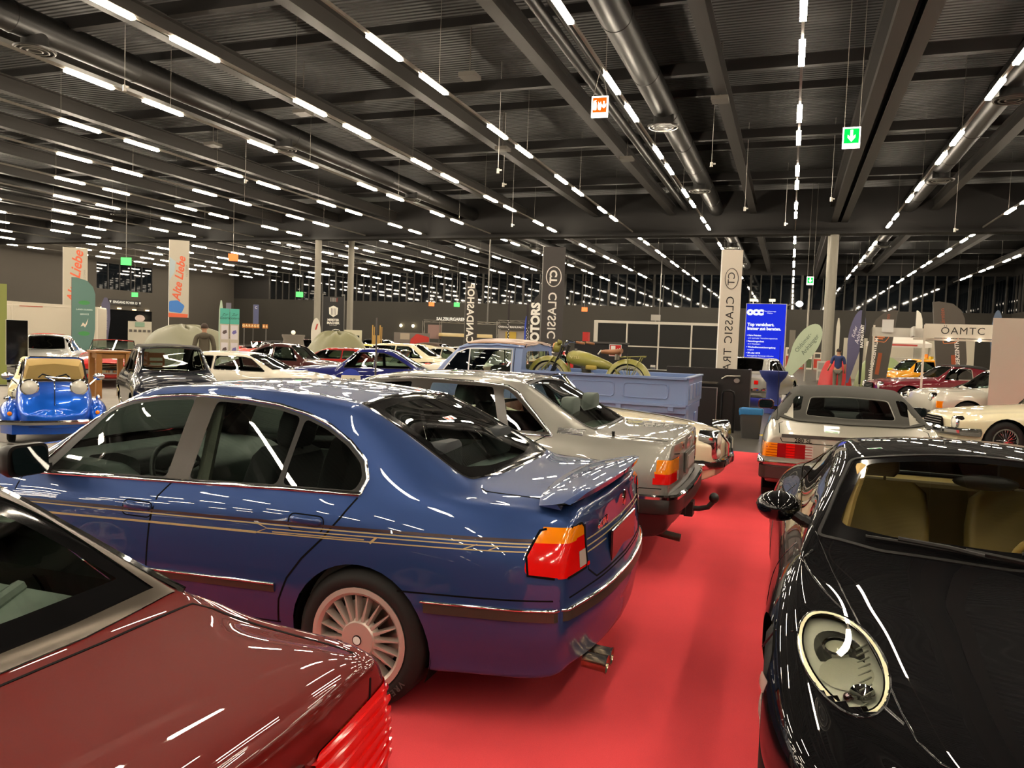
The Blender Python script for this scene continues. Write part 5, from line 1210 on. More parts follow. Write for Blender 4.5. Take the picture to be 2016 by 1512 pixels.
# --- the cream saloon with its front towards the aisle
def cream_saloon():
    R = gcar('open', 'vintage_roadster', 'cream sixties roadster with upright chrome headlamps facing the red carpet', -4.03, 9.1, 0, 'e0d4b4', seatcol='6b3a2a', lamps=False, chrome=False, scale=1.1)
    for s in (1, -1):
        q = rpoly([(-.09, -.14), (.09, -.14), (.09, .14), (-.09, .14)], .07, 5)
        M = Matrix.Translation((2.98, s*.60, .60)) @ rz(s*.12) @ Matrix.Rotation(PI/2, 4, 'Z') @ Matrix.Rotation(PI/2, 4, 'X')
        L = obj('headlamp', MB().loft([[(p[0]*k, p[1]*k, z) for p in q] for k, z in ((1, -.1), (1.03, .06), (.95, .08))]), CHROME, R, 40, M)
        l = MB()
        for zz, rr in ((.055, .07), (-.075, .05)): l.lathe([(rr, .08), (rr*.6, .098), (.001, .104)], 24, Matrix.Translation((0, zz, 0)))
        obj('headlamp_lens', l, pri('lamp_glass_white', 'd4d2c4', rough=.12, coat=1.), L, 60)
    g = MB()
    for y in (-.24, .24): g.tube([(3.02, y, .70), (3.12, y*.95, .58), (3.12, y*.8, .44)], .02, 8)
    for k in range(-4, 5): g.box((3.1, k*.05, .57), (.02, .012, .26))
    obj('upright_grille', g, CHROME, R, 40)
    secs = [[(3.0+q, y*.8, .36), (3.0+q+.05, y*.81, .38), (3.0+q+.05, y*.81, .44), (3.0+q, y*.8, .46), (3.0+q-.03, y*.78, .4)] for y, q in ((1.0, -.4), (.96, -.1), (.7, .06), (0, .12), (-.7, .06), (-.96, -.1), (-1.0, -.4))]
    obj('front_bumper', MB().loft(secs), CHROME, R, 40)
    obj('bonnet_chrome', MB().tube([(1.7, 0, .862), (2.4, 0, .80), (2.85, 0, .735), (3.02, 0, .69)], .008, 6), CHROME, R)
cream_saloon()
# --- blue pick-up with a motorcycle on its bed
def pickup():
    R = thing('pickup_truck', 'grey-blue vintage pick-up with rusty brown roof and panelled drop sides', 'truck', (-5.0, 11.85, 0), PI)
    B = pri('faded_blue', '6d82ad', rough=.4, coat=.35, back='3b4a66'); RB = pri('rusty_roof', '8c6a55', rough=.42, coat=.2, var=(3, .3))
    # local x forward (image left); rear end at x=-3.65, cab from .55 to 2.1
    bx0, bx1, w = -3.66, -1.2, .87
    m = MB()
    m.box(((bx0+bx1)/2, 0, .80), (bx1-bx0, 2*w, .1)); body = obj('bed_floor', m, B, R, 0)
    for s in (1, -1):
        sd = MB().box(((bx0+bx1)/2, s*(w-.02), 1.055), (bx1-bx0, .045, .40)); sd.box(((bx0+bx1)/2, s*(w+.012), 1.245), (bx1-bx0, .075, .035)); sd.box(((bx0+bx1)/2, s*(w+.01), .86), (bx1-bx0, .06, .04))
        for px in (-3.08, -2.3): sd.loft([[(px+p[0]*k, s*(w+d), 1.05+p[1]*k) for p in rpoly([(-.33, -.105), (.33, -.105), (.33, .105), (-.33, .105)], .05, 4)] for k, d in ((1, -.01), (1, .012), (.95, .016), (.93, .006))])
        for px in (-3.45, -2.7, -1.9): sd.box((px, s*(w+.02), .83), (.08, .03, .1))
        obj('drop_side', sd, B, R, 30, bevel=.006)
    t = MB().box((bx0, 0, 1.06), (.045, 2*w, .38)); t.box((bx0, 0, 1.255), (.075, 2*w+.05, .03))
    for py in (-.6, -.2, .2, .6): t.box((bx0-.02, py, 1.05), (.03, .3, .22))
    obj('tailgate', t, B, R, 0, bevel=.008)
    obj('lower_body', MB().box((-2.4, 0, .56), (2.5, 1.6, .4)).box((-3.66, -.3, .6), (.02, .2, .2)), B, R, 0, bevel=.03)
    # cab as a lofted shell
    CX = lambda x: (x-.46)*.87-1.16
    st = [(.46, .3, .80, .84, .7, .80, 1.21, .72, 1.60, 1.66), (.5, .3, .82, .86, .7, .81, 1.21, .735, 1.615, 1.68), (.9, .3, .83, .87, .7, .82, 1.21, .75, 1.62, 1.705), (1.3, .3, .83, .87, .7, .82, 1.21, .75, 1.615, 1.70), (1.6, .3, .83, .87, .7, .82, 1.21, .74, 1.59, 1.665), (1.78, .3, .83, .87, .7, .82, 1.21, .745, 1.49, 1.54), (1.95, .3, .83, .86, .7, .81, 1.2, .77, 1.34, 1.37), (2.1, .3, .82, .85, .7, .80, 1.18, .76, 1.19, 1.22), (2.2, .32, .78, .82, .68, .76, 1.05, .66, 1.08, 1.10)]
    st = [(CX(q[0]),)+q[1:] for q in st]
    S = Surf(carnet(st, [(.3, .02), (1.0, .03), (1.7, .02)], [(.3, .1), (.7, .14), (1.1, .1)]), 5, 4)
    for sd in 'LR':
        S.panel('door_window', S.take([[(-0.986, 1.14), (-0.255, 1.14), (-0.255, 1.54), (-0.986, 1.555)], [(-0.255, 1.14), (0.180, 1.135), (-0.099, 1.48), (-0.255, 1.54)]], sd), GLASS, R, -.004)
    S.panel('windscreen', S.take(rpoly([(-0.116, -.66), (-0.133, 0), (-0.116, .66), (0.232, .70), (0.284, 0), (0.232, -.70)], .03), 'T'), GLASS, R, -.004)
    S.panel('cab_rear_window', S.take(rpoly([(-.62, 1.26), (.62, 1.26), (.6, 1.54), (-.6, 1.54)], .08), 'B'), GLASS, R, -.004)
    rf = S.take(rpoly([(-1.212, -.72), (-1.212, .72), (-0.212, .73), (-0.099, 0), (-0.212, -.73)], .1), 'T')
    S.panel('roof', rf, RB, R, .02); S.panel('cab', S.F, B, R)
    g = MB(); c = MB()
    for sd in 'LR':
        S.strip(g, [(-1.038, 1.58), (-1.038, 1.1), (-1.021, .6), (-1.003, .35)], sd, .01, .002); S.strip(c, [(-1.003, 1.13), (-1.003, 1.565), (-0.255, 1.55), (-0.081, 1.48), (0.197, 1.12)], sd, .016, .006, True); S.strip(c, [(-0.299, 1.13), (-0.299, 1.55)], sd, .018, .008)
        gu = MB(); S.strip(gu, [(-1.160, 1.60), (-0.777, 1.615), (-0.342, 1.60), (-0.116, 1.55)], sd, .03, .03); obj('rain_gutter', gu, B, R)
    sides('shut_lines', g, SEAM, R); sides('window_trim', c, pri('window_alu', 'b5b8bb', rough=.3, metal=.8), R)
    obj('seat', MB().box((-.8, 0, 1.0), (.45, 1.3, .6)), pri('dark_vinyl', '26221f', rough=.7), R, 0, bevel=.06)
    steering(R, -.28, .36, 1.2, BLACKT, .2, .7)
    for x in (-2.8, -.35):
        for s in (1, -1): wheel(R, x, s*.83, .31, .18, .2, 'disc', s)
    obj('bed_toolbox', MB().box((-1.32, .25, 1.0), (.2, .5, .36)).box((-1.32, -.3, .98), (.18, .34, .3)), BLACKT, R, 0, bevel=.02)
    return R
pickup()
def motorcycle():
    # local x forward (image left), stands on the bed floor
    R = thing('motorcycle', 'olive green vintage motorcycle with brown saddle standing on the pick-up bed', 'motorcycle', (-3.26, 11.45, .852), PI); R.scale = (.85, .85, .85)
    O = pri('olive_paint', '8f8a3e', rough=.38, coat=.5); O2 = pri('olive_dull', '7d7934', rough=.5); LT = pri('brown_saddle', '8a5a3a', rough=.6); BK = pri('frame_black', '161514', rough=.4); CR = pri('cream_tyre_wall', 'c9c2a2', rough=.7)
    wx = (-1.16, .30); r = .33
    for x in wx:
        w = obj('wheel', MB().tube([(x+r*math.cos(t), 0, r+r*math.sin(t)) for t in np.linspace(0, 2*PI, 40, endpoint=False)], .042, 10, True), RUBBER, R)
        obj('tyre_wall', MB().tube([(x+(r-.045)*math.cos(t), 0, r+(r-.045)*math.sin(t)) for t in np.linspace(0, 2*PI, 40, endpoint=False)], .036, 8, True), CR, w)
        sp = MB()
        for k in range(28): a = 2*PI*k/28; sp.cyl((x+.03*math.cos(a), (-1)**k*.035, r+.03*math.sin(a)), (x+(r-.07)*math.cos(a+.2*(-1)**(k//2)), 0, r+(r-.07)*math.sin(a+.2*(-1)**(k//2))), .0025, n=4)
        sp.cyl((x, -.05, r), (x, .05, r), .035, n=14); obj('spokes', sp, SATIN, w)
    for nm, x, a0, a1 in (('rear_mudguard', wx[0], -.25, PI*.93), ('front_mudguard', wx[1], .25, PI*1.12)):
        secs = []
        for t in np.linspace(a0, a1, 22):
            c, s = math.cos(t if x < 0 else PI-t), math.sin(t if x < 0 else PI-t); q = []
            if x < 0: c = -c
            for yy, dr in ((-.085, -.055), (-.07, .0), (-.03, .03), (.03, .03), (.07, .0), (.085, -.055)): q.append((x+(r+.055+dr)*c, yy, r+(r+.055+dr)*s))
            secs.append(q)
        obj(nm, MB().loft(secs, caps=False), O, R, 60)
    # tank: teardrop, frame, engine, fork
    sec = []
    for x, zc, ry, rz_ in ((-.03, .80, .02, .02), (-.06, .80, .10, .09), (-.13, .79, .14, .135), (-.25, .775, .155, .155), (-.42, .75, .145, .145), (-.62, .71, .11, .115), (-.80, .675, .07, .08), (-.90, .66, .03, .035)):
        sec.append([(x, ry*math.cos(t), zc-.07+rz_*math.sin(t)*(1 if math.sin(t) > 0 else .85)) for t in np.linspace(0, 2*PI, 20, endpoint=False)])
    tk = obj('fuel_tank', MB().loft(sec), O, R, 60); text('tank_lettering', 'V TLL', .07, pri('pale_gold', 'd8c98a', rough=.5), tk, Matrix.Translation((-.22, .158, .73)) @ rz(PI) @ Matrix.Rotation(PI/2, 4, 'X'), .002)
    obj('tank_cap', MB().cyl((-.2, .03, .84), (-.2, .03, .89), .025, n=12), SATIN, tk)
    f = MB().tube([(-.02, 0, .80), (-.12, 0, .36), (-.3, 0, .2), (-.75, 0, .2), (-1.16, .06, r)], .022, 8).tube([(-.75, 0, .2), (-.88, 0, .62)], .02, 8).tube([(-.88, .0, .62), (-1.0, .09, .45), (-1.16, .09, r)], .016, 8).tube([(-.88, 0, .62), (-1.0, -.09, .45), (-1.16, -.09, r)], .016, 8)
    obj('frame', f, O2, R)
    e = MB().box((-.48, 0, .34), (.34, .22, .2)).cyl((-.42, 0, .4), (-.38, 0, .64), .085, n=16).box((-.7, 0, .34), (.2, .2, .2))
    for k in range(5): e.cyl((-.42+.008*k, 0, .45+.04*k), (-.419+.008*k, 0, .462+.04*k), .115, n=16)
    obj('engine', e, pri('engine_grey', '5d5a4f', rough=.4, metal=.6), R, 40)
    obj('tool_box', MB().box((-.52, .14, .565), (.2, .08, .075)), pri('tool_olive', 'a8913e', rough=.5), R, 0, bevel=.02)
    fk = MB()
    for s in (1, -1): fk.tube([(.30, s*.075, r), (.10, s*.075, .78), (.05, s*.07, .93)], .018, 8); fk.tube([(.23, s*.05, .42), (.12, s*.05, .72)], .022, 8)
    fk.tube([(-.01, 0, .78), (-.06, 0, .95)], .03, 8); fk.box((.04, 0, .93), (.06, .2, .03)); obj('front_fork', fk, BK, R, 40)
    obj('girder_link', MB().tube([(.42, .1, .48), (.18, .1, .74)], .016, 6).tube([(.42, -.1, .48), (.18, -.1, .74)], .016, 6), O2, R)
    hb = MB()
    for s in (1, -1): hb.tube([(.02, 0, .95), (-.02, s*.14, 1.0), (-.12, s*.3, 1.03), (-.32, s*.36, 1.0), (-.44, s*.36, .985)], .012, 6)
    h = obj('handlebar', hb, CHROME, R)
    for s in (1, -1): obj('grip', MB().tube([(-.28, s*.355, 1.005), (-.44, s*.36, .985)], .022, 8), LT, h); obj('lever', MB().tube([(-.14, s*.3, 1.02), (-.3, s*.4, .99)], .007, 5), CHROME, h)
    L = obj('headlight', MB().lathe([(.001, -.13), (.05, -.12), (.085, -.06), (.095, 0), (.098, .02)], 24, Matrix.Translation((.18, 0, .90)) @ Matrix.Rotation(PI/2-.15, 4, 'Y')), O, R, 60)
    obj('headlight_rim', MB().lathe([(.098, .02), (.1, .035), (.088, .045), (.001, .055)], 24, Matrix.Translation((.18, 0, .90)) @ Matrix.Rotation(PI/2-.15, 4, 'Y')), pri('copper_rim', 'b98a66', rough=.2, metal=.9), L, 60)
    obj('horn', MB().lathe([(.03, 0), (.05, .06), (.06, .07)], 16, Matrix.Translation((.06, .06, .99)) @ Matrix.Rotation(PI/2, 4, 'Y')), O2, R)
    sd = []
    for x, hw, z, th in ((-.66, .03, .90, .03), (-.74, .06, .905, .04), (-.86, .11, .90, .05), (-.96, .14, .905, .06), (-1.03, .12, .93, .045)): sd.append([(x, hw*math.cos(t), z-.05+th*math.sin(t)) for t in np.linspace(0, 2*PI, 14, endpoint=False)])
    s = obj('saddle', MB().loft(sd), LT, R, 60); obj('saddle_springs', MB().cyl((-.95, .08, .72), (-.95, .08, .88), .025, n=10).cyl((-.95, -.08, .72), (-.95, -.08, .88), .025, n=10).tube([(-.66, 0, .88), (-.6, 0, .8)], .015), SATIN, s)
    rk = MB()
    for y in (-.1, .1): rk.tube([(-1.02, y, .77), (-1.45, y, .80)], .009, 6); rk.tube([(-1.40, y, .80), (-1.18, y, r)], .009, 6); rk.tube([(-1.16, y, .78), (-1.16, y, r)], .009, 6)
    for x in (-1.08, -1.2, -1.32, -1.44): rk.tube([(x, -.1, .785), (x, .1, .785)], .007, 6)
    obj('luggage_rack', rk, O2, R); obj('tail_lamp', MB().cyl((-1.55, 0, .62), (-1.63, 0, .62), .035, n=14), SATIN, R); obj('side_stand', MB().tube([(-.7, .1, .25), (-.8, .26, 0)], .012), O2, R)
motorcycle()
# --- small blue three-wheeler facing the camera
def microcar():
    R = thing('three_wheeler', 'bright blue three-wheeled microcar with twin chrome headlamps and chrome bumper', 'car', (-9.8-1.55*.777, 8.05+1.55*.629, 0), -.68)
    P = paint('candy_blue', '0b57c8', metal=.5, rough=.3, back='0c1a33')
    st = [(-.7, .25, .25, .32, .45, .28, .62, .2, .66, .68), (-.3, .2, .38, .44, .48, .4, .74, .3, .78, .8), (.3, .18, .44, .48, .5, .44, .78, .32, .82, .84), (.9, .18, .45, .49, .5, .45, .80, .33, .83, .85), (1.25, .18, .45, .49, .5, .44, .80, .33, .835, .86), (1.55, .2, .43, .47, .5, .41, .72, .3, .76, .78), (1.8, .24, .38, .42, .46, .34, .58, .24, .62, .64), (1.92, .27, .3, .34, .42, .26, .48, .18, .51, .52)]
    S = Surf(carnet(st, [(.2, .04), (.6, .1)], [(.2, .1), (.4, .1), (.6, .03)]), 5, 4)
    S.take(rpoly([(-.2, -.34), (-.2, .34), (1.1, .38), (1.25, 0), (1.1, -.38)], .1), 'T'); S.panel('body', S.F, P, R)
    for s in (1, -1):
        F = []
        for t in np.linspace(-1, 1, 13):
            k = math.sqrt(max(0.02, 1-t*t)); F.append([(1.35+t*.42, s*.50+s*.17*k*math.cos(a)*(1.0 if s*math.cos(a) > -5 else 1), .36+.06*(1-t*t)+.20*k*math.sin(a)) for a in np.linspace(-.35, PI+.35, 16)])
        obj('mudguard', MB().loft(F), P, R, 60); wheel(R, 1.32, s*.57, .2, .1, .11, 'disc', s)
        M = Matrix.Translation((1.60, s*.30, .80)) @ Matrix.Rotation(PI/2-.05, 4, 'Y')
        L = obj('headlamp', MB().lathe([(.001, -.16), (.06, -.13), (.1, -.03), (.115, .03), (.108, .05), (.1, .045)], 28, M), P, R, 60)
        obj('headlamp_ring', MB().lathe([(.118, .025), (.116, .05), (.1, .058), (.096, .05)], 28, M), CHROME, L); obj('headlamp_lens', MB().lathe([(.1, .05), (.06, .07), (.001, .078)], 28, M), pri('lamp_glass_white', 'd4d2c4', rough=.12, coat=1.), L, 60)
        obj('indicator_lamp', MB().lathe([(.03, 0), (.028, .02), (.001, .03)], 16, Matrix.Translation((1.75, s*.53, .45)) @ Matrix.Rotation(PI/2, 4, 'Y')), AMBER, R)
        obj('side_lamp', MB().lathe([(.03, 0), (.035, .03), (.02, .06), (.001, .07)], 14, Matrix.Translation((1.36, s*.56, .60))), CHROME, R)
        obj('wing_mirror', MB().tube([(1.1, s*.45, .8), (1.08, s*.55, .9)], .01, 6).ell((1.07, s*.58, .92), (.03, .08, .055), 14, 8), CHROME, R)
    wheel(R, -.25, .05, .2, .1, .11, 'disc', 1)
    obj('bumper_band', MB().loft([[(x, y, .30), (x+.03, y*1.02, .31), (x+.03, y*1.02, .335), (x+.03, y*1.02, .345), (x, y, .37), (x-.02, y*.97, .33)] for x, y in ((1.3, .72), (1.6, .71), (1.82, .62), (1.98, .35), (2.02, 0), (1.98, -.35), (1.82, -.62), (1.6, -.71), (1.3, -.72))]), CHROME, R, 40)
    obj('lower_apron', MB().loft([[(x, y, .17), (x+.02, y, .30), (x-.1, y*.9, .30), (x-.1, y*.9, .17)] for x, y in ((1.25, .66), (1.6, .64), (1.84, .5), (1.95, 0), (1.84, -.5), (1.6, -.64), (1.25, -.66))]), P, R, 40)
    obj('windscreen_frame', MB().tube([(1.22, -.42, .82), (1.08, -.36, 1.17), (1.08, -.3, 1.2), (1.08, .3, 1.2), (1.08, .36, 1.17), (1.22, .42, .82)], .016, 8), CHROME, R); obj('windscreen', MB().add([(1.22, -.41, .83), (1.22, .41, .83), (1.08, .35, 1.18), (1.08, -.35, 1.18)], [(0, 1, 2, 3)]), CLEAR, R, 0)
    obj('wiper', MB().tube([(1.26, .0, .87), (1.22, -.12, .92), (1.2, .2, .9)], .008, 5), CHROME, R); obj('bonnet_strip', MB().tube([(1.3, 0, .865), (1.55, 0, .795), (1.75, 0, .69), (1.9, 0, .56)], .008, 5), CHROME, R)
    T = pri('tan_folded_hood', 'b3955a', rough=.8); obj('folded_hood', MB().loft([[(x, y*k, z) for y, z in ((-.42, zc-.1), (-.36, zc+.1), (0, zc+.14), (.36, zc+.1), (.42, zc-.1))] for x, zc, k in ((.6, .95, .9), (.45, 1.02, 1), (.2, 1.04, 1), (.0, .95, .9))]), T, R, 50)
    obj('front_seat', MB().box((.45, 0, .72), (.12, .6, .5)), T, R, 0, bevel=.05); obj('steering_bar', MB().tube([(.95, -.2, .9), (1.0, -.15, .95), (1.02, 0, .9), (1.0, .15, .95), (.95, .2, .9)], .012), BLACKT, R)
microcar()
# generated placements: metres on the hall floor
gcar('open', 'open_roadster', 'red open fifties car with cream hood, facing the wooden bar table', -19.41, 18.10, -0.838, 'c01c16', seatcol='d8cba8', scale=1.1)
gcar('coupe', 'silver_coupe', 'silver rounded coupe beside the black screen stand', -21.75, 17.95, -0.908, 'a9a9a4', metal=.5, wstyle='wire')
gcar('bubble', 'bubble_car', 'very small dark navy car with a grey cloth sunroof, beside the wooden bar table', -11.24, 11.47, -0.663, '10131f', scale=1.06, soft='3d3936', glasm=glass('small_car_glass', (.7, .78, .74), .3), seatcol='6a4a22')
gcar('hatch', 'fastback_coupe', 'white chrome-trimmed fastback coupe with a long hatch roof, behind the blue saloon', -11.90, 13.48, 0.244, 'd6d0c0', glasm=GLASS)
gcar('coupe', 'racing_coupe', 'dark blue fifties coupe wearing a white race number roundel', -9.09, 17.57, 3.491, '141a5c')
gcar('soft', 'cabriolet', 'black car with a red cloth roof in front of the white trailer', -29.35, 23.06, 0.314, '17171a', soft='b8352b')
gcar('bubble', 'cream_microcar', 'tiny cream car with a spare wheel, behind the blue three-wheeler', -13.93, 11.23, -0.698, 'ddd2a4', scale=.8, soft='d9cfa6')
gcar('soft', 'roadster', 'black roadster with a raised hood beyond the white coupe', -22.60, 29.74, -0.524, '17171a', soft='1d1c1a')
gcar('coupe', 'dark_coupe', 'dark brown coupe behind the white coupe bonnet', -14.82, 18.89, 0.175, '3a1614')
gcar('hatch', 'red_coupe', 'dark red coupe with a reflecting windscreen behind the dark blue coupe', -13.73, 22.92, 3.316, '94211c', metal=.2)
gcar('open', 'red_racer', 'red open car beyond the end of the green tarpaulin', -26.10, 32.38, -0.349, 'c8201c', seatcol='15120f')
gcar('sedan', 'cream_sedan', 'long cream saloon behind the dark blue coupe roof', -12.29, 25.00, 3.229, 'd8cfae')
gcar('soft', 'brown_top_cabriolet', 'cream cabriolet with a long brown cloth top', -13.58, 29.72, 3.176, 'd2c8a6', soft='4a3a30', scale=1.15)
gcar('open', 'white_roadster', 'white open roadster with red seats left of the blue pick-up cab', -10.00, 21.59, 3.316, 'd8d2c2', seatcol='a8261c', scale=1.08)
gcar('coupe', 'silver_fastback', 'silver coupe in the row behind the cream saloon', -11.63, 27.12, 3.072, 'b9b2a0', metal=.4)
gcar('hatch', 'yellow_hatch', 'small yellow car in the far row near the wooden easel', -20.72, 34.65, -0.262, 'c9b23a')
gcar('open', 'far_red_car', 'red open car in the far row under the floodlights', -23.19, 42.21, 0.000, 'b81f1b')
gcar('sedan', 'far_black_saloon', 'black saloon in the far row near the billboard', -25.36, 45.93, 2.967, '101216')
gcar('coupe', 'far_maroon_coupe', 'dark maroon coupe in the far row left of the event banner', -25.31, 35.22, -0.349, '4a1418')
gcar('soft', 'far_white_roadster', 'white roadster with dark hood in the far row', -26.32, 41.00, 2.793, 'cfcabc', soft='191919')
gcar('coupe', 'grey_coupe_far', 'grey coupe behind the pick-up cab', -12.83, 31.86, 3.229, '6c6a66')
gcar('modern', 'far_silver_sports', 'silver sports car in the far row right of the pick-up cab', -9.83, 34.29, 3.142, 'b7b7b2', chrome=False, wstyle='five')
gcar('coupe', 'far_red_coupe', 'red coupe behind the motorcycle headlamp', -7.91, 29.60, 3.054, 'a3221d')
gcar('sedan', 'red_saloon_far', 'red saloon behind the green tarpaulin', -30.52, 34.34, -0.436, '8d1d1a')
gcar('bubble', 'yellow_rescue_car', 'orange-yellow small rounded car with an amber roof beacon', 5.98, 35.72, 3.578, 'e59a12', scale=1.18)
gcar('soft', 'maroon_cabriolet', 'maroon rounded cabriolet with a black cloth top by the white stand wall', 5.92, 28.39, 3.403, '66101f', soft='1c1b1b', scale=1.12, wstyle='five')
gcar('modern', 'silver_sports_car', 'silver sports car with five-spoke wheels on the far red carpet', 6.25, 23.85, 3.421, 'b3b1a8', metal=.45, wstyle='five', chrome=False)
gcar('open', 'cream_roadster', 'cream open roadster with a round wing, at the right edge', 5.58, 16.17, 3.421, 'd8cfae', scale=1.05, seatcol='2a2622', wstyle='wire')
gcar('sedan', 'grey_hearse_car', 'grey hatchback seen from behind under the blue light box', -1.26, 25.04, 1.361, '8f8c86', chrome=True, roofcol='8f8c86')
gcar('sedan', 'silver_end_car', 'pale silver car with an orange indicator at the white stand wall', 6.37, 21.71, 3.386, 'b9b5a8', metal=.3, chrome=False, wstyle='disc')
# ---------------------------------------------------------------- stands, flags and people
def face(x, y): return math.atan2(-x, y)
POLE = pri('flag_pole', '6f6d69', rough=.4, metal=.6); BASE = pri('flag_base', '2a2a2a', rough=.6)
def flag(name, label, x, y, H, w, col, style='feather', z0=.25, texts=(), a=None, tilt=0., extra=None, cat='flag', pole=None):
    a = face(x, y) if a is None else a
    R = thing(name, label, cat, (x, y, 0), a)
    if tilt: R.rotation_euler = (0, tilt, a)
    h = w/2
    if style == 'feather': poly = [(-h, z0), (h*.75, z0), (h, z0+(H-z0)*.3), (h, z0+(H-z0)*.78), (h*.8, z0+(H-z0)*.88), (h*.3, z0+(H-z0)*.96), (-h*.6, H), (-h, H)]; px = -h
    elif style == 'feather_r': poly = [(h, z0), (-h*.75, z0), (-h, z0+(H-z0)*.3), (-h, z0+(H-z0)*.7), (-h*.7, z0+(H-z0)*.85), (-h*.1, z0+(H-z0)*.95), (h*.6, H), (h, H)]; px = h
    elif style == 'tear': poly = [(-h*.15, z0), (h*.15, z0)]+[(h*math.sin(t), z0+(H-z0)*(.66+.34*-math.cos(t))) for t in np.linspace(PI*.30, PI*1.70, 24)]; px = -h*.15
    elif style == 'slim': poly = [(-h*.5, z0), (h*.5, z0), (h, z0+(H-z0)*.5), (h*.9, z0+(H-z0)*.85), (h*.3, H), (-h*.3, H), (-h*.9, z0+(H-z0)*.85), (-h, z0+(H-z0)*.5)]; px = 0
    else: poly = [(-h, z0), (h, z0), (h, H), (-h, H)]; px = -h
    obj('flag_pole', MB().cyl((px, .02, .03), (px, .02, H if style != 'tear' else H*.8), .02 if H > 2 else .015, n=8), pole or POLE, R)
    obj('flag_base', MB().box((px, 0, .02), (.46, .08, .04)).box((px, 0, .02), (.08, .46, .04)), BASE, R, 0)
    c = obj('flag_cloth', MB().prism(poly, -.004, .004, VERT(0, 0, 0)), pri('cloth_'+col, col, rough=.55, bump=(2.5, .5)), R, 0)
    for t in texts:
        body, size, tc, tx, tz, rot = t[:6]; kw = t[6] if len(t) > 6 else {}
        text('flag_lettering', body, size, pri('print_'+tc, tc, rough=.5), c, VERT(tx, -.008, tz) @ rz(rot), .001, **kw)
    if extra: extra(c, R)
    return R
U = PI/2
def ring(c, cx, cz, rx, rz_, col, t=.02):
    obj('flag_emblem', MB().tube([(cx+rx*math.cos(q), -.007, cz+rz_*math.sin(q)) for q in np.linspace(0, 2*PI, 28, endpoint=False)], t, 4, True), pri('print_'+col, col, rough=.5), c)
def blob(c, name, poly, col, d=.009):
    obj(name, MB().prism(poly, 0, .002, VERT(0, -d+.002, 0)), pri('print_'+col, col, rough=.5), c, 0)
flag('feather_flag', 'dark feather flag with mirrored white shop lettering behind the pick-up cab', -10.23, 24.11, 3.62, .42, '35302c', 'feather', 1.0, [('CANDASHOP', .32, 'f2eee4', -.05, 2.55, -U, dict(mirror=True, bold=.01, spacing=1.05)),], extra=None)
flag('feather_flag', 'dark feather flag with white MOTORS lettering beside the motorcycle', -8.19, 24.83, 3.30, .40, '322f2b', 'feather_r', .6, [('R MOTORS', .40, 'f4f1e8', .02, 2.0, U, dict(bold=.02))])
def ctb(c, R): ring(c, -.0, 3.02, .15, .20, 'e9e5da', .012); text('flag_emblem', 'CT', .2, pri('print_e9e5da', 'e9e5da', rough=.5), c, VERT(0, -.008, 3.02) @ rz(U), .001, mirror=True, bold=.008)
flag('banner_flag', 'tall charcoal banner with mirrored CLASSIC TRADER lettering behind the motorcycle', -4.6, 15.05, 3.62, .44, '3f3c3a', 'rect', .4, [('CLASSIC TRADER', .235, 'ece8de', 0, 1.72, U, dict(mirror=True, bold=.004, spacing=1.1))], extra=ctb)
def ctw(c, R): ring(c, 0, 3.2, .145, .22, '2c2a2a', .008); text('flag_emblem', 'CT', .22, pri('print_2c2a2a', '2c2a2a', rough=.5), c, VERT(0, -.008, 3.2) @ rz(U), .001, mirror=True)
flag('banner_flag', 'tall white banner with mirrored CLASSIC TRADER lettering behind the black stand counter', -1.28, 17.3, 3.82, .45, 'd8d0c2', 'rect', .4, [('CLASSIC TRADER', .25, '2c2a2a', 0, 1.76, U, dict(mirror=True, spacing=1.12))], a=face(-1.28, 17.3)+.35, extra=ctw, pole=WHITE)
def tealx(c, R):
    G = '3f8a4a'
    for z in (2.55, 1.35): blob(c, 'oval_badge', circ(.02, z, .2, 20, .085), G)
    blob(c, 'dog_print', [(-.1, 1.62), (-.02, 1.78), (.06, 1.7), (.16, 1.95), (.12, 1.72), (.05, 1.58), (.0, 1.66)], 'e0d2c0')
flag('feather_flag', 'teal feather flag with green oval badges in front of the white trailer', -26.06, 22.66, 3.52, .80, '55776f', 'feather', .7, [('LAND CLASSIC', .085, 'e4ede8', .03, 2.28, 0), ('SERVICE', .085, 'e4ede8', .03, 2.1, 0)], extra=tealx)
def script_banner(word, z, s): return [(word, s, 'd9603c', .0, z, U*.93, dict(shear=.35, bold=.012))]
def bb(c, R):
    blob(c, 'blue_car_print', rpoly([(-.42, 2.45), (.12, 2.4), (.26, 2.75), (-.05, 3.0), (-.42, 2.95)], .08), '3a78c4'); blob(c, 'orange_border', [(-.44, 2.2), (.38, 2.2), (.40, 2.36), (-.44, 2.40)], 'd9603c'); blob(c, 'sky_print', [(-.42, 3.9), (-.2, 4.3), (-.16, 4.8), (-.42, 5.0)], 'a9b8be')
flag('banner_flag', 'tall cream banner with orange script and a blue car, on a white pole', -27.16, 28.80, 5.80, .86, 'b8b0a0', 'rect', 2.2, script_banner('Alte Liebe', 4.0, .50)+[('OLDTIMER', .12, '8d867c', .33, 4.4, U)], extra=bb, pole=WHITE)
flag('banner_flag', 'tall cream banner with orange script behind the white trailer', -31.8, 27.2, 5.28, 1.0, 'b5ae9d', 'rect', 2.2, script_banner('Alte Liebe', 3.9, .6)+[('OLDTIMER', .12, '8d867c', .38, 4.0, U)], pole=WHITE)
flag('feather_flag', 'small slim purple-grey feather flag before the entrance doors', -38.5, 35, 3.35, .5, '55526a', 'slim', .8, [('autoteam', .3, 'b9b5c4', 0, 2.0, U, dict(shear=.3))])
flag('feather_flag', 'thin pale green feather flag seen nearly edge on', -19.9, 23.2, 2.78, .16, 'a9bfa8', 'slim', .4)
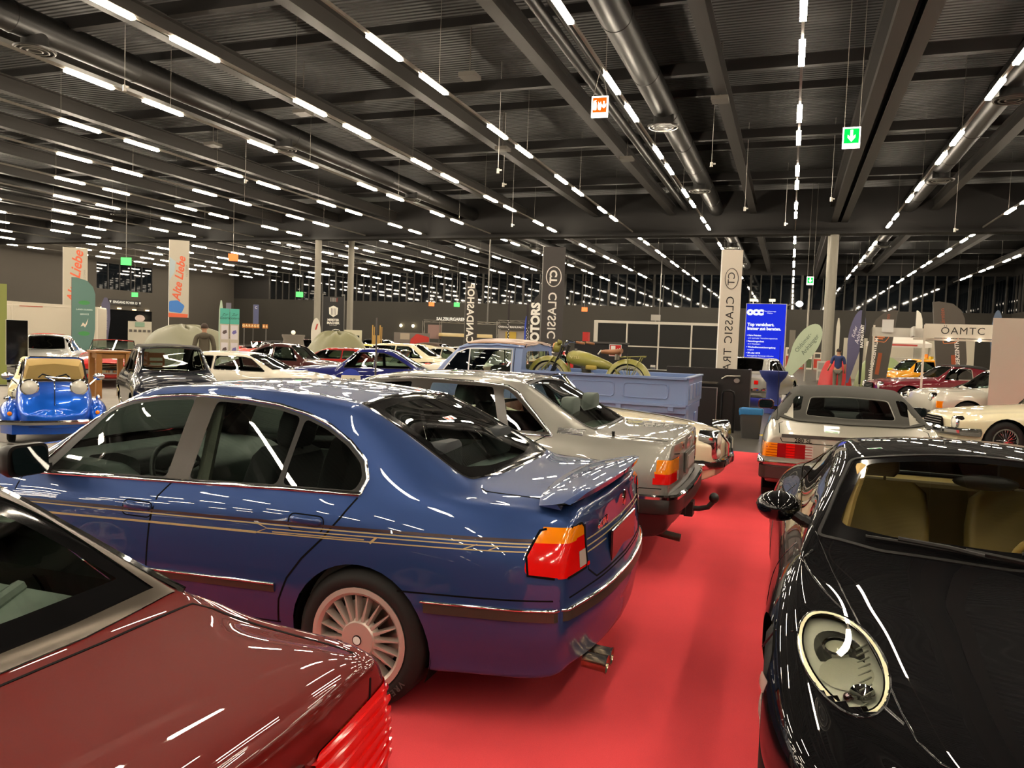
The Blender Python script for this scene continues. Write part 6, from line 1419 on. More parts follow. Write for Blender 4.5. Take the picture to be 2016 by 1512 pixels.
flag('feather_flag', 'white feather flag with a small red mark beside the black event banner', -18.62, 27.4, 2.33, .40, 'd9d4c8', 'tear', .3, [('/', .3, 'b8403a', .02, 1.95, 0, dict(bold=.02))])
flag('feather_flag', 'thin blue and white feather flag left of the dark MOTORS flag', -9.75, 28.48, 2.66, .15, '3048b0', 'slim', .5)
for i, (x, y, h) in enumerate(((-8.34, 22.64, 3.2), (-7.78, 22.82, 2.9))):
    R = thing('checkered_pole', ('dark pole with checkered edge, taller one over the pick-up cab', 'dark pole with checkered edge beside the MOTORS flag')[i], 'flag pole', (x, y, 0), face(x, y))
    obj('pole_cloth', MB().box((0, 0, h/2+.2), (.06, .02, h-.4)).box((0, 0, .1), (.3, .3, .2)), pri('dark_cloth', '2c2628', rough=.7), R, 0)
    m = MB()
    for k in range(28): m.box((.012 if k % 2 else -.012, -.012, h*.72-k*.055), (.024, .004, .028))
    obj('checker_print', m, WHITE, R, 0)
def mint(c, R): pass
flag('teardrop_flag', 'pale green teardrop flag reading Anhänger beside the blue light box', -.42, 35.1, 3.2, .95, 'b4c2a6', 'tear', .4, [('Oldtimer-', .24, '5d685c', -.14, 2.25, U*.92), ('Anhänger', .26, '5d685c', .14, 2.3, U*.92)], tilt=.48)
flag('teardrop_flag', 'blue-purple teardrop flag with white Anhänger lettering behind the red tarpaulin', 2.3, 36.13, 3.56, .62, '5a5878', 'tear', .4, [('Keller', .2, 'e2deea', -.1, 2.6, U*.95, dict(shear=.3)), ('Anhänger', .25, 'e2deea', .1, 2.6, U*.95, dict(shear=.3))], tilt=.13)
def zent(c, R):
    o = 'd8763a'; obj('emblem_frame', MB().tube([(p[0], -.007, p[1]) for p in rpoly([(-.22, 2.18), (.16, 2.18), (.28, 2.4), (.16, 2.62), (-.22, 2.62)], .05)], .016, 4, True), pri('print_'+o, o, rough=.5), c)
    for k in range(4): blob(c, 'emblem_bars', [(-.14, 2.28+k*.07), (.08+.05*(k in (1, 2)), 2.28+k*.07), (.08+.05*(k in (1, 2)), 2.32+k*.07), (-.14, 2.32+k*.07)], o)
    blob(c, 'orange_print', [(.0, .9), (.14, .9), (.14, 1.75), (.0, 1.75)], '9c4a22')
flag('feather_flag', 'dark feather flag reading ANHÄNGERZENTRUM with an orange badge, left of the white stand frame', 3.05, 33.14, 3.45, .82, '4a443c', 'feather_r', .6, [('ANHÄNGERZENTRUM', .17, 'f0ece2', -.14, 1.45, U, dict(bold=.004)), ('Kärnten', .2, '9c4a22', .12, 2.95, U)], tilt=.1, extra=zent)
flag('feather_flag', 'dark feather flag reading ZENTRUM behind the white stand fascia', 5.5, 30.8, 3.68, .95, '4a443c', 'feather', .6, [('ANHÄNGERZENTRUM', .18, 'f0ece2', .2, 1.6, U, dict(bold=.004)), ('Kärnten', .2, '9c4a22', -.2, 3.1, U)], tilt=-.1, extra=zent)
flag('feather_flag', 'narrow black and white race flag beside the purple teardrop flag', 2.78, 35.2, 3.9, .16, '191718', 'slim', .4, [('RACING PART', .15, 'f4f2ee', 0, 2.4, U, dict(bold=.006))])
flag('feather_flag', 'white feather flag with red print behind the orange-yellow car', 5.91, 42.71, 3.9, .30, 'dcd8cc', 'feather', .5, [('VOGL', .16, 'b8403a', 0, 2.6, U)])
flag('feather_flag', 'slim white feather flag right of the concrete columns', 2.55, 48.94, 3.7, .22, 'd8d2c2', 'slim', .5)
flag('feather_flag', 'dark blue feather flag at the right end of the white stand fascia', 8.78, 40.55, 3.88, .46, '4c5c74', 'tear', .5, [('Anhänger', .26, 'e6e9ee', 0, 3.0, U)])
for i, (x, y, h, w, c) in enumerate(((-35.87, 42.55, 3.52, .32, '6d6a78'), (-32.8, 41.5, 3.4, .33, '4e5478'))):
    flag('roller_banner', ('small grey banner above the turquoise stand', 'small blue portrait banner above the orange lettering')[i], x, y, h, w, c, 'rect', 2.1 if i else 2.9, [('C', .22, 'dcd9e2', 0, h-.2, 0)] if i else (), pole=POLE)
# black event banner between light posts
def event_banner():
    x, y = -21.36, 32.88; R = thing('event_banner', 'tall black banner with white shield emblem and MEISTER MACHER lettering between two posts', 'banner', (x, y, 0), face(x, y))
    c = obj('banner_cloth', MB().box((0, 0, 1.98), (1.0, .03, 3.1)), pri('banner_black', '141314', rough=.5), R, 0)
    w = pri('print_e8e4da', 'e8e4da', rough=.5)
    for s in (1, -1): obj('banner_post', MB().cyl((s*.52, 0, 0), (s*.52, 0, 3.6), .025, n=8).box((s*.52, 0, .02), (.2, .5, .04)).box((s*.52-s*.06, -.1, 3.62), (.16, .12, .06)), POLE, R)
    obj('banner_print', MB().prism([(-.22, 2.98), (0, 3.08), (.22, 2.98), (.2, 2.66), (0, 2.52), (-.2, 2.66)], 0, .003, VERT(0, -.016, 0)), w, c, 0)
    d = MB()
    for k in (-.1, -.03, .04, .11): d.box((k, -.021, 2.79), (.022, .004, .32))
    obj('shield_bars', d, BLACK, c, 0)
    text('banner_lettering', 'MEISTER\nMACHER', .15, w, c, VERT(0, -.017, 2.3), .002, bold=.008)
    text('banner_lettering', 'Edition Klassik', .06, w, c, VERT(0, -.017, 2.12), .002); text('banner_lettering', 'CLASSICA', .17, w, c, VERT(0, -.017, 1.75), .002, bold=.01, shear=.2)
    obj('banner_print', MB().tube([(-.05, -.02, 1.86), (.1, -.02, 1.92), (.28, -.02, 1.9), (.38, -.02, 1.8), (.36, -.02, 1.7)], .014, 4), w, c)
    s = MB()
    for k in range(5): s.box((-.14+.06*k, -.019, 1.0), (.035, .004, .8)); s.box((-.14+.06*k, -.019, 3.38), (.035, .004, .2))
    obj('banner_stripes', s, pri('print_grey', '8d8a88', rough=.5), c, 0); obj('red_stripe', MB().box((.16, -.019, 1.0), (.02, .004, .8)).box((.16, -.019, 3.38), (.02, .004, .2)), pri('print_b8403a', 'b8403a'), c, 0)
event_banner()
# turquoise display stand
def turquoise():
    x, y = -16.52, 19.65; R = thing('display_stand', 'two-sided turquoise topped display stand with framed pictures behind the white coupe', 'display stand', (x, y, 0), face(x, y))
    for i, (dx, ry) in enumerate(((-.145, .12), (.145, -.12))):
        P = obj('display_panel', MB().box((0, 0, 1.1), (.27, .03, 2.2)), pri('panel_cream', 'bdb5a4', rough=.6), R, 0, at(dx, 0, 0, ry))
        obj('turquoise_header', MB().box((0, -.002, 2.12), (.275, .036, .48)), pri('turquoise', '4fae9c', rough=.5), P, 0); text('header_script', 'Zur\nGalerie', .11, pri('print_244', '24403c'), P, VERT(0, -.022, 2.12), .001, shear=.4)
        for z in (1.62, 1.08, .55):
            f = obj('framed_picture', MB().box((0, -.02, z), (.2, .012, .44)), pri('picture_paper', 'd2ccd0', rough=.5), P, 0)
            obj('picture_print', MB().prism([(-.07, -.04), (-.02, -.08), (.07, -.03), (.05, .06), (-.04, .03)], 0, .003, VERT(0, -.027, z+.02)), pri('print_pic%d' % i, ('5a4a4a', '6a62a0')[i], rough=.5), f, 0)
turquoise()
# bar tables
def wood_table():
    x, y = -15.1, 13.85; R = thing('bar_table', 'tall brown wooden bar table with thick square legs on the grey carpet', 'table', (x, y, 0), face(x, y)+.25); WD = pri('oak_brown', '8a5a22', rough=.5, var=(6, .2))
    obj('table_top', MB().box((0, 0, 1.08), (.80, .80, .05)).box((0, 0, .99), (.66, .66, .12)), WD, R, 0, bevel=.01)
    for i in (-1, 1):
        for j in (-1, 1): obj('leg', MB().box((i*.31, j*.31, .525), (.12, .12, 1.05)), WD, R, 0, bevel=.008)
def bar_stool(x, y, lb):
    R = thing('bar_stool', lb, 'stool', (x, y, 0), face(x, y)+.2); WD = pri('dark_oak', '74401c', rough=.5, var=(6, .2))
    obj('seat', MB().box((0, 0, .76), (.38, .38, .04)), WD, R, 0, bevel=.01); obj('backrest', MB().box((0, .18, 1.02), (.38, .03, .12)).box((0, .18, .86), (.38, .03, .05)), WD, R, 0, bevel=.008)
    for i in (-1, 1):
        for j in (-1, 1): obj('leg', MB().box((i*.17, j*.17, .37 if j < 0 else .54), (.045, .045, .74 if j < 0 else 1.08)), WD, R, 0)
    obj('footrest', MB().box((0, -.17, .3), (.32, .03, .03)).box((0, .17, .3), (.32, .03, .03)), WD, R, 0)
wood_table(); bar_stool(-15.05, 14.75, 'brown wooden bar stool behind the bar table, left one'); bar_stool(-14.35, 14.55, 'brown wooden bar stool at the right of the bar table')
def cloth_table(name, label, x, y, H, r0, r1, r2, col, top=None):
    R = thing(name, label, 'table', (x, y, 0))
    obj('table_top', MB().cyl((0, 0, H-.03), (0, 0, H), r0, n=28), pri('tt_'+(top or col), top or col, rough=.5), R, 40)
    prof = [(r0*1.01, H-.005), (r0*1.005, H-.05), (r0*.86, H-.16), (r1*1.12, H*.72), (r1, H*.5), (r1*1.1, H*.3), (r2*.8, H*.12), (r2, .01)]
    obj('stretch_cover', MB().lathe(prof, 32), pri('cl_'+col, col, rough=.7), R, 60)
    return R
cloth_table('bar_table', 'dark blue stretch-covered standing table under the blue light box', -.39, 21.7, 1.14, .36, .16, .28, '1c2a6c')
t = cloth_table('bar_table', 'grey cloth covered standing table among the far cars', -15.22, 21.14, 1.62, .36, .34, .46, '7d766b')
o = obj('white_ball_lamp', MB().ell((0, 0, .07), (.07, .07, .07), 14, 10), pri('lamp_white', 'f0ead8', emit='fff0d0', es=.6), None, 60, at(-15.2, 21.1, 1.62)); tag(o, 'small white round lamp standing on the grey cloth table', 'lamp')
# black stand counter with rails, sign and waste bin
def stand_counter():
    R = thing('stand_counter', 'black panelled stand counter with chrome hand rails at the end of the carpet', 'counter', (-1.76, 15.9, 0)); R.scale = (1.14, 1., .955); K = pri('stand_black', '191716', rough=.35); 
    obj('tall_panel', MB().box((.14, .62, .67), (1.50, .06, 1.33)), K, R, 0, bevel=.005); obj('low_panel', MB().box((-.14, .24, .47), (.98, .06, .93)), K, R, 0, bevel=.005); obj('side_panel', MB().box((.86, .9, .67), (.05, .6, 1.33)), K, R, 0)
    obj('long_panel', MB().box((-1.4, .66, .62), (1.7, .06, 1.22)), K, R, 0, bevel=.005)
    obj('panel_edging', MB().box((-.14, .205, .93), (1.0, .012, .014)).box((.35, .205, .46), (.014, .012, .93)), SATIN, R, 0)
    obj('ledge', MB().box((-.1, .28, 1.03), (.9, .28, .03)), pri('stand_brown', '3c362e', rough=.4), R, 0)
    obj('hand_rail', MB().tube([(.40, .52, 1.12), (.48, .5, 1.18), (.72, .5, 1.19)], .016, 8), SATIN, R); obj('rail_knob', MB().cyl((.66, .58, 1.09), (.66, .5, 1.09), .05, n=18), SATIN, R)
    obj('tube_rail', MB().tube([(.45, .1, 0), (.45, .1, .82), (.48, .1, .88), (.58, .1, .89), (.64, .1, .86), (.66, .1, .78), (.66, .1, 0)], .02, 8), pri('rail_black', '1b1b1b', rough=.3, metal=.5), R)
stand_counter()
def ext_counter():
    R = thing('display_counter', 'black counter with a grey top edge behind the motorcycle', 'counter', (-4.0, 16.9, 0), face(-4, 16.9)); K = pri('stand_black', '191716', rough=.35)
    obj('counter_body', MB().box((0, .3, .85), (1.2, .6, 1.7)), K, R, 0, bevel=.01); obj('counter_top', MB().box((0, .3, 1.72), (1.26, .66, .04)), pri('top_grey', '4e4c49', rough=.4), R, 0)
    s = thing('extinguisher_sign', 'square red fire extinguisher sign with white symbols on the black counter', 'sign', (-3.683, 16.966, 1.56), face(-4, 16.9))
    obj('sign_plate', MB().box((0, 0, 0), (.27, .012, .26)), pri('sign_red', 'c8201e', rough=.4), s, 0); w = pri('print_white', 'eeeae2')
    obj('sign_border', MB().box((0, -.004, .125), (.27, .012, .012)).box((0, -.004, -.125), (.27, .012, .012)).box((-.13, -.004, 0), (.012, .012, .26)).box((.13, -.004, 0), (.012, .012, .26)), w, s, 0)
    obj('hydrant_symbol', MB().box((-.05, -.007, .04), (.1, .006, .12)), w, s, 0); obj('flame_symbol', MB().prism([(.04, -.1), (.1, -.1), (.115, -.02), (.09, .06), (.07, .0), (.045, .05), (.03, -.04)], 0, .004, VERT(0, -.007, 0)), w, s, 0)
ext_counter()
def frame_wall():
    x, y = -4.22, 26.2; R = thing('exhibition_wall', 'black fabric exhibition wall in a white metal grid frame', 'partition', (x, y, 0), face(x, y)*.25)
    Fm = pri('frame_white', 'cfc9bd', rough=.4); K = pri('fabric_black', '1b1a1a', rough=.8, bump=(3, .6))
    for k in range(4):
        for z0, z1 in ((.08, .82), (.9, 1.62), (1.68, 2.42)): obj('fabric_panel', MB().box((-1.62+1.08*k, 0, (z0+z1)/2), (1.02, .03, z1-z0)), K, R, 0)
    f = MB()
    for k in range(5):
        w = .14 if k in (0, 4) else .05; f.box((-2.16+1.08*k, 0, 1.25), (w, .06, 2.5))
    f.box((0, 0, 2.46), (4.4, .065, .09)); f.box((0, 0, 1.65), (4.3, .05, .035)); f.box((0, 0, .86), (4.3, .05, .035)); f.box((0, 0, .04), (4.3, .07, .08)); obj('grid_frame', f, Fm, R, 0)
    o = obj('red_partition', MB().box((0, 0, 1.05), (.2, .3, 2.1)), pri('stand_red', 'b8231c', rough=.5), None, 0, at(-7.1, 27.6, 0)); tag(o, 'red stand end panel at the left of the black fabric wall', 'panel')
    for i, px in enumerate((-4.35, )):
        o = obj('wall_floodlight', MB().box((0, 0, .12), (.3, .14, .2)).cyl((0, 0, 0), (0, 0, .1), .02, n=6), pri('lamp_grey', 'b0aca4', rough=.4), None, 0, at(px, 26.2, 2.52)); tag(o, 'small grey floodlight clipped on top of the black fabric wall', 'lamp')
frame_wall()
def light_box():
    x, y = -.92, 29.6; R = thing('light_box', 'tall glowing blue light box with white insurance text', 'illuminated sign', (x, y, 0), face(x, y)-.12); R.scale = (1.04, 1, 1.02)
    m = bpy.data.materials.new('blue_backlit'); m.use_nodes = True; nt = m.node_tree; nt.nodes.remove(nt.nodes['Principled BSDF']); e = nt.nodes.new('ShaderNodeEmission'); e.inputs[0].default_value = srgb('2233dc')+(1,); e.inputs[1].default_value = 1.0; nt.links.new(e.outputs[0], nt.nodes['Material Output'].inputs[0])
    obj('box_frame', MB().box((0, .09, 1.655), (1.36, .16, 3.31)), pri('frame_white', 'cfc9bd'), R, 0); F = obj('lit_face', MB().box((0, 0, 1.75), (1.32, .02, 3.08)), m, R, 0)
    w = emis('print_glow', 'f2f4ff', 1.1)
    text('brand_lettering', 'OCC', .24, w, F, VERT(-.36, -.012, 2.98), .002, bold=.03); text('brand_lettering', 'Versicherungs\nMakler', .07, w, F, VERT(.14, -.012, 3.0), .002)
    text('headline', 'Top versichert.\nImmer gut beraten.', .145, w, F, VERT(-.60, -.012, 2.48), .002, align='LEFT', bold=.008)
    for k, (a, b) in enumerate((('• Faire Prämien', 'und optimaler Versicherungsschutz'), ('• Sammlungsrabatt', 'ab 3 Klassikern'), ('• Wechselkennzeichenregelung', 'möglich'), ('• 20 oder 60 %', 'beitragsfreie Vorsorge inklusive'), ('• Selbstbewertung bis', '50.000 Euro'))):
        text('bullet_text', a, .078, w, F, VERT(-.60, -.012, 2.16-.21*k), .002, align='LEFT', bold=.003); text('bullet_text', b, .07, w, F, VERT(-.56, -.012, 2.065-.21*k), .002, align='LEFT')
    for s in (-.45, .2): obj('arm_lamp', MB().box((s, -.1, 3.42), (.2, .12, .09)).cyl((s, .05, 3.3), (s, -.05, 3.4), .015, n=6), pri('lamp_beige', 'cfc8b4', emit='fff2d6', es=.8), R, 0)
    o = thing('spot_lamp', 'bright spotlight on an arm beside the blue light box', 'lamp', (.25, 35.2, 3.7)); obj('lamp_arm', MB().tube([(-1.2, .3, -.25), (-.2, .1, .0), (0, 0, 0)], .03, 6).cyl((-1.2, .3, -3.7), (-1.2, .3, -.25), .03, n=8), POLE, o); obj('lamp_head', MB().ell((0, 0, 0), (.14, .14, .12), 14, 10), emis('spot_glow', 'f4f6ff', 25), o, 60)
light_box()
def waste_bin():
    R = thing('waste_bin', 'dark grey waste bin lined with a blue plastic bag', 'bin', (-.64, 15.35, 0)); q = lambda k, z: [(p[0]*k, p[1]*k, z) for p in rpoly([(-.21, -.16), (.21, -.16), (.21, .16), (-.21, .16)], .05)]
    obj('bin_body', MB().loft([q(.78, 0), q(1, .52)]), pri('bin_grey', '3a3937', rough=.5), R, 40)
    rr = random.Random(3); secs = []
    for z, k in ((.45, 1.03), (.50, 1.07), (.56, 1.04), (.55, .96), (.50, .9)): secs.append([(p[0]*(1+rr.uniform(-.03, .03)), p[1]*(1+rr.uniform(-.03, .03)), p[2]+rr.uniform(-.015, .02)) for p in q(k, z)])
    obj('blue_bag', MB().loft(secs, caps=False), pri('bag_blue', '2a72a8', rough=.3), R, 60)
    o = MB().grid([[(x, y, .02+.09*math.sin(3*x+1.5)+.06*math.cos(5*y)*(x > 0)) for y in np.linspace(-.16, .16, 6)] for x in np.linspace(-.22, .22, 8)])
    p = obj('crumpled_paper', o, pri('paper_yellow', 'd8b93a', rough=.7), None, 60, at(-.2, 14.9, .03, .5), solid=.004); tag(p, 'crumpled yellow and cream sheet lying on the dark floor beside the bin', 'paper')
    obj('paper_flap', MB().grid([[(x, y, .01+.05*math.sin(4*x)) for y in np.linspace(-.12, .05, 4)] for x in np.linspace(.06, .3, 5)]), pri('paper_cream', 'd8cfae', rough=.7), p, 60, at(0, -.06, -.02))
waste_bin()
# right-hand stands
def oamtc():
    x, y = 4.81, 26.3; a = face(x, y)*.5; R = thing('exhibition_stand', 'white stand frame with an ÖAMTC fascia and a tall grey-white wall', 'stand', (x, y, 0), a)
    Wm = pri('stand_white', 'c9c3b4', rough=.5); Gm = pri('stand_grey_wall', 'a39c90', rough=.6)
    f = obj('fascia', MB().box((.1, 0, 2.46), (2.2, .06, .42)), Wm, R, 0); text('fascia_lettering', 'ÖAMTC', .30, pri('print_dark', '26231f'), f, VERT(0, -.032, 2.46), .003, spacing=1.15)
    obj('side_fascia', MB().box((-1.7, 1.6, 2.42), (1.5, .06, .30)).box((-1.3, .6, 2.42), (.06, 2.0, .30)), pri('stand_pale', 'b9b7ac', rough=.5), R, 0)
    for px, py in ((-1.0, 0), (-2.4, 1.6)): obj('frame_post', MB().box((px, py, 1.32), (.06, .06, 2.64)), Wm, R, 0)
    obj('cross_bar', MB().box((-.1, .1, 2.2), (2.4, .05, .06)), Wm, R, 0)
    for q in (-.35, .45): obj('spot_lamp', MB().ell((q, -.04, 2.2), (.05, .05, .05), 10, 8), emis('spot_glow2', 'fff4e0', 14), R, 60)
    obj('post_sign', MB().box((-2.0, 1.5, 2.62), (.34, .03, .42)), pri('sign_pale', 'c6c6c2'), R, 0)
    p = obj('partition_wall', MB().box((0, 0, 1.3), (.98, .08, 2.6)), Gm, None, 0, at(4.75, 20.0, 0, face(4.75, 20)*.6)); tag(p, 'tall plain grey-white stand wall at the right edge', 'partition')
    tag(obj('partition_wall', MB().box((0, 0, 1.3), (.08, 3.0, 2.6)), pri('stand_white', 'c9c3b4'), None, 0, at(6.3, 25.4, 0)), 'grey-white stand wall running back from the right edge', 'partition')
oamtc()
def heap(name, label, x, y, rx, ry, h, col, seed, mat=None):
    rr = random.Random(seed); n, m = 26, 12; G = []; ph = [rr.uniform(0, 6.28) for _ in range(6)]
    for i in range(m+1):
        t = i/m; row = []
        for j in range(n):
            a = 2*PI*j/n; k = 1+.12*math.sin(3*a+ph[0])+.08*math.sin(5*a+ph[1]+3*t); z = h*(1-t**2.2)*(1+.14*math.sin(2*a+ph[2])*t+.06*math.sin(7*a+ph[3]))
            fold = 1+.05*math.sin(9*a+ph[4])*t
            row.append((rx*k*fold*(t**.7), ry*k*fold*(t**.7), max(0, z)) if 0 else (rx*k*fold*(t**.6)*math.cos(a), ry*k*fold*(t**.6)*math.sin(a), max(0.0, z)))
        G.append(row)
    return tag(obj(name, MB().grid(G, closed=True), mat or pri('tarp_'+col, col, rough=.45), None, 60, at(x, y, 0)), label, 'tarpaulin')
heap('tarpaulin_heap', 'crumpled red tarpaulin heap beside the green one', 1.95, 39.0, .75, .6, 1.25, 'b51a1e', 4)
heap('tarpaulin_heap', 'crumpled light green tarpaulin heap beside the white stand frame', 4.0, 39.8, 1.1, .9, 1.5, '8a9a68', 9)
heap('tarpaulin_heap', 'grey sheet heap in front of the green tarpaulin', 4.5, 37.7, .75, .6, 1.0, '8c857c', 12)
heap('covered_car', 'car under a grey-green tarpaulin behind the white coupe', -22.2, 23.9, 2.6, 1.2, 1.75, '7f7d66', 20)
heap('covered_car', 'second covered car, flatter olive tarpaulin right of the turquoise stand', -17.5, 27.2, 1.7, 1.1, 1.72, '7a7857', 31)
def boxthing(name, label, cat, x, y, sz, col, a=None, z=0, parts=None, rough=.5, bevel=.02):
    o = obj(name, MB().box((0, 0, sz[2]/2), sz), pri('bx_'+col, col, rough=rough), None, 0, at(x, y, z, face(x, y) if a is None else a), bevel=bevel); return tag(o, label, cat)
def trailer():
    x, y = -31.2, 25.4; R = thing('box_trailer', 'large white box trailer with rounded roof edge at the left', 'trailer', (x, y, 0), face(x, y)-.25); Wm = pri('trailer_white', 'c9c0ad', rough=.4)
    q = rpoly([(-2.1, .55), (2.1, .55), (2.1, 2.5), (-2.1, 2.62)], [.02, .02, .08, .25]); obj('trailer_box', MB().prism(q, -.9, .9, Matrix.Rotation(PI/2, 4, 'X')), Wm, R, 30)
    obj('trailer_trim', MB().box((-1.2, -.905, 1.55), (.03, .02, 1.9)).box((0, -.905, 2.44), (4.1, .02, .03)).box((2.08, -.9, 1.5), (.05, .04, 1.95)), pri('trim_pale', 'd8d0c0'), R, 0)
    obj('door_panel', MB().box((-1.66, -.91, 1.5), (.8, .02, 1.7)), Wm, R, 0); obj('red_stripe', MB().box((-.5, -.912, 2.4), (.9, .012, .03)), pri('stripe_red2', 'b8523c'), R, 0)
    for s in (-.35, .35): obj('trailer_wheel', MB().cyl((s, -.9, .3), (s, -.7, .3), .3, n=24), RUBBER, R, 40)
    obj('tow_bar', MB().box((-2.7, 0, .5), (1.2, .1, .1)), SATIN, R, 0)
    o = thing('screen_stand', 'black upright screen on a stand beside the white trailer', 'screen', (-16.1, 12.3, 0), face(-16.1, 12.3)); obj('screen_panel', MB().box((0, 0, 1.25), (.40, .05, .98)), GLOSSB, o, 0); obj('screen_edge', MB().box((0, .01, 1.25), (.425, .04, 1.0)), pri('edge_white', 'd0ccc0'), o, 0); obj('stand_foot', MB().box((0, .03, .4), (.08, .05, .76)).box((0, .03, .015), (.5, .4, .03)), BLACKT, o, 0)
trailer()
flag('curtain', 'olive green curtain edge at the left border of the hall view', -19.4, 14.4, 2.68, .22, '7d8440', 'rect', .05, cat='curtain')
def wtrailers():
    x, y = 7.4, 51.5; R = thing('box_trailer', 'long white box trailer behind the ÖAMTC stand', 'trailer', (x, y, 0), face(x, y)); Wm = pri('trailer_white2', 'c6bdaa', rough=.45)
    obj('trailer_box', MB().prism(rpoly([(-2.6, .6), (2.6, .6), (2.6, 2.7), (-2.6, 3.0)], .1), -1, 1, Matrix.Rotation(PI/2, 4, 'X')), Wm, R, 30); obj('trailer_trim', MB().box((0, -1.01, 2.6), (5.1, .02, .04)).box((-1.9, -1.01, 1.7), (.03, .02, 1.9)), pri('trim_grey', '8f8a80'), R, 0)
    for s in (-.5, .5): obj('trailer_wheel', MB().cyl((s, -1, .33), (s, -.8, .33), .33, n=20), RUBBER, R, 40)
    boxthing('cargo_trailer', 'tall white trailer front right of the columns', 'trailer', 3.94, 54.7, (1.4, 1.2, 2.65), 'b8b2a2'); boxthing('cargo_trailer', 'white high box trailer at the far right behind the stand', 'trailer', 11.2, 46.0, (2.4, 2, 2.9), 'c4baa6')
    R = thing('pavilion_tent', 'white pavilion tent with red print behind the stand frame', 'tent', (4.9, 41.5, 0), face(4.9, 41.5)); Tm = pri('tent_white', 'd6d0c6', rough=.6)
    obj('tent_roof', MB().add([(-1.4, -1, 2.25), (1.4, -1, 2.25), (1.4, 1, 2.25), (-1.4, 1, 2.25), (-.3, 0, 2.75), (.3, 0, 2.75)], [(0, 1, 5, 4), (1, 2, 5), (2, 3, 4, 5), (3, 0, 4)]).box((0, -1, 2.15), (2.8, .02, .2)), Tm, R, 0); obj('tent_print', MB().box((0, -1.015, 2.15), (1.6, .01, .08)), pri('print_b8403a', 'b8403a'), R, 0)
    for i in (-1.35, 1.35):
        for j in (-.95, .95): obj('tent_leg', MB().cyl((i, j, 0), (i, j, 2.2), .03, n=8), Wm, R)
    boxthing('yellow_counter', 'bright yellow counter behind the stand frame', 'counter', 4.29, 36.6, (.95, .6, 1.1), 'd8cf1c'); boxthing('covered_crate', 'pale grey folded sheet stack in front of the long white trailer', 'crate', 6.6, 44.5, (3.2, 1, 1.55), 'b9b2a4')
wtrailers()
# far objects on the axis of the aisle
for i, (x, y, w, h, c, c2, lb) in enumerate(((.0, 76.9, .9, 2.0, 'd6cbb8', 'a33a2c', 'cream fuel pump left of the red one, far end of the aisle'), (.86, 77, .7, 1.62, 'c2472e', '8d867c', 'red fuel pump at the far end of the aisle'), (1.6, 77.1, .7, 1.6, 'd8d4c4', '4b5a3a', 'white and green fuel pump at the far end of the aisle'), (2.4, 77.4, .76, 1.62, 'd2c6b2', 'c03a24', 'cream and red fuel pump beside the concrete columns'))):
    R = thing('fuel_pump', lb, 'fuel pump', (x, y, 0)); obj('pump_body', MB().prism(rpoly([(-w/2, 0), (w/2, 0), (w/2, h), (-w/2, h)], .08), -.25, .25, Matrix.Rotation(PI/2, 4, 'X')), pri('bx_'+c, c), R, 0); obj('pump_panel', MB().box((0, -.255, h*.35), (w*.85, .02, h*.5)), pri('bx_'+c2, c2), R, 0); obj('pump_dial', MB().box((0, -.255, h*.8), (w*.6, .02, h*.22)), pri('dial_dark', '4a463e'), R, 0)
for i, (x, y, c) in enumerate(((1.64, 43.1, 'b9b4aa'), (2.39, 43.4, 'b5a89c'))):
    R = thing('pavement_sign', ('grey A-board sign with photographs, left one in the aisle', 'grey A-board sign with a red picture, right one in the aisle')[i], 'sign', (x, y, 0), face(x, y))
    obj('sign_board', MB().box((0, 0, .72), (.62, .04, 1.0)), pri('bx_'+c, c), R, 0)
    for s in (1, -1): obj('sign_leg', MB().cyl((s*.28, .0, 0), (s*.28, 0, 1.22), .018, n=6).cyl((s*.28, .4, 0), (s*.28, 0.02, 1.2), .015, n=6), SATIN, R)
    for z in (.95, .5): obj('sign_picture', MB().box((0, -.025, z), (.48, .012, .34)), pri('bx_%s' % ('8f8a84', 'a5605a')[i], ('8f8a84', 'a5605a')[i]), R, 0)
tag(obj('upright_boards', MB().box((0, 0, 1.5), (.35, .1, 3.0)).box((.5, 0, 1.4), (.3, .1, 2.8)), pri('slat_grey', '6d665c'), None, 0, at(-.45, 44, 0)), 'grey upright boards beside the blue light box', 'board')
boxthing('floor_strip', 'thin pale strip across the aisle floor behind the blue standing table', 'floor strip', .85, 25.9, (1.7, .05, .02), 'c9c6bd', a=0)
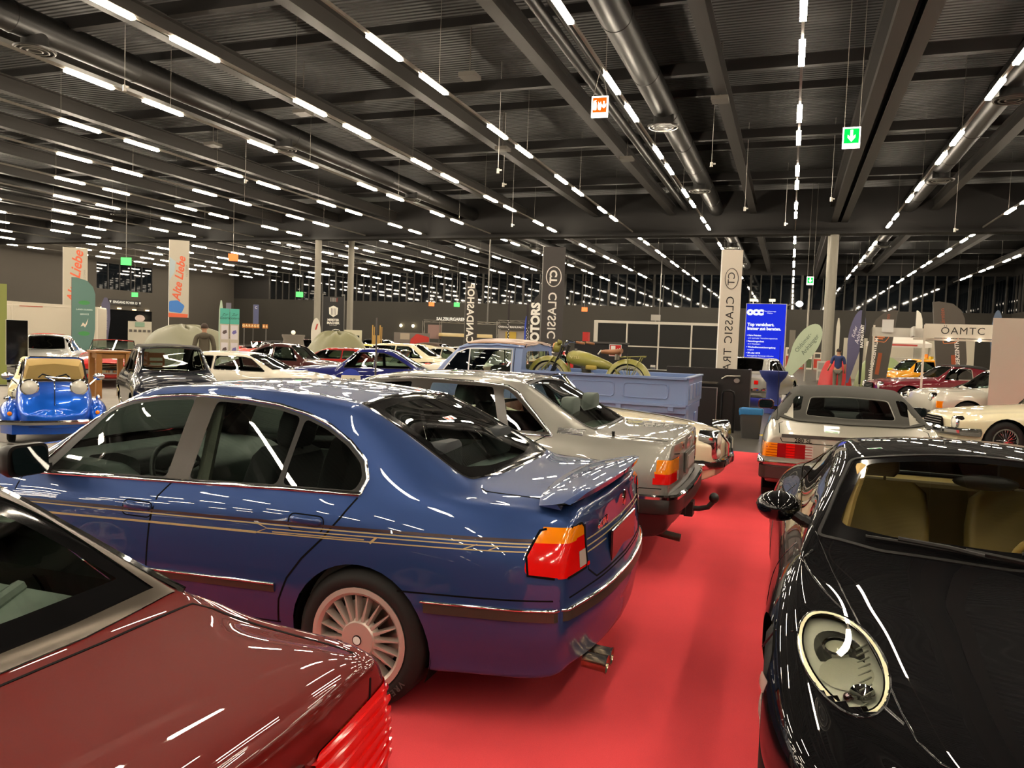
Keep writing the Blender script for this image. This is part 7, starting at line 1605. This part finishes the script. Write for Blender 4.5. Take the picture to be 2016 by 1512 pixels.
# left background
def left_bg():
    x, y = -35.86, 35.0; R = thing('information_counter', 'white information counter with a round badge and small pictures', 'counter', (x, y, 0), face(x, y)); Wm = pri('counter_white', 'b9b3a2', rough=.5)
    obj('counter_front', MB().box((0, 0, .8), (1.25, .5, 1.6)).box((0, .05, 1.78), (1.25, .08, .44)), Wm, R, 0); obj('green_badge', MB().box((0, -.0, 1.82), (.5, .1, .26)), pri('badge_green', '7d9a84'), R, 0)
    p = MB()
    for k in range(5): p.box((-.48+.24*k, -.26, 1.45), (.16, .02, .14))
    obj('small_pictures', p, pri('pic_dark', '55504a'), R, 0); obj('round_top_sign', MB().prism(circ(0, 2.18, .26, 20, .2), -.03, .03, Matrix.Rotation(PI/2, 4, 'X')), pri('badge_pale', 'cbb8b0'), R, 40)
    for i, (x, y) in enumerate(((-37.6, 33.2), (-32.9, 37.0))):
        R = thing('potted_palm', ('small green potted palm left of the information counter', 'small green potted palm right of the information counter')[i], 'plant', (x, y, 0)); obj('pot', MB().lathe([(.18, 0), (.24, .6), (.22, .6)], 18), pri('pot_grey', '5a564f'), R, 40)
        m = MB(); rr = random.Random(i)
        for k in range(22):
            a = rr.uniform(0, 6.28); h = rr.uniform(.5, .95); s = rr.uniform(.15, .4); m.add([(0, 0, .6), (s*.5*math.cos(a)-.03*math.sin(a), s*.5*math.sin(a)+.03*math.cos(a), .6+h*.7), (s*math.cos(a), s*math.sin(a), .6+h), (s*.5*math.cos(a)+.03*math.sin(a), s*.5*math.sin(a)-.03*math.cos(a), .6+h*.7)], [(0, 1, 2, 3)])
        obj('foliage', m, pri('leaf_green', '4f7a2c', rough=.5), R, 0)
    R = thing('lettered_sign', 'row of glowing orange letter boxes above the far left cars', 'sign', (-31.5, 39.8, 0), face(-31.5, 39.8)); m = MB()
    for s in (-.65, .65): m.cyl((s, .05, 0), (s, .05, 1.9), .03, n=6)
    obj('sign_posts', m, POLE, R); k0 = -.68
    for k, ch in enumerate('GARAGE 66'):
        if ch == ' ': continue
        b = obj('letter_box', MB().box((k0+.17*k, 0, 2.0), (.15, .06, .26)), pri('box_orange', 'a5652a', emit='d08030', es=.25), R, 0); text('letter', ch, .2, pri('print_cream', 'e8d4a0'), b, VERT(k0+.17*k, -.034, 2.0), .001, bold=.008)
    boxthing('van', 'small cream van with a long side window beyond the event banner', 'van', -24.1, 39.2, (1.0, 2.2, 1.95), 'c9c4a8'); 
    o = obj('van_window', MB().box((0, -1.11, 1.45), (.72, .02, .4)), GLASSD, bpy.data.objects['van'], 0)
    R = thing('wooden_ladder', 'pair of yellow wooden upright ladders against the back wall', 'ladder', (-23.3, 40.5, 0), face(-23.3, 40.5))
    for s in (-.22, .22): obj('ladder_rail', MB().box((s, 0, 1.15), (.07, .06, 2.3)).box((s+.1, .1, 1.1), (.05, .05, 2.2)), pri('pine', 'b8924a'), R, 0)
    obj('ladder_board', MB().box((0, .02, 1.2), (.4, .04, 1.0)), pri('pine', 'b8924a'), R, 0)
    R = thing('billboard', 'low wide billboard showing a red car beyond the cream saloons', 'billboard', (-23.2, 44.9, 0), face(-23.2, 44.9)); obj('billboard_panel', MB().box((0, 0, 1.45), (2.3, .06, 1.0)), pri('bb_grey', '6d665f'), R, 0)
    obj('red_car_print', MB().prism(rpoly([(-.1, 1.1), (1.1, 1.1), (1.12, 1.7), (.3, 1.9), (-.1, 1.5)], .1), 0, .01, VERT(0, -.035, 0)), pri('bb_red', 'b82a20'), R, 0); obj('pale_print', MB().box((-.45, -.035, 1.7), (.6, .012, .4)), pri('bb_pale', 'a89c88'), R, 0); obj('billboard_legs', MB().cyl((-.9, 0, 0), (-.9, 0, 1), .03).cyl((.9, 0, 0), (.9, 0, 1), .03), POLE, R)
    TR = pri('truss_alu', '8f8b82', rough=.4, metal=.5)
    def truss(m, a, b, s=.14):
        a, b = Vector(a), Vector(b); d = b-a; n = max(2, int(d.length/.5)); u = Vector((0, 0, s)) if abs(d.z) < .5*d.length else Vector((s, 0, 0)); v = d.normalized().cross(u)
        for p, q in ((u, v), (-u, v), (u, -v), (-u, -v)): m.tube([a+(p+q)*.5, b+(p+q)*.5], .022, 5)
        for k in range(n): m.tube([a+d*(k/n)+(u+v)*.5*(-1)**k, a+d*((k+1)/n)-(u+v)*.5*(-1)**k], .014, 4)
    for i, (x, y, w, h, lb, sg) in enumerate(((-22.2, 50.6, 5.4, 2.85, 'aluminium truss stand under the white wall lettering', None), (-16.6, 47.3, 2.9, 2.9, 'aluminium truss stand carrying a white MANUFAKTUR sign', 'MANUFAKTUR'))):
        R = thing('truss_stand', lb, 'truss', (x, y, 0), face(x, y)); m = MB()
        for s in (-w/2, -w/2+1.2 if not sg else w/2, w/2): truss(m, (s, 0, 0), (s, 0, h))
        truss(m, (-w/2, 0, h), (w/2, 0, h)); obj('truss_frame', m, TR, R)
        if sg: f = obj('sign_band', MB().box((0, -.12, h-.35), (w, .05, .3)), pri('band_dark', '3a3632'), R, 0); text('sign_lettering', 'Oldtimer  MANUFAKTUR  Restauration', .17, WHITE, f, VERT(0, -.15, h-.35), .002, bold=.004); obj('back_wall_panel', MB().box((0, .3, 1.2), (w, .05, 2.3)), pri('panel_pale', 'a59c94'), R, 0); obj('dark_screen', MB().box((-.9, .25, 1.5), (.5, .03, .5)).box((.7, .25, 1.5), (.6, .03, .5)), GLOSSB, R, 0); obj('yellow_board', MB().box((-.6, .2, 2.0), (.7, .04, .5)), pri('board_yellow', 'c9a83a'), R, 0)
        else: obj('canvas_roof', MB().loft([[(q, yy, zz) for yy, zz in ((-1, 1.8), (-.5, 2.02), (.5, 2.05), (1, 1.8))] for q in (-1.6, 0, 2.2)]), pri('canvas_tan', 'a5905a'), R, 60); obj('banner_panel', MB().box((-1.9, .1, 2.1), (1.0, .04, 1.0)), pri('panel_red_grey', '9a7a72'), R, 0)
    for i, (x, y) in enumerate(((-18.67, 46.7), (-11.3, 70.0))): tag(obj('hanging_pole', MB().cyl((0, 0, 2.7), (0, 0, ZC), .05, n=8).box((0, 0, 2.7), (.2, .2, .1)), POLE, None, 40, at(x, y, 0)), ('thin pale pole hanging down beside the mirrored shop flag', 'thin dark pole hanging before the back windows')[i], 'pole')
    R = thing('guide_post', 'slim dark post with a round base standing before the dark blue coupe', 'post', (-8.05, 14.0, 0)); obj('post_tube', MB().cyl((0, 0, 0), (0, 0, 2.06), .022, .016, n=12), pri('post_grey', '4a4744', rough=.4), R); obj('post_base', MB().lathe([(.001, .03), (.16, .03), (.18, 0)], 24), BLACKT, R)
    tag(obj('aisle_pole', MB().cyl((0, 0, 0), (0, 0, 5.2), .05, n=10), pri('pole_pale', 'a59f94', rough=.4), None, 40, at(.82, 46.5, 0)), 'tall pale pole in the aisle under the small green exit sign', 'pole')
left_bg()
# rally roundel on the dark blue coupe, beacon on the yellow car, spare wheel on the cream microcar
def extras():
    R = CARS['racing_coupe']; M = Matrix.Translation((1.35, .805, .62)) @ Matrix.Rotation(PI, 4, 'Z') @ Matrix.Rotation(PI/2, 4, 'X')
    r = obj('race_roundel', MB().prism(circ(0, 0, .24, 32), 0, .006), pri('roundel_cream', 'd9d2bd', rough=.4), R, 0, M); obj('blue_segment', MB().prism(circ(0, 0, .24, 20, None, .35, PI-.35), .006, .008), pri('roundel_blue', '2238a0', rough=.4), r, 0); text('race_number', '192', .19, BLACK, r, Matrix.Translation((0, -.07, .007)), .001)
    R = CARS['silver_end_car']
    obj('amber_indicator', MB().loft([[(3.30+x, .80+y, z) for x, z in rpoly([(-.13, .5), (.13, .5), (.13, .66), (-.13, .66)], .02)] for y in (-.1, .05)]), AMBER, R, 30)
    R = CARS['yellow_rescue_car']; b = obj('beacon_base', MB().cyl((.7, 0, 1.3), (.7, 0, 1.35), .07, n=16).box((.62, .14, 1.36), (.1, .12, .1)), pri('beacon_yellow', 'd8b41c'), R, 40); obj('amber_beacon', MB().lathe([(.06, 1.35), (.06, 1.46), (.04, 1.49), (.001, 1.49)], 16, Matrix.Translation((.7, 0, 0))), AMBER, b, 50)
    R = CARS['cream_microcar']; M = Matrix.Translation((-.42, .25, 1.0)) @ Matrix.Rotation(.5, 4, 'X') @ Matrix.Rotation(-.9, 4, 'Y'); s = obj('spare_wheel', MB().lathe([(.14, -.05), (.24, -.05), (.26, 0), (.24, .05), (.14, .05)], 28), pri('tyre_grey', '4a4744', rough=.7), R, 50, M); obj('spare_rim', MB().lathe([(.14, .03), (.08, .02), (.001, .04)], 24), SATIN, s)
extras()
# people
SKIN = pri('skin', 'b98a6c', rough=.6)
def skin_mesh(name, nodes, edges, mat, parent, lv=2):
    me = bpy.data.meshes.new(name); me.from_pydata([n[:3] for n in nodes], edges, []); o = bpy.data.objects.new(name, me); COL.objects.link(o); o.parent = parent; me.materials.append(mat)
    s = o.modifiers.new('skin', 'SKIN'); s.use_smooth_shade = True; L = me.skin_vertices[0].data
    for i, n in enumerate(nodes): L[i].radius = (n[3], n[4] if len(n) > 4 else n[3]); L[i].use_root = (i == 0)
    d = o.modifiers.new('sub', 'SUBSURF'); d.levels = lv; d.render_levels = lv
    return o
def person(label, x, y, a, k, shirt, hair, trousers, arms, hood=False):
    R = thing('person', label, 'person', (x, y, 0), a); R.scale = (k, k, k)
    # faces local -Y... back to the viewer is chosen by a
    N = [(0, 0, .93, .13, .10), (0, 0, 1.12, .125, .09), (0, 0, 1.33, .145, .10), (0, .01, 1.44, .10, .08), (0, .01, 1.53, .05), (0, -.01, 1.62, .078, .09), (0, -.01, 1.70, .07, .085)]
    E = [(i, i+1) for i in range(6)]
    for s, arm in ((1, arms[0]), (-1, arms[1])):
        b = len(N); N += [(s*.185, .01, 1.40, .055), (s*arm[0][0], arm[0][1], arm[0][2], .043), (s*arm[1][0], arm[1][1], arm[1][2], .03), (s*arm[2][0], arm[2][1], arm[2][2], .034)]; E += [(3, b), (b, b+1), (b+1, b+2), (b+2, b+3)]
        hx, hy, hz = N[b+3][:3]
        for q in range(4): N.append((hx+(q-1.5)*.018, hy-.03-.01*q*(q < 3), hz-.075-.004*(q in (1, 2)), .0085)); E.append((b+3, len(N)-1))
        N.append((hx-s*.04, hy-.04, hz-.03, .0095)); E.append((b+3, len(N)-1))
        l = len(N); N += [(s*.09, 0, .88, .085), (s*.10, -.01, .50, .058), (s*.10, .02, .09, .042), (s*.10, -.13, .035, .036)]; E += [(0, l), (l, l+1), (l+1, l+2), (l+2, l+3)]
    skin_mesh('body', N, E, SKIN, R)
    T = [(0, 0, .90, .155, .125), (0, 0, 1.12, .150, .115), (0, 0, 1.33, .168, .122), (0, .01, 1.45, .115, .095)]; TE = [(0, 1), (1, 2), (2, 3)]
    for s, arm in ((1, arms[0]), (-1, arms[1])):
        b = len(T); e = arm[0]; w = arm[1]; T += [(s*.19, .01, 1.405, .072), (s*e[0], e[1], e[2], .06)]; TE += [(3, b), (b, b+1)]
        if hood: T.append((s*w[0], w[1], w[2], .048)); TE.append((b+1, b+2))
    skin_mesh('jacket' if hood else 't_shirt', T, TE, pri('sh_'+shirt, shirt, rough=.85), R)
    P = [(0, 0, .93, .15, .12)]; PE = []
    for s in (1, -1): l = len(P); P += [(s*.095, 0, .84, .10), (s*.10, -.01, .5, .075), (s*.10, .02, .10, .06)]; PE += [(0, l), (l, l+1), (l+1, l+2)]
    skin_mesh('trousers', P, PE, pri('tr_'+trousers, trousers, rough=.85), R)
    for s in (1, -1): obj('shoe', MB().loft([[(s*.10+q*.05*w, yy, z) for q, z in ((-1, 0), (1, 0), (.8, h), (-.8, h))] for yy, w, h in ((.07, .8, .09), (0, 1, .1), (-.1, 1, .06), (-.17, .6, .04))]), BLACKT, R, 50)
    obj('hair', MB().ell((0, .012, 1.675), (.092, .108, .10), 18, 10, None, 0, PI*.62), pri('hr_'+hair, hair, rough=.8), R, 60)
    f = MB(); f.ell((0, -.098, 1.635), (.014, .022, .02), 10, 6); f.ell((.085, .0, 1.64), (.012, .02, .03), 10, 6); f.ell((-.085, 0, 1.64), (.012, .02, .03), 10, 6); obj('nose_and_ears', f, SKIN, R, 60)
    e = MB(); e.ell((.032, -.088, 1.66), (.013, .008, .008), 10, 6); e.ell((-.032, -.088, 1.66), (.013, .008, .008), 10, 6); e.box((0, -.093, 1.585), (.045, .008, .008)); obj('eyes_and_mouth', e, pri('face_dark', '3a2420'), R, 0)
    if hood: obj('hood', MB().ell((0, .10, 1.44), (.14, .07, .09), 16, 10), pri('sh_'+shirt, shirt, rough=.85), R, 60)
person('person in a dark blue t-shirt standing with the back turned beside the aisle signs', 1.89, 34.75, PI-.05, 1.05, '2c3a66', '2a211c', '6d675c', (((.26, .03, 1.14), (.33, -.12, .97), (.36, -.2, .94)), ((.25, .04, 1.13), (.26, -.06, .93), (.26, -.10, .86))))
person('person in a dark olive hooded jacket seen from behind at the green tarpaulin', -15.51, 17.42, PI+.7, 1.05, '4e473a', '3a2c24', '3a3733', (((.25, .03, 1.13), (.25, -.06, .92), (.24, -.1, .85)), ((.25, .03, 1.13), (.25, -.06, .92), (.24, -.1, .85))), True)
